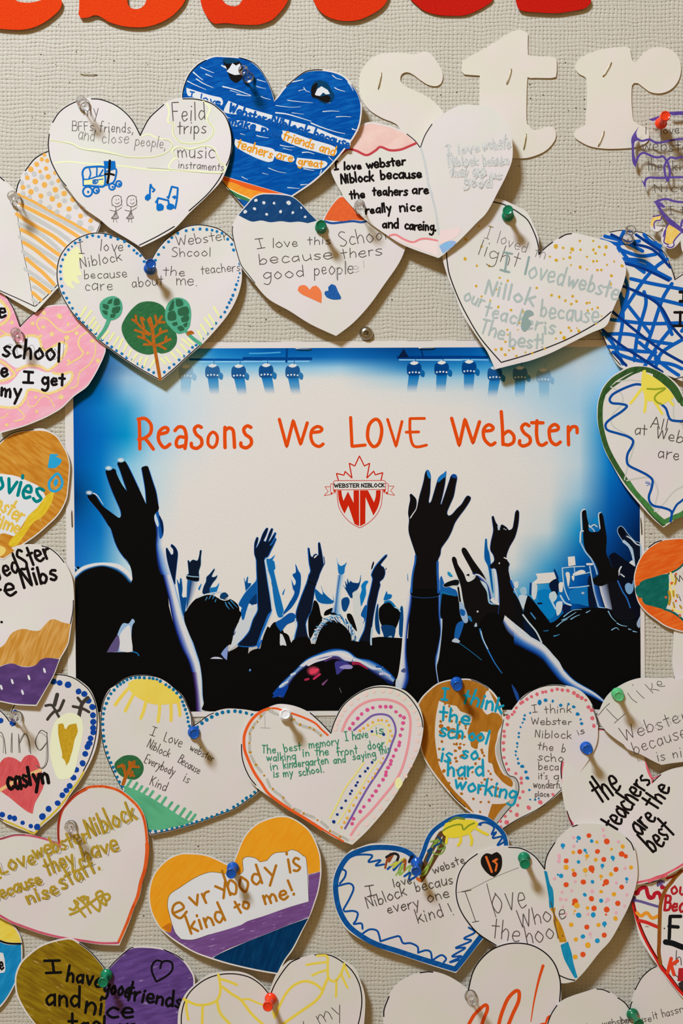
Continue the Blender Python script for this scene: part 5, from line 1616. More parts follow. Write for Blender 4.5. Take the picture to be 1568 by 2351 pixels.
h.fill(S('-60,760 60,690 130,700 190,760 270,770 320,700 390,700 470,730 500,840 560,860 640,810 720,775 790,780 760,880 700,1000 610,1080 540,1090 450,1030 330,1020 200,1070 60,980 -60,900'), CLD)
h.fill(S('200,1170* 260,1100 400,1075 540,1120 640,1120 760,1160 850,1130 840,1210 720,1310 580,1370 450,1330 340,1330 290,1420 230,1500 160,1530 -40,1530 -60,1300 100,1260'), CLD)
h.fill(S('-80,1000 30,1040 120,1120 130,1170 20,1210 -80,1230'), CLD)
h.fill(S('-60,300 20,290 80,350 85,430 20,500 -60,540'), CLD)
h.part('gold_lines')
for t, w in (('-60,740 0,700 70,672 150,680', 5), ('310,690 400,680 470,720 505,830 560,860 660,800 740,762 800,790 780,890 700,1000 620,1075 560,1095 480,1050 320,1045 200,1100', 6), ('-60,960 60,1020 150,1110 170,1160 60,1215 -60,1240', 6), ('640,1130 740,1145 850,1120 860,1200 760,1310 580,1375 460,1345 340,1335 300,1440 220,1530 100,1545 -40,1530', 6),
             ('-20,240 60,320 110,400 95,480 20,545 -60,560', 7), ('475,610 440,540 470,480 540,470 610,520 680,590 780,640 880,620 960,550', 3.4), ('1050,640 970,690 940,760 960,830 1000,890 960,940 880,990 810,1030', 4), ('1150,770 1140,900 1090,1010 1020,1070 960,1120 940,1190 930,1270 880,1310 840,1315', 3),
             ('330,1460 350,1530 420,1520 500,1420 560,1415 620,1470 650,1540', 2.4), ('215,1560 290,1640 260,1690 170,1705', 2.8), ('100,1610 50,1660 0,1670', 2.4), ('0,610 60,650 110,665', 3)):
    h.line(S(t), w, GLD)
h.dots('143,524,22 390,537,24 528,412,22 520,580,26 715,450,30 818,545,22 624,664,26 488,686,20 920,654,24 800,710,30 1110,745,24 1052,890,22 822,985,22 1175,982,26 428,1422,20 732,1418,28 440,1592,20 80,1755,24 860,430,14', 22, GLD, 0.3)
h.part('handwriting')
for a in (('e', -20, 470, 70, 470, 190), ('school', 30, 925, 720, 985, 235), ('I', 275, 1245, 395, 1250, 120), ('get', 500, 1270, 770, 1280, 150), ('my', 0, 1400, 245, 1425, 180), ('e', 20, 1180, 100, 1170, 150)):
    h.text(*a, 6.4, INK)
h.text('school', 60, 910, 770, 975, 240, 0.7, PENCIL)
h.build()

V('C3')
h = heart('golden', 'golden brown heart with two small blue hearts and a green word',
          S('-40,240* 0,240 60,180 140,130 250,95 400,80 520,78 600,118 680,170 740,260 800,370 830,480 832,580 815,780 790,930 700,1100 560,1240 420,1360 250,1480 160,1560 40,1640* -120,1590 -330,1480 -520,1300 -640,1060 -660,800 -600,560 -470,400 -300,330 -150,340', 'C3'),
          6, pin=(0, 1010), k=3e-5)
h.outline([S('-10,245 60,183 140,133 250,100 400,86'), S('770,360 800,440 820,540')], 1.6)
GBR = marker((204, 142, 52), (190, 118, 30), -35, 60, 6, 0.4, 0.6, speck=(214, 170, 96))
h.part('gold_paint')
h.fill(S('-40,262* 0,262 60,200 140,152 250,115 400,100 520,102 600,125 680,180 740,270 795,372 824,480 826,580 809,780 784,928 694,1094 556,1232 416,1352 245,1472 155,1552 38,1628* -120,1580 -325,1470 -512,1296 -632,1058 -652,800 -592,564 -465,408 -300,338 -150,348'), GBR)
h.part('white_panel')
h.fill(S('-80,605* 60,620 200,645 330,700 470,770 550,890* 470,1000 380,1080 320,1150 250,1260 180,1370* 60,1330 -80,1280'), PNL)
h.part('yellow_band')
YB = marker((214, 178, 34), (226, 196, 60), 40, 120, 5)
h.fill(S('550,880* 640,830 620,960 520,1120 400,1200 300,1340 230,1440 160,1490 105,1470 130,1400 260,1270 330,1130 430,1040'), YB)
h.fill(S('-60,1480 40,1490 70,1540 20,1600 -60,1600'), ink((240, 206, 110)))
h.part('heart_drawing')
SKY = ink((42, 156, 200))
h.fill(S('600,378* 690,380 705,390 665,412* 700,420 740,445 720,500 655,550* 570,545*'), SKY)
h.part('oval_drawing')
h.line(S('695,615 745,700 730,780 660,825 600,800 590,720 640,650'), 6, SKY, closed=True)
h.fill(S('670,670 700,690 690,740 660,775 640,730'), SKY)
h.part('handwriting')
TEA = ink((0, 124, 124))
h.text('ovies', -90, 800, 480, 965, 280, 7.5, TEA)
YW = ink((222, 184, 74))
h.text('nster', -60, 1020, 240, 1200, 200, 5.5, YW)
h.text('time', -80, 1230, 220, 1340, 160, 5.5, YW)
h.build()

V('C4')
h = heart('nibs', 'white heart with bold black words above brown and purple painted bands',
          S('-40,215* 0,180 90,115 190,70 300,52 400,55 500,70 620,130 700,210 770,340 810,450 825,600 825,750 800,940 760,1170 670,1340 600,1520 500,1700 408,1860* 200,1850 60,1825 -60,1790 -300,1660 -500,1440 -640,1160 -690,850 -660,560 -560,350 -400,230 -240,190 -120,200', 'C4'),
          10, pin=(0, 1290), k=4e-5, gy=0.008)
h.outline([S('0,185 60,140 120,105'), S('470,65 560,95 650,165 720,250'), S('825,680 820,800 792,942')], 1.8)
h.part('brown_paint')
BRP = marker((192, 130, 46), (210, 158, 84), 70, 60, 8, 0.4, 0.62)
h.fill(S('-60,1230 0,1210 60,1160 120,1060 200,1010 280,1000 360,1018 440,1018 500,960 560,900 620,892 700,925 795,945* 775,1060 755,1170 665,1335* 560,1330 480,1380 400,1410 340,1420 250,1420 150,1390 80,1390 0,1420 -60,1430'), BRP)
h.part('purple_paint')
PUP = marker((82, 56, 104), (100, 68, 124), 10, 70, 2)
h.fill(S('-300,1500* -60,1440 0,1425 80,1395 150,1390 250,1425 350,1425 410,1400 450,1350 520,1325 600,1330 665,1340* 598,1518 498,1698 406,1852* 200,1842 60,1818 -60,1782 -290,1655'), PUP)
h.part('white_seeds')
for x, y in ((500, 1465), (325, 1545), (138, 1590), (15, 1655), (253, 1710)):
    h.fill(S('%d,%d %d,%d %d,%d %d,%d %d,%d' % (x - 16, y - 30, x + 6, y - 20, x + 18, y + 20, x + 4, y + 34, x - 12, y + 10)), PNL)
h.part('handwriting')
h.text('WedSter', -90, 480, 580, 200, 230, 6.4, INK)
h.text('Nibs', 260, 530, 650, 440, 200, 6.8, INK)
h.text('re', -60, 680, 190, 610, 220, 6.6, INK)
h.dots('18,922', 16, INK)
h.build()

V('C5')
h = heart('green', 'heart with a dark green border, blue wavy line and yellow sun',
          S('980,2188* 860,2090 720,1940 600,1800 480,1640 360,1430 270,1260 215,1080 175,900 172,720 195,600 240,480 330,370 420,300 570,225 740,222 900,270 1050,360 1170,480 1230,650* 1300,480 1420,330 1560,260 1720,250 1860,320 1960,470 1990,680 1950,900 1850,1150 1700,1400 1500,1650 1300,1880 1150,2060', 'C5'),
          14, gx=0.015, gy=0.0, pin=(1568, 910), k=3e-5)
GRN = marker((58, 92, 44), (44, 74, 36), 60, 120, 4)
h.part('green_border')
GRL = marker((74, 128, 66), (60, 112, 54), 60, 120, 4)
h.line(S('975,2150* 850,2030 720,1870 600,1730 490,1580 370,1390 285,1220 235,1060 205,900 205,720 225,610 270,500 350,400 450,330 590,262 740,255 880,295 1010,375 1130,500 1215,680', 'C5'), 11.5, GRN)
h.line(S('545,1640 650,1790 760,1900 880,2040 985,2130* 1110,2070 1230,2010 1400,1820 1600,1600 1800,1250 1940,900 1970,680 1940,480 1850,340 1720,270 1560,280 1430,350 1320,490 1235,670', 'C5'), 11, GRL)
h.line(S('880,330 980,400 1080,490 1180,640'), 12, GRN)
h.line(S('260,560 350,470 480,380 600,310 680,280'), 5, GRN)
h.part('faint_wave')
FW = grain((190, 188, 176), (196, 196, 182), 1000)
h.line(S('390,410 560,388 700,400 820,430'), 2.6, FW)
h.line(S('330,470 420,520 475,580 470,680 370,790 335,880 380,970 520,1050 600,1110 620,1180 590,1290 545,1420 520,1530 500,1610'), 3, FW)
h.line(S('530,1620 620,1600 760,1580 840,1590 890,1680 910,1770 880,1900 870,2000'), 3.2, FW)
h.line(S('900,2000 1000,1880 1100,1760 1200,1700 1400,1600'), 3, FW)
h.line(S('1020,600 1100,640 1100,750 1110,850 1180,920 1300,960'), 2.8, FW)
h.part('blue_wave')
h.line(S('710,445 640,440 540,470 430,520 350,570 318,630 350,670 450,680 530,705 470,770 350,850 280,910 268,960 300,1005 430,1045 540,1080 605,1130 590,1200 540,1290 530,1380 560,1440 700,1510 790,1560 845,1620 830,1720 800,1810 810,1880 860,1930 960,1950 1050,1980 1080,2020 1065,2120'), 5.6, ink((14, 74, 150)))
h.line(S('1085,2020 1140,1920 1200,1870 1320,1760 1500,1600'), 5, ink((14, 74, 150)))
h.line(S('960,690 1010,740 1040,830 1080,880 1218,890 1400,860'), 5.6, ink((14, 74, 150)))
h.part('sun_drawing')
SUN = ink((246, 218, 84))
h.fill(S('722,270* 760,260 765,300 850,345 980,440 1090,560 1110,600 1050,640 960,690 900,680 860,640 790,650 740,560 715,500 705,440'), SUN)
for t in ('705,500 640,590 575,670', '760,560 760,680 745,775', '860,640 920,730 960,800', '1040,600 1060,650 1095,690'):
    h.line(S(t), 6.4, SUN)
h.line(S('780,495 880,500 1000,490 900,560 870,610 900,660 950,680'), 4.4, ink((150, 160, 40)))
h.part('handwriting')
for a in (('All', 815, 965, 1020, 995, 130), ('the', 1180, 985, 1500, 1000, 130), ('at', 620, 1050, 770, 1065, 140), ('Webster', 880, 1100, 1560, 1230, 140), ('are', 900, 1340, 1170, 1370, 150), ('nice', 1250, 1370, 1600, 1390, 140)):
    h.text(*a, 1.7, PENCIL)
h.text('ugisi', 755, 1650, 835, 1690, 50, 1.0, BLUEPEN)
h.build()

V('C6')
h = heart('orangegreen', 'orange heart with a dark green patch at the right edge of the photo',
          S('505,930* 495,820 520,700 560,600 620,500 720,410 850,340 1000,320 1120,315 1350,340 1550,430 1700,560 1800,720* 1880,900 1800,1100 1650,1300 1450,1480 1250,1520 1120,1510 1000,1480 880,1430 780,1360 660,1270 570,1170 530,1080 515,1010', 'C6'),
          7, pin=(1620, 1350), k=4e-5)
h.outline([S('680,430 760,370 845,342')], 1.8)
OG = marker((224, 92, 26), (236, 118, 44), 20, 70, 6)
h.part('orange_paint')
h.fill(S('510,930* 500,820 525,700 564,604 624,506 722,418 852,348 1000,328 1120,323 1350,348* 1250,500 1160,620 1060,720 940,760 860,775 700,840 600,860 560,925'), OG)
h.fill(S('530,1040* 600,1090 640,1160 740,1190 880,1230 960,1260 1060,1300 1120,1360 1250,1480* 1220,1512 1120,1503 1000,1473 884,1423 784,1353 664,1264 575,1165 535,1080'), OG)
h.part('green_patch')
TG2 = marker((16, 94, 84), (26, 110, 96), 30, 120, 3)
h.fill(S('505,960 520,930 560,910 570,880 640,840 720,820 850,780 935,770* 940,880 935,1000 930,1130 900,1220* 870,1225 760,1195 630,1160 600,1120 595,1080 550,1075 520,1030'), TG2)
h.line(S('935,770 1000,740 1080,690 1150,610'), 4, TG2)
h.line(S('880,1225 960,1250 1060,1310 1150,1390'), 5, TG2)
h.part('yellow_lines')
for t in ('960,760 990,850 1000,920', '950,900 970,1000 1000,1060', '1010,970 1000,1080', '980,1200 1020,1240 1120,1260'):
    h.line(S(t), 5, ink((244, 222, 130)))
for t, w in (('1020,800 1030,850 1020,900', 4.6), ('940,1000 955,1080 940,1160', 6), ('1040,1040 1050,1070', 4), ('995,1140 1010,1200', 4), ('1080,1180 1100,1210', 4), ('995,990 1000,1060', 4)):
    h.line(S(t), w, ink((184, 140, 34)))
h.part('orange_dots').dots('1030,772 975,890 1028,1118 985,1240 1080,1305 900,1072,16', 17, ink((216, 98, 44)), 0.3)
h.part('handwriting')
h.text('W', 1040, 880, 1160, 850, 110, 1.6, PENCIL)
h.text('is', 1080, 1120, 1200, 1080, 110, 1.6, PENCIL)
h.build()

V('C6')
h = heart('blank', 'plain white heart cut off at the right edge below the orange and green heart',
          S('1010,1500* 1120,1480 1300,1420 1500,1420 1660,1520 1700,1700 1640,1900 1500,2080 1300,2200 1150,2260 1030,2140* 1005,2020 990,1900 1000,1700', 'C6'), 5, k=2e-5, pin=(1640, 1450))
h.part('handwriting')
h.text('we', 1200, 1750, 1500, 1740, 140, 1.6, LEAD)
h.build()

# ---------------------------------------------------------------- hearts along the bottom
V('G1')
h = heart('caslyn', 'white heart with royal blue dots, a red heart crossed by a black scrawl',
          S('122,748* 60,650 -10,580 -120,520 -300,520 -460,620 -540,800 -560,1020 -520,1300 -400,1620 -200,1900 0,2050 100,2120 460,2262* 560,2150 700,2030 830,1900 940,1730 1060,1560 1150,1410 1240,1230 1300,1050 1330,850 1322,680 1290,500 1220,330 1120,230 1010,160 900,120 780,105 640,115 480,170 320,280 200,460 150,610', 'G1'),
          7, pin=(33, 1643), k=3e-5)
h.outline([S('125,740 60,655 -20,575'), S('150,625 170,570 210,500'), S('700,115 800,112 900,125 1010,165 1110,235 1200,320 1270,450 1305,600 1310,760 1295,920 1260,1090 1200,1260 1125,1410'), S('0,2050 100,2100 455,2245', 'G1')], 1.8)
h.line(S('1130,1420 1060,1540 950,1690 840,1850 700,2000 560,2120 460,2250 330,2195 200,2140 60,2080'), 4.4, ink((206, 178, 56)))
h.part('blue_dots').dots('722,205 805,222 918,248,46 1060,338 1138,372 1190,462 1248,548 1255,658 1258,748 1256,830 1258,890 1222,970 1205,1040 1180,1085 1150,1180 1115,1308 1028,1395 990,1500 940,1612 895,1672 840,1738 778,1845 655,1922,44 572,2025,48 502,2165,46 416,2155,30 305,2110,30 195,2050,36 132,2035,36 30,2000,38 8,732,40 172,765,44 205,620,34', 41, ink((18, 66, 150)), 0.1)
h.part('black_marks')
CHK = ink((64, 58, 50))
for t, w in (('772,380 735,520', 9), ('615,530 700,525 760,620 820,725', 6), ('860,460 800,590 750,600', 7), ('740,600 680,660 640,715', 6.5), ('1050,425 1100,490', 6.5), ('1185,425 1110,500 1080,600 1060,690', 9), ('985,540 1060,555 1140,580 1200,615', 6.5)):
    h.line(S(t), w, CHK)
h.part('gold_heart_drawing')
h.fill(S('940,625 1080,680 1120,800 1110,950 1060,1180 1010,1400 950,1500 800,1520 730,1400 680,1200 680,1000 720,800 800,690'), ink((240, 240, 196)))
h.fill(S('785,780* 850,770 870,830 890,850 930,790 1030,770* 1050,880 1010,980 980,1120 950,1220 930,1290 890,1340* 880,1280 835,1230* 840,1180 810,1050 785,900'), grain((202, 160, 38), (188, 144, 30), 700))
h.part('red_heart_drawing')
h.fill(S('280,1295* 330,1220 400,1192 480,1220 540,1340 590,1580 540,1720 470,1850 440,1988* 370,1960 250,1870 130,1770 20,1690 -60,1600 -60,1380 0,1300 60,1235 110,1222 200,1240'), marker((216, 92, 92), (204, 76, 78), 70, 90, 5))
h.line(S('0,1670 150,1580 300,1500 420,1450 540,1400'), 8, ink((232, 186, 124)))
for a in (('cas', 115, 1660, 380, 1620, 270), ('lyn', 395, 1600, 665, 1560, 230)):
    h.text(*a, 8.2, INK)
h.part('handwriting')
h.text('ning', -90, 1180, 660, 1140, 480, 1.4, PENCIL)
h.text('ning', -110, 1170, 640, 1160, 470, 0.9, LEAD)
h.build()

V('G2')
h = heart('everybody', 'white heart with a yellow sun, round tree and green grass bank',
          S('868,548* 856,440 820,350 780,270 720,210 640,140 560,100 480,85 400,82 320,92 240,125 170,180 120,215 75,300 52,400 45,500 50,600 75,740 110,850 170,980 240,1110 330,1250 420,1380 495,1515* 700,1470 900,1410 1100,1340 1250,1280 1400,1180 1500,1090 1600,960 1640,800 1640,640 1590,520 1480,430 1380,400 1280,388 1180,385 1090,405 1010,445 930,505', 'G2'),
          7.5, pin=(445, 1682), k=1.5e-5, noise=0.6)
h.outline([S('866,545 856,440 818,345 778,270 720,208 640,138 560,98 480,84 400,82 320,92 240,125 180,172'), S('130,210 80,290 54,395 46,500 50,600 75,740 112,850 170,980 240,1110'), S('866,545 930,502 1010,442 1060,420'), S('470,1460 498,1512* 700,1468 900,1408 1100,1338 1250,1278 1400,1178 1480,1105')], 1.6)
h.part('sun_drawing')
SN = marker((248, 214, 92), (240, 204, 80), 0, 60, 1)
h.fill(S('290,150* 340,120 420,112 500,112 580,140 640,180 700,220 770,300* 740,330 660,340 560,345 460,325 360,270 300,210'), SN)
for t in ('290,200 230,270 175,345', '340,250 300,330 265,400', '450,320 430,400 405,465', '575,340 570,420 560,495', '675,335 678,410 676,485', '740,320 752,380 757,440'):
    h.line(S(t), 7.6, SN)
h.part('dotted_border').dots('843,538 830,498 828,460 818,425 806,388 792,352 780,318 762,278 728,240 698,208 662,185 630,165 580,133 550,117 515,110 482,105 436,103 393,101 357,101 316,107 281,121 250,142 222,160 194,180 165,213 135,246 113,288 95,333 78,380 68,426 63,475 62,521 67,573 70,626 74,672 90,723 103,776 117,822 135,866 155,908 173,944 192,996 213,1039 237,1080 264,1125 488,1478 537,1484 593,1477 639,1470 686,1457 729,1444 776,1437 822,1421 865,1412 908,1398 957,1380 1000,1367 1043,1352 1092,1333 1136,1314 1185,1297 1240,1265 1277,1242 1320,1212 1355,1185 1396,1165 1428,1132 1463,1104 915,545,13 955,511,17 997,480,17 1043,455,17 1090,430,17 1140,415,17 1192,407,17 1252,402,17 1300,408,17 1355,420,17 1408,438,17', 14.5, ink((14, 108, 150)))
h.part('tree_drawing')
h.fill(S('240,810 320,798 380,820 425,880 428,940 400,990 350,1020 280,1010 220,980 175,920 170,870'), DG)
h.line(S('245,1060 270,990 300,930 320,870'), 8, BRN)
for t in ('200,905 250,890 260,950 270,990', '235,885 250,920', '320,900 385,905', '345,855 340,900', '290,950 340,985', '300,860 310,930', '330,950 310,985'):
    h.line(S(t), 6, BRN)
h.part('grass_bank')
GB = marker((92, 174, 128), (84, 162, 118), -30, 60, 3)
h.fill(S('250,1070* 400,1130 560,1220 700,1310 780,1360 860,1400* 780,1430 680,1450 600,1468 500,1472 465,1465* 420,1370 330,1250 265,1140'), GB)
for t in ('280,1080 315,1025', '335,1105 370,1050', '380,1130 415,1080', '425,1150 465,1100', '475,1180 515,1125', '530,1215 575,1165', '590,1240 630,1180', '645,1280 685,1225', '700,1310 742,1255', '755,1345 800,1280', '815,1365 855,1310', '855,1390 895,1335'):
    h.line(S(t), 6.2, GB)
h.part('handwriting')
for a in (('I', 480, 615, 530, 632, 88), ('Love', 605, 665, 765, 728, 92), ('webster', 838, 750, 1050, 862, 66), ('Niblock', 455, 725, 655, 820, 78), ('Because', 735, 860, 925, 970, 74), ('Everybody', 430, 860, 695, 985, 78), ('is', 780, 1030, 830, 1055, 80), ('Kind', 480, 1060, 625, 1125, 88)):
    h.text(*a, 1.4, PENCIL)
h.build()

V('G3')
h = heart('rainbow', 'white heart with a pink and purple rainbow and green writing, white pin',
          S('765,432* 700,370 640,310 580,262 500,225 420,205 340,202 270,225 190,260 120,310 70,400 50,500 46,600 70,700 110,790 160,850 240,910 330,970 440,1040 560,1110 680,1190 800,1265 935,1318* 1050,1210 1180,1060 1280,920 1360,780 1430,650 1475,540 1500,400 1495,300 1460,200 1380,110 1300,70 1200,52 1100,60 1000,100 900,170 840,240 800,320', 'G3'),
          18, gx=0.024, gy=0.012, pin=(655, 1640), k=3e-5, noise=0.7)
h.outline([S('765,430 790,350 840,245 900,172 1000,102 1100,66 1200,62 1300,82 1380,130 1450,220 1490,310 1500,380'), S('50,520 55,620 80,710 120,790 165,845'), S('600,268 680,340 765,430')], 1.9)
OB = ink((236, 92, 36))
h.part('orange_border')
h.line(S('270,232 190,268 120,340 75,440 72,540 95,620 150,740 210,830 260,905 330,965 440,1040 540,1100 650,1170 690,1200', 'G3'), 6.6, OB)
h.line(S('650,1165 760,1235 865,1295'), 4, OB)
h.line(S('280,232 330,232 400,255 480,280 560,310 640,350 690,400 740,445'), 4.6, OB)
h.part('grey_dashes')
GRY = grain((178, 174, 160), (190, 186, 172), 1000)
for t in ('235,265 195,310', '160,350 120,415', '118,445 118,490', '114,525 115,570', '125,610 155,665', '165,685 210,740', '255,800 280,860', '310,890 370,935', '385,960 440,1015', '470,1035 520,1055', '565,1080 630,1105', '690,1140 740,1185', '780,1220 830,1250', '860,1260 900,1285', '280,255 340,280', '430,310 500,355', '535,370 600,390', '620,395 690,445', '290,245 310,270'):
    h.line(S(t), 6.6, GRY)
h.part('gold_dots').dots('262,242 205,292 178,338 143,385 116,434 113,508 120,583 166,682 232,768 300,876 385,946 467,1040 547,1072 658,1125 758,1212 841,1258 470,322 520,362 598,385 630,402 683,448', 10.5, ink((186, 134, 44)), 0.3)
h.part('rainbow_drawing')
for t, w, c in (('855,410 900,310 980,220 1080,170 1200,160 1300,185 1370,240 1400,320 1395,450 1370,590 1330,720 1270,830 1190,930 1080,1060 990,1150 925,1245', 5.6, (232, 150, 152)), ('950,405 1030,340 1100,288 1180,278 1240,300 1275,360 1282,430 1250,520 1215,620 1150,730 1070,850 1000,970 930,1100 878,1192', 4.6, (120, 92, 160)),
                ('1060,405 1100,370 1150,350 1190,365 1220,400 1222,460 1210,520', 3.2, (246, 226, 140)), ('1150,645 1080,740 1000,870 930,980 860,1090 822,1150', 3.2, (246, 226, 140)), ('1030,665 960,760 880,870 820,990 758,1110', 3.6, (248, 226, 130)), ('1090,440 1130,442 1165,465', 3, (248, 226, 130))):
    h.line(S(t), w, ink(c))
h.part('pink_dots')
h.dots('915,393 942,352 980,312 1011,276 1057,243 1100,226 1160,217 1204,217 1244,219 1286,258 1320,289 1350,305 1343,348 1335,397 1320,446 1314,503 1310,527 1285,563 1265,613 1247,650 1242,677 1222,705 1206,740 1204,765 1182,801 1150,849 1125,893 1096,930 1073,965 1028,1018 1000,1056 946,1114 935,1153', 15, ink((214, 84, 138)), 0.15)
h.dots('1145,325 1172,325 1210,332 1100,342 1060,365 1025,390 997,410 1228,365,11 1240,412 1254,450 1238,490 1183,630,9 1166,665,9 1138,718,9 1118,753,9 1098,788 1065,815,9 1030,865 1000,908 970,945 946,1006 913,1050 896,1108,12 873,1143,12 850,1183', 10.5, ink((248, 178, 66)), 0.2)
h.dots('1094,416 1187,440 1095,663 1060,710 1040,735 998,774 978,823 965,848 932,890 920,914 884,970 850,1028 816,1080 788,1138,14', 11, ink((20, 56, 124)), 0.15)
PPK = ink((236, 204, 192))
h.dots('800,395 812,352 830,320 848,280 875,240 925,190 978,150 1045,118 1110,95 1180,90 1240,92 1300,115 1350,150 1400,200 1432,255 1455,310 1470,360 1470,430 1455,490 1442,560 1420,620 1400,690 1360,770 1268,908 1212,955 1160,1030 1110,1100 1050,1160 980,1230 935,1270', 17, PPK, 0.25)
h.fill(S('1290,790* 1310,780 1340,830 1300,880 1275,830'), ink((244, 234, 170)))
h.part('handwriting')
GRW = ink((58, 138, 104))
for a in (('The', 210, 590, 325, 590, 66), ('best', 392, 580, 528, 562, 66), ('memory', 590, 550, 830, 520, 68), ('I have', 880, 490, 1065, 465, 68), ('is', 1125, 438, 1185, 432, 60), ('walking', 250, 655, 485, 640, 66), ('in the', 540, 615, 750, 605, 62), ('front', 815, 615, 980, 590, 66), ('door', 1060, 560, 1195, 545, 74),
          ('in', 280, 725, 340, 718, 62), ('kindergarten', 385, 712, 745, 672, 64), ('and', 785, 672, 885, 662, 62), ('saying', 940, 645, 1125, 615, 60), ('this', 1155, 600, 1240, 580, 66), ('is my', 305, 785, 460, 770, 60), ('school.', 510, 775, 710, 738, 62)):
    h.text(*a, 2.3, GRW)
h.part('pencil_cross')
h.line(S('235,290 238,390'), 0.9, FAINT)
h.line(S('200,385 280,388'), 0.9, FAINT)
h.build()

V('G4')
h = heart('working', 'heart with a brown left lobe of teal words and a pink-dotted right lobe',
          S('728,375* 715,300 680,220 620,150 540,100 460,72 380,70 280,80 190,110 120,165 60,230 30,300 30,420 45,560 80,700 150,820 240,940 340,1050 440,1140 560,1210 715,1296* 850,1215 1000,1140 1150,1030 1300,890 1420,740 1490,600 1502,480 1495,400 1450,270 1390,190 1310,140 1200,120 1100,122 1000,150 900,210 830,290 770,370', 'G4'),
          9, pin=(1047, 1572), k=3e-5)
BR2 = marker((176, 112, 34), (160, 98, 24), 75, 70, 4)
h.part('brown_paint')
h.fill(S('724,390* 708,300 672,225 615,158* 590,170 575,260 560,310 600,360 640,340 690,350* 725,395 720,440 690,500 680,560 665,620 670,700 700,790 735,850 780,870 810,910 800,950 740,920 700,880 660,830 640,760 610,750 610,640 625,520 590,500 540,500 560,540 525,600 520,640 470,620 460,560 440,500 480,380 440,350 380,330 350,290 280,275 205,245* 180,380 172,520 185,650 210,780 260,880 330,980 430,1080 495,1165* 440,1130 340,1040 245,932 155,814 86,698 51,560 36,420 36,302 66,234 124,170 192,116 280,86 380,76 460,78 540,106 610,150*'), BR2)
h.fill(S('805,1040* 760,1080 700,1090 640,1090* 620,1150 608,1205 650,1230* 690,1170 760,1100'), BR2)
h.part('grey_edge')
GE = grain((178, 172, 162), (186, 180, 170), 900)
h.fill(S('722,480* 690,560 672,640 680,700 715,790 760,860 820,900 825,980 800,1060 720,1130 650,1230* 680,1250 760,1160 830,1080 860,990 850,910 820,870 770,850 735,770 712,680 715,580'), GE)
h.outline([S('735,400 715,520 712,660 735,770 775,852 830,875 858,930 855,1000 820,1080 760,1150 680,1250'), S('700,1290 720,1296* 850,1215 1000,1140 1100,1070 1210,970'), S('870,240 960,168 1060,128 1160,118 1240,126'), S('1460,290 1495,395 1500,440'), S('470,74 550,104 610,145'), S('300,995 350,1052 420,1115')], 1.4)
h.part('brown_specks').dots('264,375,13 310,325 220,415 310,412 380,420 370,440 424,448 222,453,20 225,500,20 280,475,18 320,490,24 360,535,26 425,470 415,540 230,580 330,600 350,600 380,598 410,605 208,640 340,655 375,630,16 395,700,18 405,660 340,715 205,730 245,820,16 300,755 350,740 355,815 480,830 505,760 535,720 500,670 575,695 562,670 555,648 560,775 555,915 545,970 580,890 607,882 636,890 610,820 628,843 390,1005 488,1048 548,1074 613,1074 542,1155 288,920 370,880 395,882 425,882 650,950,14 685,965,14 625,990 680,1025 255,270 290,290', 11, ink((176, 104, 28)), 0.3)
h.part('pink_dots').dots('1174,150 1215,158 1260,162 1130,160 1080,172 1055,175 1008,192 962,212 926,232 890,255 875,265 838,303 822,335 805,357 770,380,18 765,440 738,495 740,535 733,590 735,645 738,710 757,760 775,808 835,840 878,880 880,918 893,990 866,1040 850,1100 792,1148 748,1190 708,1230 760,1240,19 843,1178,17 940,1120,17 1035,1076,17 1138,1012,14 1310,182,17 1340,205,17 1373,222,16 1406,240,14 1430,297,17 1455,322,17 1460,388,17 1473,450,17 710,1278', 14, ink((218, 104, 112)), 0.2)
h.part('blue_dots').dots('1030,260,17 1078,242,15 1137,248,14 1202,282,14 1266,272,11 1308,295,15 1340,355,14 1365,397,11 1372,432,14 952,345,8 908,365 902,396 890,425 873,461 860,510 859,542 846,594 846,623 835,660 834,690 850,720 857,757,12 887,782,14 917,828,14 928,878,14 945,975 952,1054 993,1056 1022,1045,8', 10, ink((22, 120, 172)), 0.35)
h.part('teal_lettering')
TL = ink((24, 150, 178))
for a in (('I', 225, 235, 275, 240, 92), ('think', 395, 255, 720, 350, 120), ('the', 205, 400, 455, 440, 110), ('sch', 210, 530, 400, 560, 110), ('ool', 440, 560, 600, 595, 110), ('is', 215, 735, 300, 745, 130), ('so', 390, 710, 525, 725, 120), ('hard', 270, 855, 570, 865, 130), ('working', 330, 965, 835, 1055, 120)):
    h.text(*a, 5.6, TL)
h.part('handwriting')
for a in (('I', 970, 340, 1015, 335, 62), ('think', 1070, 350, 1290, 340, 66), ('Webster', 960, 440, 1290, 442, 56), ('Niblock', 985, 545, 1290, 555, 66), ('is', 1345, 530, 1398, 510, 50), ('the', 1010, 640, 1140, 655, 60), ('b', 1205, 660, 1240, 668, 70), ('scho', 1010, 735, 1230, 745, 70), ('becau', 1020, 810, 1230, 815, 66), ("it's", 1018, 885, 1095, 885, 56), ('a', 1140, 890, 1190, 888, 62), ('wonderful', 975, 960, 1225, 965, 66), ('place', 990, 1030, 1110, 1028, 46)):
    h.text(*a, 1.4, PENCIL)
h.build()

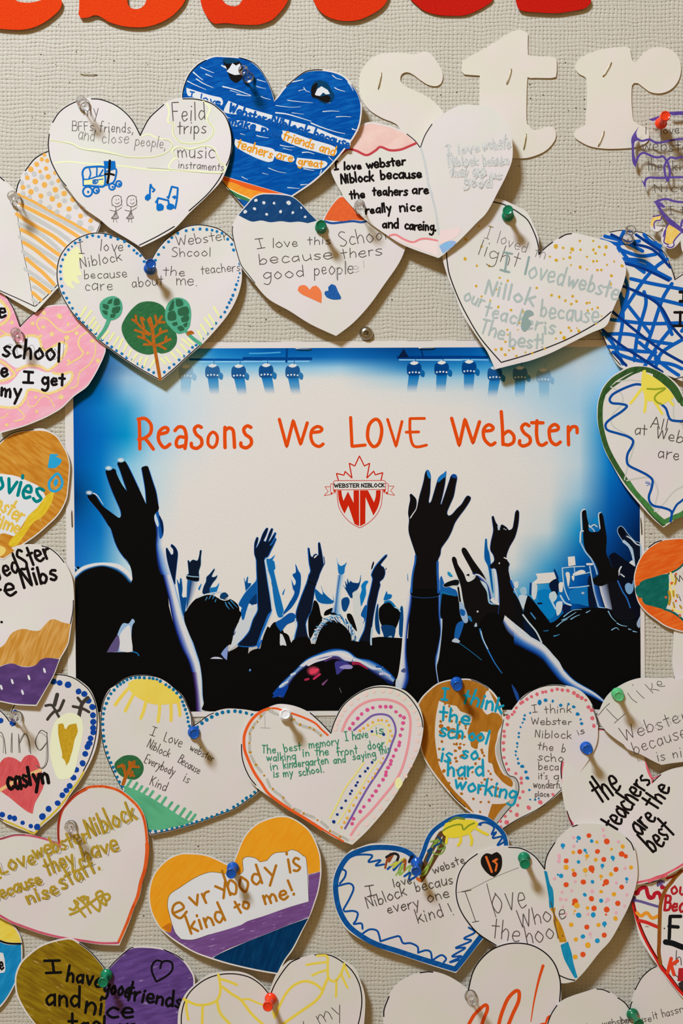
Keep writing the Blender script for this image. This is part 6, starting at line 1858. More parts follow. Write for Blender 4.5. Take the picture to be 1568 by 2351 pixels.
V('G5')
h = heart('best', 'white heart with a red edge and slanting bold black words',
          S('1198,1362* 1130,1180 1090,1030 1000,880 850,780 700,720 560,690 450,720 320,780 200,880 120,1010 85,1160 100,1350 120,1500 160,1690 240,1880 420,2100 620,2270 820,2420 1010,2580* 1250,2520 1500,2400 1800,2200 2000,1940 2060,1650 1980,1400 1820,1230 1640,1160 1480,1180 1340,1230 1260,1280', 'G5'),
          17, gx=0.01, gy=0.05, pin=(1347, 1718), k=2e-5)
h.part('red_edge')
RE = marker((226, 104, 116), (214, 86, 98), 60, 100, 4)
h.fill(S('640,722 560,697 470,718 400,750 300,800* 200,890 128,1012 92,1160 105,1370* 110,1250 130,1110 180,960 270,850 400,770 520,722'), RE)
h.fill(S('160,1700* 200,1780 240,1830 262,1890* 240,1900 190,1800'), RE)
h.fill(S('1098,1040* 1150,1180 1200,1290* 1180,1310 1130,1200'), RE)
h.line(S('1195,1355 1200,1310 1290,1265'), 3, RE)
h.line(S('1010,2560 1250,2500 1500,2380 1800,2180'), 5, RE)
h.line(S('1160,2540 1250,2500 1360,2470'), 8, RE)
h.outline([S('640,718 560,700 470,715 380,765'), S('320,795 210,890 130,1010 95,1160 100,1300'), S('165,1695 200,1790 245,1900'), S('1205,1345 1250,1300 1300,1255')], 1.8)
h.part('handwriting')
for a in (('the', 560, 1600, 830, 1420, 330), ('teachers', 760, 1945, 1180, 1330, 260), ('are', 1060, 1990, 1240, 1780, 260), ('the', 1240, 1690, 1420, 1430, 230), ('best', 1210, 2210, 1480, 1960, 300)):
    h.text(*a, 5.8, INK)
h.build()

h = heart('like', 'white heart written in thin pencil strokes, light green pin at its corner',
          S('540,540* 620,360 700,260 800,190 920,130 1050,95 1200,92 1350,98 1440,90 1480,120* 1560,90 1700,60 1850,120 1950,260 1960,450 1900,640 1780,860 1620,1060 1560,1095* 1430,1110 1310,1130* 1200,1080 1050,1000 900,940 860,890 760,820 650,730 580,640', 'G5'),
          21, gx=0.012, pin=(1416, 1597), k=2e-5)
h.part('handwriting')
h.line(S('545,540 620,450 680,395'), 1.5, PENCIL)
h.line(S('645,460 720,540 775,590'), 1.5, PENCIL)
h.line(S('738,632 800,580 865,520'), 1.5, PENCIL)
h.line(S('900,270 950,340 1010,385'), 1.5, PENCIL)
h.line(S('1005,240 1050,290 1100,335'), 1.4, PENCIL)
h.dots('962,172', 8, LEAD)
h.line(S('1110,165 1160,220 1205,270'), 1.4, PENCIL)
h.line(S('1190,150 1195,200 1180,225 1230,225 1280,240'), 1.4, PENCIL)
h.line(S('1255,165 1310,170 1300,130 1262,130 1255,165 1290,190 1350,185'), 1.4, PENCIL)
for a in (('Webster', 850, 850, 1640, 590, 170), ('because', 980, 1010, 1620, 800, 160), ('is nice', 1260, 1100, 1720, 1010, 130)):
    h.text(*a, 1.5, PENCIL)
h.text('best', 1060, 740, 1560, 620, 150, 0.9, FAINT, jit=3)
h.build()

V('I1')
h = heart('staff', 'white heart edged in orange and pink with olive gold marker writing',
          S('600,622* 575,500 580,380 610,270 660,190 760,90 860,35 960,14 1060,18 1200,60 1320,150 1400,240 1450,350 1475,520 1480,680 1460,850 1420,980 1390,1120 1330,1260 1280,1400 1190,1608* 1000,1600 800,1570 600,1540 400,1490 200,1420 100,1380 -60,1290 -240,1130 -340,950 -360,770 -300,620 -160,550 0,540 130,505 250,503 360,525 480,570', 'I1'),
          12, gx=-0.008, gy=-0.008, pin=(160, 1898), k=3e-5)
h.part('coloured_edge')
OE = marker((226, 98, 38), (206, 70, 26), 80, 100, 5)
PE = marker((206, 92, 110), (188, 74, 98), 10, 100, 5)
h.line(S('592,600 583,500 588,385 616,275 665,200 760,105 860,48'), 5, ink((190, 62, 40)), w1=8)
h.line(S('800,75 880,35 960,24 1060,28 1190,68 1310,158 1390,246 1440,356 1465,520 1470,680'), 6, OE)
h.line(S('1470,600 1470,690 1448,850 1408,980 1376,1120 1318,1260 1265,1400 1186,1580'), 9, OE, w1=6)
h.line(S('590,605 480,560 360,528 250,512 130,515 0,550 -150,558'), 4.4, PE)
h.line(S('-50,1285 100,1372 200,1412 400,1482 600,1532 800,1562 1000,1590 1180,1590'), 5, PE)
h.line(S('560,600 605,625'), 4, PE)
h.outline([S('583,560 582,400 610,275 665,195 760,95 860,38'), S('0,552 130,508 250,505')], 1.0)
h.part('handwriting')
OL = ink((180, 148, 48))
for a in (('I', -60, 960, 10, 930, 170), ('Love', 10, 905, 360, 785, 170), ('webster', 350, 750, 885, 570, 160), ('Niblock', 890, 540, 1370, 345, 200), ('because', -60, 1180, 420, 990, 130), ('they', 470, 910, 750, 800, 180), ('have', 830, 770, 1190, 660, 170), ('nise', 280, 1200, 590, 1095, 150), ('staff.', 620, 1050, 1010, 850, 180)):
    h.text(*a, 6.2, OL)
    if len(a[0]) > 2:
        h.text(a[0], a[1] + 20, a[2] + 12, a[3] + 25, a[4] + 10, a[5] * .9, 0.7, PENCIL, jit=1.5)
for t in ('695,1245 740,1255 780,1190 745,1165', '700,1305 780,1270 900,1190 1000,1120 1080,1100 1095,1140 1060,1170', '740,1170 790,1250 850,1325', '775,1140 850,1200 905,1285', '800,1140 850,1125 900,1190 960,1250 990,1270', '990,1270 1000,1200 960,1100 1010,1070 1030,1110 1010,1170', '1010,1180 1060,1210 1050,1150 1020,1110', '830,1160 880,1130 870,1180'):
    h.line(S(t), 5.4, OL)
h.build()

V('I2')
h = heart('kind', 'heart with orange lobes above purple and dark blue bands, brown words on white',
          S('745,478* 700,470 640,440 560,405 490,388 400,382 330,385 240,420 160,490 110,565 85,650 78,740 95,840 130,920 180,990 260,1060 350,1120 450,1175 570,1220 700,1260 820,1290 960,1320 1108,1345* 1160,1240 1230,1140 1300,1000 1360,880 1395,790 1430,680 1450,560 1450,470 1440,380 1400,270 1340,180 1220,100 1130,85 1050,100 950,140 870,210 820,290 780,390', 'I2'),
          15, gx=0.022, gy=0.012, pin=(535, 1998), k=3e-5)
OP = marker((248, 162, 36), (240, 148, 24), 55, 60, 5, 0.45, 0.75)
h.part('orange_paint')
h.fill(S('752,470* 786,390 824,293 874,214 952,146 1050,106 1130,91 1220,106 1335,184 1394,272 1434,380 1445,470 1443,525* 1350,548* 1335,430 1310,400 1260,362 1210,352 1180,368 1080,380 1020,438* 965,450* 930,420 880,408 840,415 825,440 830,520* 800,552 780,545 745,500'), OP)
h.fill(S('735,480* 700,476 640,446 560,411 490,394 400,388 330,391 244,426 165,494 116,567 91,650 84,740 101,838 135,916 182,985 250,1020* 262,950 240,870 225,790 245,710 330,650 420,590 500,550 580,530 690,545'), OP)
h.fill(S('180,975* 250,938 262,1020* 235,1015 215,995'), ink((196, 112, 22)))
h.part('purple_paint')
PV = marker((110, 70, 124), (124, 84, 142), 15, 60, 7, 0.4, 0.7, speck=(176, 150, 190))
h.fill(S('1352,550* 1445,528* 1444,560 1424,680 1390,790 1356,890* 1200,950 1000,1030 850,1090 700,1150 580,1215* 450,1168 354,1114 264,1055 195,995* 250,1015 262,950 290,1020 335,1068* 430,1072 560,1030 700,990 820,950 860,925 1000,880 1200,810 1355,765*'), PV)
h.part('blue_paint')
DB = marker((4, 46, 84), (8, 60, 100), 70, 70, 6)
h.fill(S('1352,898* 1296,1000 1224,1138 1154,1238 1104,1337* 960,1312 820,1282 700,1252 590,1218* 640,1185 850,1092 1000,1032 1200,952'), DB)
h.part('writing_panel')
h.fill(S('690,545* 580,530 500,550 420,590 330,650 245,710 225,790 240,870 262,950 290,1020 335,1068* 430,1072 560,1030 700,990 820,950 860,925 1000,880 1200,810 1355,765* 1350,640 1335,430 1310,400 1260,362 1210,352 1180,368 1080,380 1020,438* 965,450* 930,420 880,408 840,415 825,440 830,520* 800,552 760,560'), PNL)
for t in ('690,545 580,530 500,550 420,590 330,650 245,710 225,790 240,870 262,950 290,1020 335,1068* 430,1072 560,1030', '1355,765 1350,640 1335,430 1310,400 1260,362 1210,352 1180,368 1080,380 1020,438* 965,450* 930,420 880,408 840,415 825,440 830,520 800,552'):
    h.line(S(t), 0.9, OUTL)
h.part('handwriting')
BRW = ink((176, 112, 28))
for a in (('e', 280, 920, 400, 870, 215), ('vr', 420, 815, 585, 755, 150), ('y', 620, 705, 715, 660, 120), ('bo', 725, 720, 890, 665, 200), ('d', 905, 640, 990, 615, 165), ('y', 1010, 580, 1105, 560, 140), ('is', 1195, 535, 1290, 520, 185), ('kind', 405, 1020, 690, 920, 145), ('to', 795, 870, 895, 810, 110), ('me', 1000, 790, 1195, 735, 130), ('!', 1215, 720, 1260, 700, 125)):
    h.text(*a, 6.0, BRW, jit=.8)
h.build()

V('I3')
h = heart('bluewave', 'white heart with a thick blue border of loops, sun in its right lobe',
          S('752,462* 715,410 660,365 600,335 500,322 380,320 280,350 200,380 120,470 70,560 55,680 70,820 110,940 180,1040 300,1120 450,1190 600,1240 750,1290 900,1340 1080,1395* 1150,1310 1250,1180 1320,1090 1420,900 1500,640 1535,480 1525,340 1500,240 1430,160 1350,100 1250,75 1150,66 1060,85 960,140 880,200 835,260 800,360', 'I3'),
          16, pin=(957, 1985), k=3e-5)
h.part('blue_border')
BB = marker((14, 76, 142), (22, 92, 160), 40, 90, 4)
h.line(S('745,460* 710,412 640,372 540,352 400,350 300,370 190,420 120,510 80,620 78,740 110,880 180,1000 290,1090 420,1160 600,1218 750,1268 900,1315 1075,1368* 1140,1290 1290,1095', 'I3'), 12, BB)
h.line(S('775,470 815,370 850,275 900,205 980,145 1070,98 1160,85 1260,92 1350,118 1430,180 1485,250 1505,345'), 10, BB)
BL = ink((18, 78, 152))
for t in ('130,530 160,550 150,600 110,650', '100,670 190,650 225,690 190,780 140,870 150,885 220,880 260,900 245,960 225,990 290,985 300,1030', '300,1070 360,1035 420,1045 440,1090 450,1135', '450,1135 560,1100 610,1095 640,1150 700,1150 760,1180 765,1230', '765,1230 830,1210 870,1225 880,1280', '890,1290 960,1250 1000,1280 980,1310', '1190,1020 1240,1060 1150,1110 1210,1130 1080,1190 1160,1190 1050,1260 1130,1260 1030,1310 1110,1290',
          '200,430 260,410 380,415 350,470 450,455 410,500 480,490', '1280,150 1330,140 1400,180 1380,240 1420,220 1390,270 1470,260 1430,330 1490,300', '1240,150 1290,160'):
    h.line(S(t), 4.6, BL)
h.part('scribbles')
for t, w, c in (('490,520 510,440 540,400 520,470 560,400', 5, (150, 74, 36)), ('500,430 560,400 600,420 580,480', 6, (40, 36, 36)), ('510,530 580,470 560,540 640,450 600,560 660,480', 5, (20, 78, 150)), ('535,500 590,470 555,520 650,440 610,540', 4, (198, 196, 70)), ('580,580 640,500 610,580 700,500 680,580 720,570', 4, (150, 180, 80)), ('650,590 700,560 690,620 750,590', 5, (20, 78, 150)), ('640,470 660,450 650,540', 5, (164, 84, 36)), ('690,470 715,420 720,460', 6, (34, 34, 44)),
                ('800,560 840,440 900,330 960,230 990,260 960,340 900,440 830,560 790,620', 11, (96, 66, 36)), ('870,300 940,290 990,340 960,400 900,400 880,350 930,280', 3.4, (130, 160, 66)), ('900,330 960,280 930,360 990,350', 3.4, (110, 140, 60)), ('880,440 860,500 890,430', 3.4, (140, 170, 70)), ('930,260 960,300 900,340', 4, (24, 70, 120)), ('850,380 880,360 840,460', 6, (24, 70, 110)), ('800,560 850,500 830,560 790,590', 4, (150, 180, 70)), ('760,610 780,625', 7, (206, 102, 36)), ('790,600 810,610', 6, (120, 80, 40))):
    h.line(S(t), w, ink(c))
h.part('sun_drawing')
SY = ink((244, 214, 58))
h.fill(S('990,150* 1060,120 1150,115 1230,120 1270,150 1230,200 1180,240 1120,260 1060,270 1010,260 970,230'), SY)
for t in ('1010,250 1000,310', '1120,250 1120,300 1100,330', '1195,230 1215,280 1210,325', '1250,190 1300,220 1345,240'):
    h.line(S(t), 6.4, SY)
h.line(S('970,210 1020,180 1080,160 1130,160 1145,200 1190,165 1235,145'), 4, ink((136, 150, 40)))
h.line(S('1030,130 1080,100 1150,110'), 5, ink((110, 130, 50)))
h.part('handwriting')
for a in (('I', 330, 765, 415, 745, 95), ('love', 560, 685, 715, 645, 70), ('webste', 895, 570, 1160, 475, 70), ('Niblock', 345, 860, 670, 745, 95), ('becaus', 745, 720, 1060, 650, 90), ('every', 510, 905, 775, 845, 90), ('one', 845, 805, 1030, 765, 90), ('kind', 765, 985, 985, 920, 120), ('!', 1040, 925, 1085, 910, 100)):
    h.text(*a, 1.7, PENCIL)
h.build()

V('I4')
h = heart('speckled', 'heart whose right lobe is speckled with red, orange, blue and pink dots',
          S('768,335* 700,240 640,190 560,160 480,150 390,158 300,180 220,215 150,270 90,350 62,450 62,550 90,650 150,750 240,850 380,945 500,1040 640,1120 760,1180 900,1240 1010,1225* 1090,1140 1200,1000 1290,900 1370,760 1440,620 1490,480 1508,360 1495,220 1470,130 1420,80 1330,20 1220,-20 1100,-30 1000,-15 910,60 850,130 800,220', 'I4'),
          24.5, gx=0.03, gy=0.005, pin=(1203, 1977), k=1e-5, noise=.4)
h.outline([S('768,333 700,242 640,195 570,165 480,158'), S('230,210 150,270 92,350 64,450 62,550 90,650 150,750 240,850 380,942'), S('768,333 775,270 800,200 850,120'), S('1420,82 1460,125 1482,180'), S('990,-8 1030,-20'), S('880,1180 950,1210 1010,1222')], 2.0)
h.part('painted_stripe')
TB = marker((22, 130, 168), (30, 146, 184), 70, 100, 5)
YO = marker((190, 130, 24), (206, 148, 40), 70, 100, 5)
h.fill(S('762,345* 785,350 810,450 835,500 840,640 808,645 800,560 785,470'), TB)
h.fill(S('808,650* 855,640 850,690 890,760 920,830 945,915* 888,918* 870,860 840,770 835,690'), YO)
h.fill(S('895,940* 955,912* 985,1010 1000,1090 1032,1200* 1008,1205* 960,1120 920,1040'), TB)
h.part('coloured_dots')
V('J1')
RD, OD, BD, PD = ink((226, 82, 34)), ink((246, 172, 46)), ink((30, 146, 196)), ink((238, 176, 186))
h.dots('566,178,25 756,240,31 469,349,27 657,347,28 324,447,28 724,432,27 915,374,30 958,398,24 594,530,34 605,565,14 854,538,27 411,591,27 506,672,30 323,701,28 749,674,34 720,705,14 915,726,26 593,850,28 418,878,32 400,908,16 620,953,28 755,966,32 748,1020,12 874,900,29 544,1152,28 729,1238,28 502,1444,29', 28, RD, 0.08)
h.dots('651,247,18 925,294,22 806,322,16 399,356,20 547,396,24 538,432,9 638,435,21 323,516,28 397,546,18 527,548,26 532,600,8 1014,517,22 801,589,24 695,612,20 694,645,8 696,775,21 832,802,25 437,922,32 415,980,14 403,1010,8 551,948,20 848,1060,24 377,1127,25 668,1130,22 427,1284,23 555,1345,30 420,1470,26', 20, OD, 0.12)
h.dots('456,203,26 440,240,12 288,283,25 289,312,10 595,236,20 524,335,18 540,360,10 455,459,20 820,414,22 826,442,9 709,498,20 706,525,8 270,607,24 235,595,12 604,670,20 968,640,20 968,675,9 522,808,22 696,871,22 457,1026,27 611,1022,29 731,1117,25 732,1148,8 501,1253,25 656,1297,26', 20, BD, 0.15)
h.dots('718,114,18 727,180,17 401,197,18 880,243,17 405,290,17 246,390,21 250,410,20 246,450,20 950,525,18 199,635,18 419,666,17 857,680,16 382,764,17 279,781,17 600,770,20 971,808,16 265,854,20 320,860,18 766,860,20 745,885,12 288,934,14 946,928,16 555,1015,16 855,998,18 578,1225,18 583,1258,8 321,1013,14', 17, PD, 0.2)
V('I4')
h.part('black_heart_drawing')
h.fill(S('345,215* 300,205 262,240 258,290 290,345 335,385 365,395* 395,370 420,330 428,280 420,225 385,195 360,205'), ink((30, 24, 20)))
h.line(S('300,235 325,300 345,355'), 5, ink((238, 112, 46)))
h.line(S('355,270 390,250 365,275 385,290 375,345'), 4.4, ink((238, 112, 46)))
h.part('handwriting')
for t in ('105,515 180,500', '130,510 170,620 215,750', '190,758 240,748', '305,450 340,590 378,715'):
    h.line(S(t), 1.7, PENCIL)
h.line(S('70,520 180,490 300,430 420,375 560,320'), 0.9, LEAD)
for a in (('ove', 360, 695, 635, 645, 260), ('the', 335, 890, 570, 915, 165), ('Whole', 565, 805, 945, 725, 140), ('hool.', 620, 935, 925, 875, 150)):
    h.text(*a, 1.7, PENCIL)
h.build()

V('K1')
h = heart('redline', 'heart with red and orange zigzags beside a brown line, cut off at the right edge',
          S('60,440* 70,340 100,180 200,40 420,-60 700,-80 980,-20 1160,160* 1400,-40 1650,0 1800,240 1820,600 1700,1000 1500,1400 1250,1800 1100,2140* 960,2020 857,1940 740,1800 620,1650 520,1500 400,1350 310,1210 200,1020 130,740', 'K1'),
          29.5, gy=0.06, gx=0, pin=(1500, 1990), k=0, noise=0.4)
h.part('red_border')
RB2 = ink((206, 38, 30))
h.line(S('85,470* 120,620 170,780 240,960 330,1140 430,1310 520,1470 620,1600 740,1760 857,1890 1000,2020'), 8, RB2)
h.line(S('95,470 125,600 180,780 260,960 350,1150 450,1320 540,1450 640,1580 760,1740 857,1860'), 2.0, OUTL)
h.part('zigzags')
for t, w, c in (('110,330 150,340 190,280 250,250 290,260 310,340 340,410 400,400 420,350 470,330 500,360 515,430', 9, (186, 28, 44)), ('110,445 220,470 350,510 490,550', 6, (104, 86, 140)), ('60,450 90,400 110,445', 10, (90, 74, 130)), ('150,640 210,690 300,640 380,720 470,690', 8, (238, 150, 44)), ('180,760 300,790 470,860', 8, (206, 46, 38)),
                ('280,190 380,170 450,150', 3, (104, 86, 140)), ('470,220 480,160 520,150 560,170', 6, (104, 86, 140)), ('500,170 540,240 580,260', 8, (104, 86, 140)), ('610,110 680,90 740,60 800,40', 5, (186, 28, 44))):
    h.line(S(t), w, ink(c))
h.dots('150,335,40 250,250,30 290,265,30 350,400,36 470,335,30 540,250,34', 30, ink((176, 28, 44)))
h.line(S('830,0 740,90 680,170 600,270 540,400 510,530 500,700 495,900 490,1100 485,1250 510,1420'), 8.6, marker((146, 84, 30), (130, 72, 22), 80, 100, 3))
h.part('handwriting')
RW = ink((178, 34, 40))
h.text('our', 660, 330, 990, 390, 200, 5, RW)
h.text('Because', 560, 590, 1300, 700, 230, 6, RW)
h.text('F', 620, 1030, 800, 1050, 330, 8, ink((24, 24, 26)))
h.line(S('590,1090 700,1110 857,1170 1100,1230'), 13, ink((24, 24, 26)))
h.text('h', 735, 1440, 830, 1450, 200, 1.6, PENCIL)
h.line(S('275,850 330,855'), 1.2, PENCIL)
h.dots('570,880', 11, INK)
h.text('K', 610, 1560, 720, 1590, 210, 8, ink((222, 66, 34)))
h.fill(S('790,1490* 960,1490* 960,1690* 770,1690*'), ink((176, 34, 38)))
h.fill(S('780,1730 830,1690 900,1700 930,1780 857,1850'), ink((54, 44, 42)))
h.line(S('735,1590 790,1640 740,1600'), 1.6, PENCIL)
h.build()

V('J2')
h = heart('yellowblue', 'heart with a yellow top and blue body at the lower left edge of the photo',
          S('-60,100* 0,120 80,175 130,225 165,290 178,380 175,500 150,600 80,750 0,860 -120,960* -300,860 -420,700 -480,520 -460,330 -380,190 -260,120 -160,90', 'J2'), 6, k=3e-5, pin=(0, 2230))
h.part('yellow_paint')
h.fill(S('-60,112* 0,128 78,182 126,230 160,292 170,335* 60,330 -60,290 -300,220 -250,128 -160,100'), marker((240, 212, 86), (232, 198, 60), 30, 70, 4))
h.part('blue_paint')
h.fill(S('-440,300* -300,240 -60,310 60,352 172,352* 172,500 146,598 76,746 -4,852 -120,948* -296,850 -412,696 -470,520'), marker((20, 128, 180), (36, 144, 196), 60, 70, 4))
h.line(S('-300,230 -60,300 60,340 172,345'), 4.4, ink((24, 22, 20)))
h.part('white_panel')
h.fill(S('-200,410* 0,415 30,440 42,520 40,570 0,585 -200,590'), PNL)
h.part('handwriting')
h.text('e', 0, 560, 30, 555, 110, 5, INK)
h.build()

h = heart('olive', 'heart half olive gold, half purple with black marker words and a small drawn heart',
          S('870,565* 820,500 740,410 650,340 580,303 500,310 400,335 320,370 240,430 170,500 130,600 128,700 150,790 210,900 290,1010 420,1180 600,1350 800,1500* 1000,1400 1200,1260 1400,1100 1520,950 1570,800 1590,640 1560,560 1500,480 1430,430 1340,390 1220,372 1080,376 1000,430 920,510', 'J2'),
          17, gy=0.0, pin=(240, 2248), k=3e-5)
OLV = marker((150, 120, 22), (122, 92, 18), -30, 60, 6, 0.38, 0.62, speck=(190, 160, 90))
PUR = marker((104, 72, 138), (86, 58, 116), 15, 60, 5, 0.38, 0.62, speck=(150, 128, 170))
h.part('olive_paint')
h.fill(S('862,572* 815,506 735,417 646,348 578,311 500,318 402,343 324,378 246,437 178,506 138,603 136,700 158,788 217,897 296,1005 425,1174 604,1342 800,1488* 850,1000 862,800'), OLV)
h.part('purple_paint')
h.fill(S('866,580* 862,800 850,1000 802,1488* 996,1392 1194,1254 1393,1094 1512,946 1562,798 1582,642 1552,564 1494,486 1426,437 1338,398 1220,380 1082,384 1005,437 926,516'), PUR)
h.outline([S('868,562 820,500 740,410 650,342'), S('890,545 960,470 1060,385 1090,376'), S('1340,392 1440,438 1500,480')], 1.8)
h.part('handwriting')
KK = ink((18, 16, 16))
for a in (('I', 360, 580, 515, 580, 100), ('have', 540, 650, 830, 700, 130), ('good', 840, 740, 1060, 790, 130), ('friends', 1030, 800, 1480, 870, 125), ('and', 375, 850, 655, 860, 160), ('n', 690, 910, 780, 920, 150), ('i', 800, 925, 850, 925, 150), ('ce', 870, 945, 1090, 955, 130), ('tacher', 560, 1080, 1100, 1100, 170)):
    h.text(*a, 6.4, KK)
h.line(S('1310,545* 1325,500 1360,485 1405,500 1408,560 1360,610 1280,655* 1245,580 1245,520 1280,482 1320,490'), 4.6, KK)
h.build()

V('J3')
h = heart('sunflower', 'white heart with thick yellow line drawings of suns, red pin at its notch',
          S('745,450* 680,370 600,310 520,282 440,276 380,280 280,300 200,350 100,440 50,540 32,640 40,760 100,940 220,1120 400,1300 640,1480 800,1640* 1000,1440 1200,1260 1360,1060 1460,820 1490,500 1450,340 1410,250 1320,190 1230,150 1150,138 1050,155 930,190 890,200 800,300', 'J3'),
          22, pin=(620, 2301), k=2e-5)
h.outline([S('740,450 680,380 600,325 520,300 440,292 360,298 280,320 200,365 120,440 75,530 55,640 62,760'), S('755,450 790,370 850,275 910,205 980,170'), S('1100,145 1160,138 1240,155 1330,210 1400,280 1450,380 1468,500 1455,620 1430,720')], 2.0)
h.part('yellow_lines')
YL = ink((250, 214, 82))
for t, w in (('345,300 360,380 355,460 320,510 240,535 160,530 75,490', 6), ('350,330 420,350 490,378', 6), ('370,390 450,450 525,500 600,600 690,685 760,740', 6.4), ('530,495 580,490 640,515 690,535', 4.6), ('95,500 95,570 110,650', 6), ('222,540 218,690 215,760', 6), ('335,510 360,600 430,680 520,780', 6.4),
             ('1120,150 1195,155 1200,230 1205,320 1240,350 1270,340 1310,280 1330,215', 5.6), ('1035,222 1110,210 1190,200', 5.2), ('1080,305 1140,278 1195,262', 5.2), ('1200,330 1170,400 1150,450 1100,510 1000,580 900,650 830,700', 6.4), ('1160,420 1100,370 1020,350 940,380 880,440 830,530 785,635', 6), ('1268,340 1268,400 1265,470', 5.2), ('1305,290 1330,350 1355,400', 5.2), ('1330,220 1350,270 1372,318', 5.2), ('770,590 785,630', 5)):
    h.line(S(t), w, YL)
h.part('handwriting')
for a in (('my', 1135, 690, 1320, 600, 130), ('I love', 700, 900, 1000, 780, 110), ('j', 985, 690, 1020, 690, 30)):
    h.text(*a, 1.5, PENCIL)
h.build()

V('J4')
h = heart('script', 'white heart with large looping orange-red script letters',
          S('785,432* 720,380 640,330 550,295 460,282 390,295 300,330 210,390 150,480 110,580 108,680 140,860 260,1060 460,1240 700,1420 860,1560* 1050,1400 1260,1180 1420,960 1500,740 1520,560 1522,400 1510,310 1470,210 1400,130 1300,75 1190,55 1080,65 970,110 880,190 820,290', 'J4'),
          28, gx=0.0, pin=(1083, 2297), k=0, noise=.3)
h.outline([S('785,430 820,290 880,190 970,108 1080,64 1190,54 1300,74 1400,132 1470,212 1510,312 1522,400 1515,520'), S('400,290 460,282 500,285'), S('150,480 112,580 108,640')], 2.2)
h.part('handwriting')
RS = ink((222, 78, 24))
h.line(S('780,720 830,630 900,560 930,550 935,590 900,680 880,760'), 8, RS)
h.line(S('1025,720 1050,620 1100,500 1160,438 1190,445 1185,520 1140,620 1100,720'), 8.4, RS)
h.line(S('1382,235 1345,360 1310,520 1285,680'), 7, RS, w1=2)
h.line(S('1400,720 1420,650 1440,640'), 6, RS)
h.fill(S('1330,720 1380,690 1420,700 1400,760'), RS)
h.build()

V('J5')
h = heart('sno', 'white heart with small pencil words in its right lobe, dark green pin at its notch',
          S('1048,718* 1000,650 930,600 850,545 780,520 720,515 620,545 480,590 380,640 300,740 240,860 220,1000 260,1160 400,1340 640,1520 900,1700* 1100,1600 1400,1440 1650,1240 1780,1000 1800,760 1750,540 1640,380 1480,290 1320,290 1220,350 1140,440 1090,560', 'J5'),
          31, gx=0.0, pin=(1455, 2330), k=0, noise=.4)
h.outline([S('1048,716 1000,650 930,600'), S('725,513 790,522 850,548'), S('335,675 280,760 245,856 225,980'), S('1048,716 1060,660 1070,640'), S('1100,520 1160,410 1240,330 1310,292')], 1.9)
h.part('handwriting')
for a in (('webster', 780, 875, 1060, 845, 60), ('because', 960, 855, 1260, 830, 66), ('it has', 1280, 810, 1480, 765, 80), ('sno', 1490, 760, 1640, 720, 74), ('I love', 560, 930, 760, 890, 60)):
    h.text(*a, 1.4, PENCIL)
h.build()

# ---------------------------------------------------------------- push pins
def lathe(profile, seg=20, z0=0.0):
    v, f = [], []
    for r, z in profile:
        for i in range(seg):
            a = 2 * math.pi * i / seg
            v.append((r * U * math.cos(a), r * U * math.sin(a), z * U))
    for k in range(len(profile) - 1):
        for i in range(seg):
            j = (i + 1) % seg
            f.append([k * seg + i, k * seg + j, (k + 1) * seg + j, (k + 1) * seg + i])
    f.append(list(range(seg))[::-1])
    f.append([(len(profile) - 1) * seg + i for i in range(seg)])
    return v, f
PROTO = {}
def pin_mesh(mat, key):
    if key not in PROTO:
        # flange, waist and head of a classic push pin
        prof = [(4, 0), (12.2, 0.4), (13.6, 1.6), (14.0, 3.2), (13.4, 5.2), (11.5, 7), (8.6, 9.5), (6.8, 13), (6.0, 18), (5.8, 25), (6.1, 31), (7.4, 34.5), (9.6, 37), (11.3, 39), (11.8, 41), (11.6, 43), (10.4, 44.4), (9.6, 44.6), (9.0, 43.8), (5, 43.6), (0.4, 43.6)]
        v, f = lathe(prof, 28)
        me = bpy.data.meshes.new('pin_body')
        me.from_pydata(v, [], f)
        me.materials.append(mat)
        me.polygons.foreach_set('use_smooth', [True] * len(me.polygons))
        me.update()
        PROTO[key] = me
    return PROTO[key]
PIN_COL = {'blue': plastic((4, 74, 156)), 'green': plastic((0, 112, 74)), 'light green': plastic((84, 166, 104)), 'red': plastic((226, 54, 20)), 'white': plastic((222, 218, 214)), 'clear': clear(), 'dark green': plastic((8, 98, 60))}
def pin(colour, base, head, under, label, z=None):
    """base and head: where the flange and the head sit in front of the wall"""
    c = CARDS.get(under)
    zb = z if z is not None else c.zf(*base) + 0.7
    b = world_pt(base[0], base[1], zb + 2)
    t = world_pt(head[0], head[1], zb + 43)
    ax = (t - b).normalized()
    o = bpy.data.objects.new('push_pin', None)
    o.empty_display_size = 0.01
    o.location = world_pt(base[0], base[1], zb + 0.3)
    o.rotation_euler = ax.to_track_quat('Z', 'Y').to_euler()
    COL.objects.link(o)
    o['label'] = label
    o['category'] = 'push pin'
    o['group'] = 'push pins holding the hearts'
    body = bpy.data.objects.new('plastic_body', pin_mesh(PIN_COL[colour], colour))
    COL.objects.link(body)
    body.parent = o
    body['label'] = colour + ' plastic pin head and flange'
    ln = zb + 0.6
    nv, nf = lathe([(0.2, -ln), (1.5, -ln * 0.55), (1.6, 1.0)], 10)
    n = link_mesh('needle', nv, nf, metal((200, 196, 186), 0.25), o, True)
    n['label'] = 'thin steel needle'
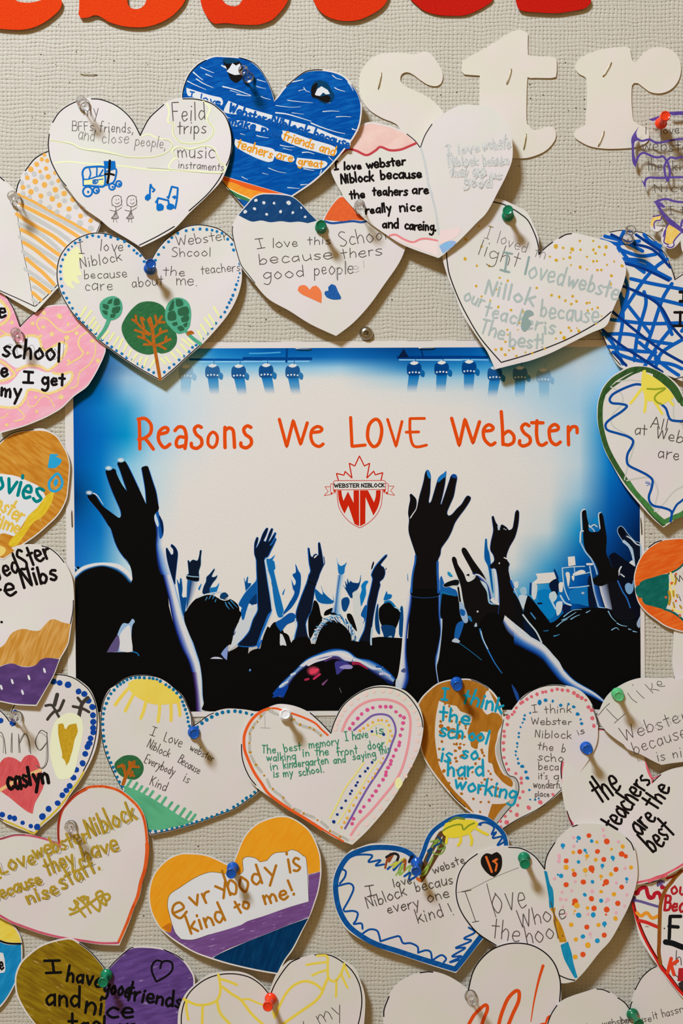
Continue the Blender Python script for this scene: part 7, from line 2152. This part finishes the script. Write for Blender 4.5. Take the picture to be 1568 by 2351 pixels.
PINS = [
 ('clear', (193, 241), (187, 232), 'trips', 'clear push pin at the top left of the heart with the pencilled bus'),
 ('clear', (570, 178), (559, 161), 'blue', 'clear push pin on the blue painted heart'),
 ('clear', (38, 462), (29, 450), 'striped', 'clear push pin at the notch of the orange striped heart'),
 ('clear', (826, 478), (826, 470), 'careing', 'clear push pin left of the black word really'),
 ('clear', (1441, 549), (1448, 528), 'hatched', 'clear push pin on the blue cross-hatched heart'),
 ('green', (1166, 496), (1166, 483), 'light', 'green push pin at the top of the gold-speckled heart'),
 ('green', (737, 523), (737, 517), 'school', 'green push pin between the navy and orange tops of a heart'),
 ('blue', (344, 618), (346, 606), 'trees', 'blue push pin at the notch of the heart with painted trees'),
 ('clear', (43, 774), (36, 764), 'pink', 'clear push pin at the notch of the pink heart'),
 ('red', (1517, 284), (1527, 267), 'purple', 'red push pin on the purple-edged heart'),
 ('white', (655, 1642), (655, 1640), 'rainbow', 'white push pin on the rainbow heart'),
 ('blue', (1048, 1567), (1050, 1575), 'working', 'blue push pin on the brown lobe of a heart'),
 ('blue', (445, 1681), (446, 1685), 'everybody', 'blue push pin at the notch of the heart with sun and grass'),
 ('light green', (1417, 1592), (1421, 1599), 'like', 'light green push pin on the thin pencil-written heart'),
 ('blue', (1345, 1716), (1349, 1721), 'best', 'blue push pin above the slanting black words'),
 ('clear', (163, 1897), (160, 1899), 'staff', 'clear push pin above the olive gold writing'),
 ('clear', (39, 1646), (33, 1645), 'caslyn', 'clear push pin at the notch of the royal blue dotted heart'),
 ('blue', (535, 1992), (531, 2005), 'kind', 'blue push pin between the two orange lobes'),
 ('blue', (957, 1980), (956, 2000), 'bluewave', 'dark blue push pin among scribbles at a notch'),
 ('green', (1203, 1969), (1205, 1983), 'speckled', 'green push pin beside the small black heart drawing'),
 ('green', (245, 2237), (237, 2255), 'olive', 'green push pin where the olive and purple halves meet'),
 ('red', (622, 2292), (615, 2310), 'sunflower', 'red push pin on the heart with yellow line drawings'),
 ('clear', (1080, 2286), (1085, 2298), 'script', 'clear push pin on the heart with orange-red script'),
 ('dark green', (1451, 2327), (1466, 2350), 'sno', 'dark green push pin at the bottom right of the photo'),
]
for p in PINS:
    pin(*p)

# ---------------------------------------------------------------- staples and the screw
def staple(p, q, z, label, rgb=(176, 158, 118), group='staples in the white letters'):
    a, b = world_pt(p[0], p[1], z), world_pt(q[0], q[1], z)
    r = 0.95 * U
    pts = []
    dx = (b - a).normalized()
    up = Vector((0, -1, 0))
    n = 8
    for i in range(n + 1):
        t = i / n
        bow = 1.6 * U * min(1, 5 * t, 5 * (1 - t))
        pts.append(a + (b - a) * t + up * bow)
    pts = [a + Vector((0, 2.0 * U, 0))] + pts + [b + Vector((0, 2.0 * U, 0))]
    v, f = [], []
    for i, c in enumerate(pts):
        d = (pts[min(i + 1, len(pts) - 1)] - pts[max(i - 1, 0)]).normalized()
        s = d.cross(Vector((0, 1, 0)))
        s = s.normalized() if s.length > 1e-6 else Vector((1, 0, 0))
        t = d.cross(s).normalized()
        for k in range(8):
            an = k * math.pi / 4
            v.append(c + s * r * math.cos(an) + t * r * 0.7 * math.sin(an))
    for i in range(len(pts) - 1):
        for k in range(8):
            f.append([i * 8 + k, i * 8 + (k + 1) % 8, (i + 1) * 8 + (k + 1) % 8, (i + 1) * 8 + k])
    f.append(list(range(8))[::-1])
    f.append([(len(pts) - 1) * 8 + k for k in range(8)])
    o = link_mesh('staple', [x - a for x in v], f, metal(rgb, 0.38), None, True)
    o.location = a
    o['label'] = label
    o['category'] = 'staple'
    o['group'] = group
staple((185, 170), (223, 172), 0.5, 'lone staple in the bare wall above the pencilled bus heart', (150, 136, 108), 'staples')
staple((876, 167), (868, 205), 3.2, 'staple on the white letter s')
staple((1174, 158), (1163, 193), 3.2, 'upper staple on the white letter t')
staple((1208, 307), (1202, 344), 3.2, 'lower staple on the white letter t')
staple((1404, 143), (1384, 176), 3.2, 'upper staple on the white letter r')
staple((1387, 301), (1373, 336), 3.2, 'lower staple on the white letter r')
staple((678, 801), (715, 801.5), 2.4, 'staple in the poster top edge, left of the screw', (196, 192, 184), 'poster staples')
staple((961, 799.5), (998, 799), 2.4, 'staple in the poster top edge, right of the screw', (196, 192, 184), 'poster staples')
staple((164.5, 1172), (165.5, 1210), 2.2, 'staple in the left white margin of the poster', (110, 100, 84), 'poster staples')
staple((1470.5, 1189), (1473, 1227), 2.2, 'staple in the right white margin of the poster', (110, 100, 84), 'poster staples')

scr = bpy.data.objects.new('screw', None)
scr.empty_display_size = 0.01
scr.location = world_pt(841, 766, 0)
scr.rotation_euler = (math.pi / 2, 0, 0)
COL.objects.link(scr)
scr['label'] = 'silver screw with a square socket just above the poster'
scr['category'] = 'screw'
bm = bmesh.new()
prof = [(15.6, 0.2), (16, 1.5), (15, 4.5), (12.6, 7.6), (9.4, 9.6), (7.4, 10.3)]
SEG = 32
rings = []
for r, z in prof:
    rings.append([bm.verts.new((r * U * math.cos(2 * math.pi * i / SEG), r * U * math.sin(2 * math.pi * i / SEG), z * U)) for i in range(SEG)])
for a, b in zip(rings, rings[1:]):
    for i in range(SEG):
        bm.faces.new([a[i], a[(i + 1) % SEG], b[(i + 1) % SEG], b[i]])
def sq(h, z):
    out = []
    for i in range(SEG):
        an = 2 * math.pi * i / SEG
        m = max(abs(math.cos(an)), abs(math.sin(an)))
        out.append(bm.verts.new((h * U * math.cos(an) / m, h * U * math.sin(an) / m, z * U)))
    return out
s1, s2 = sq(5.2, 10.6), sq(4.6, 3.0)
for a, b in ((rings[-1], s1), (s1, s2)):
    for i in range(SEG):
        bm.faces.new([a[i], a[(i + 1) % SEG], b[(i + 1) % SEG], b[i]])
bm.faces.new(s2)
me = bpy.data.meshes.new('screw_head')
bm.to_mesh(me)
bm.free()
me.materials.append(metal((188, 180, 164), 0.28))
me.polygons.foreach_set('use_smooth', [True] * len(me.polygons))
hd = bpy.data.objects.new('screw_head', me)
COL.objects.link(hd)
hd.parent = scr
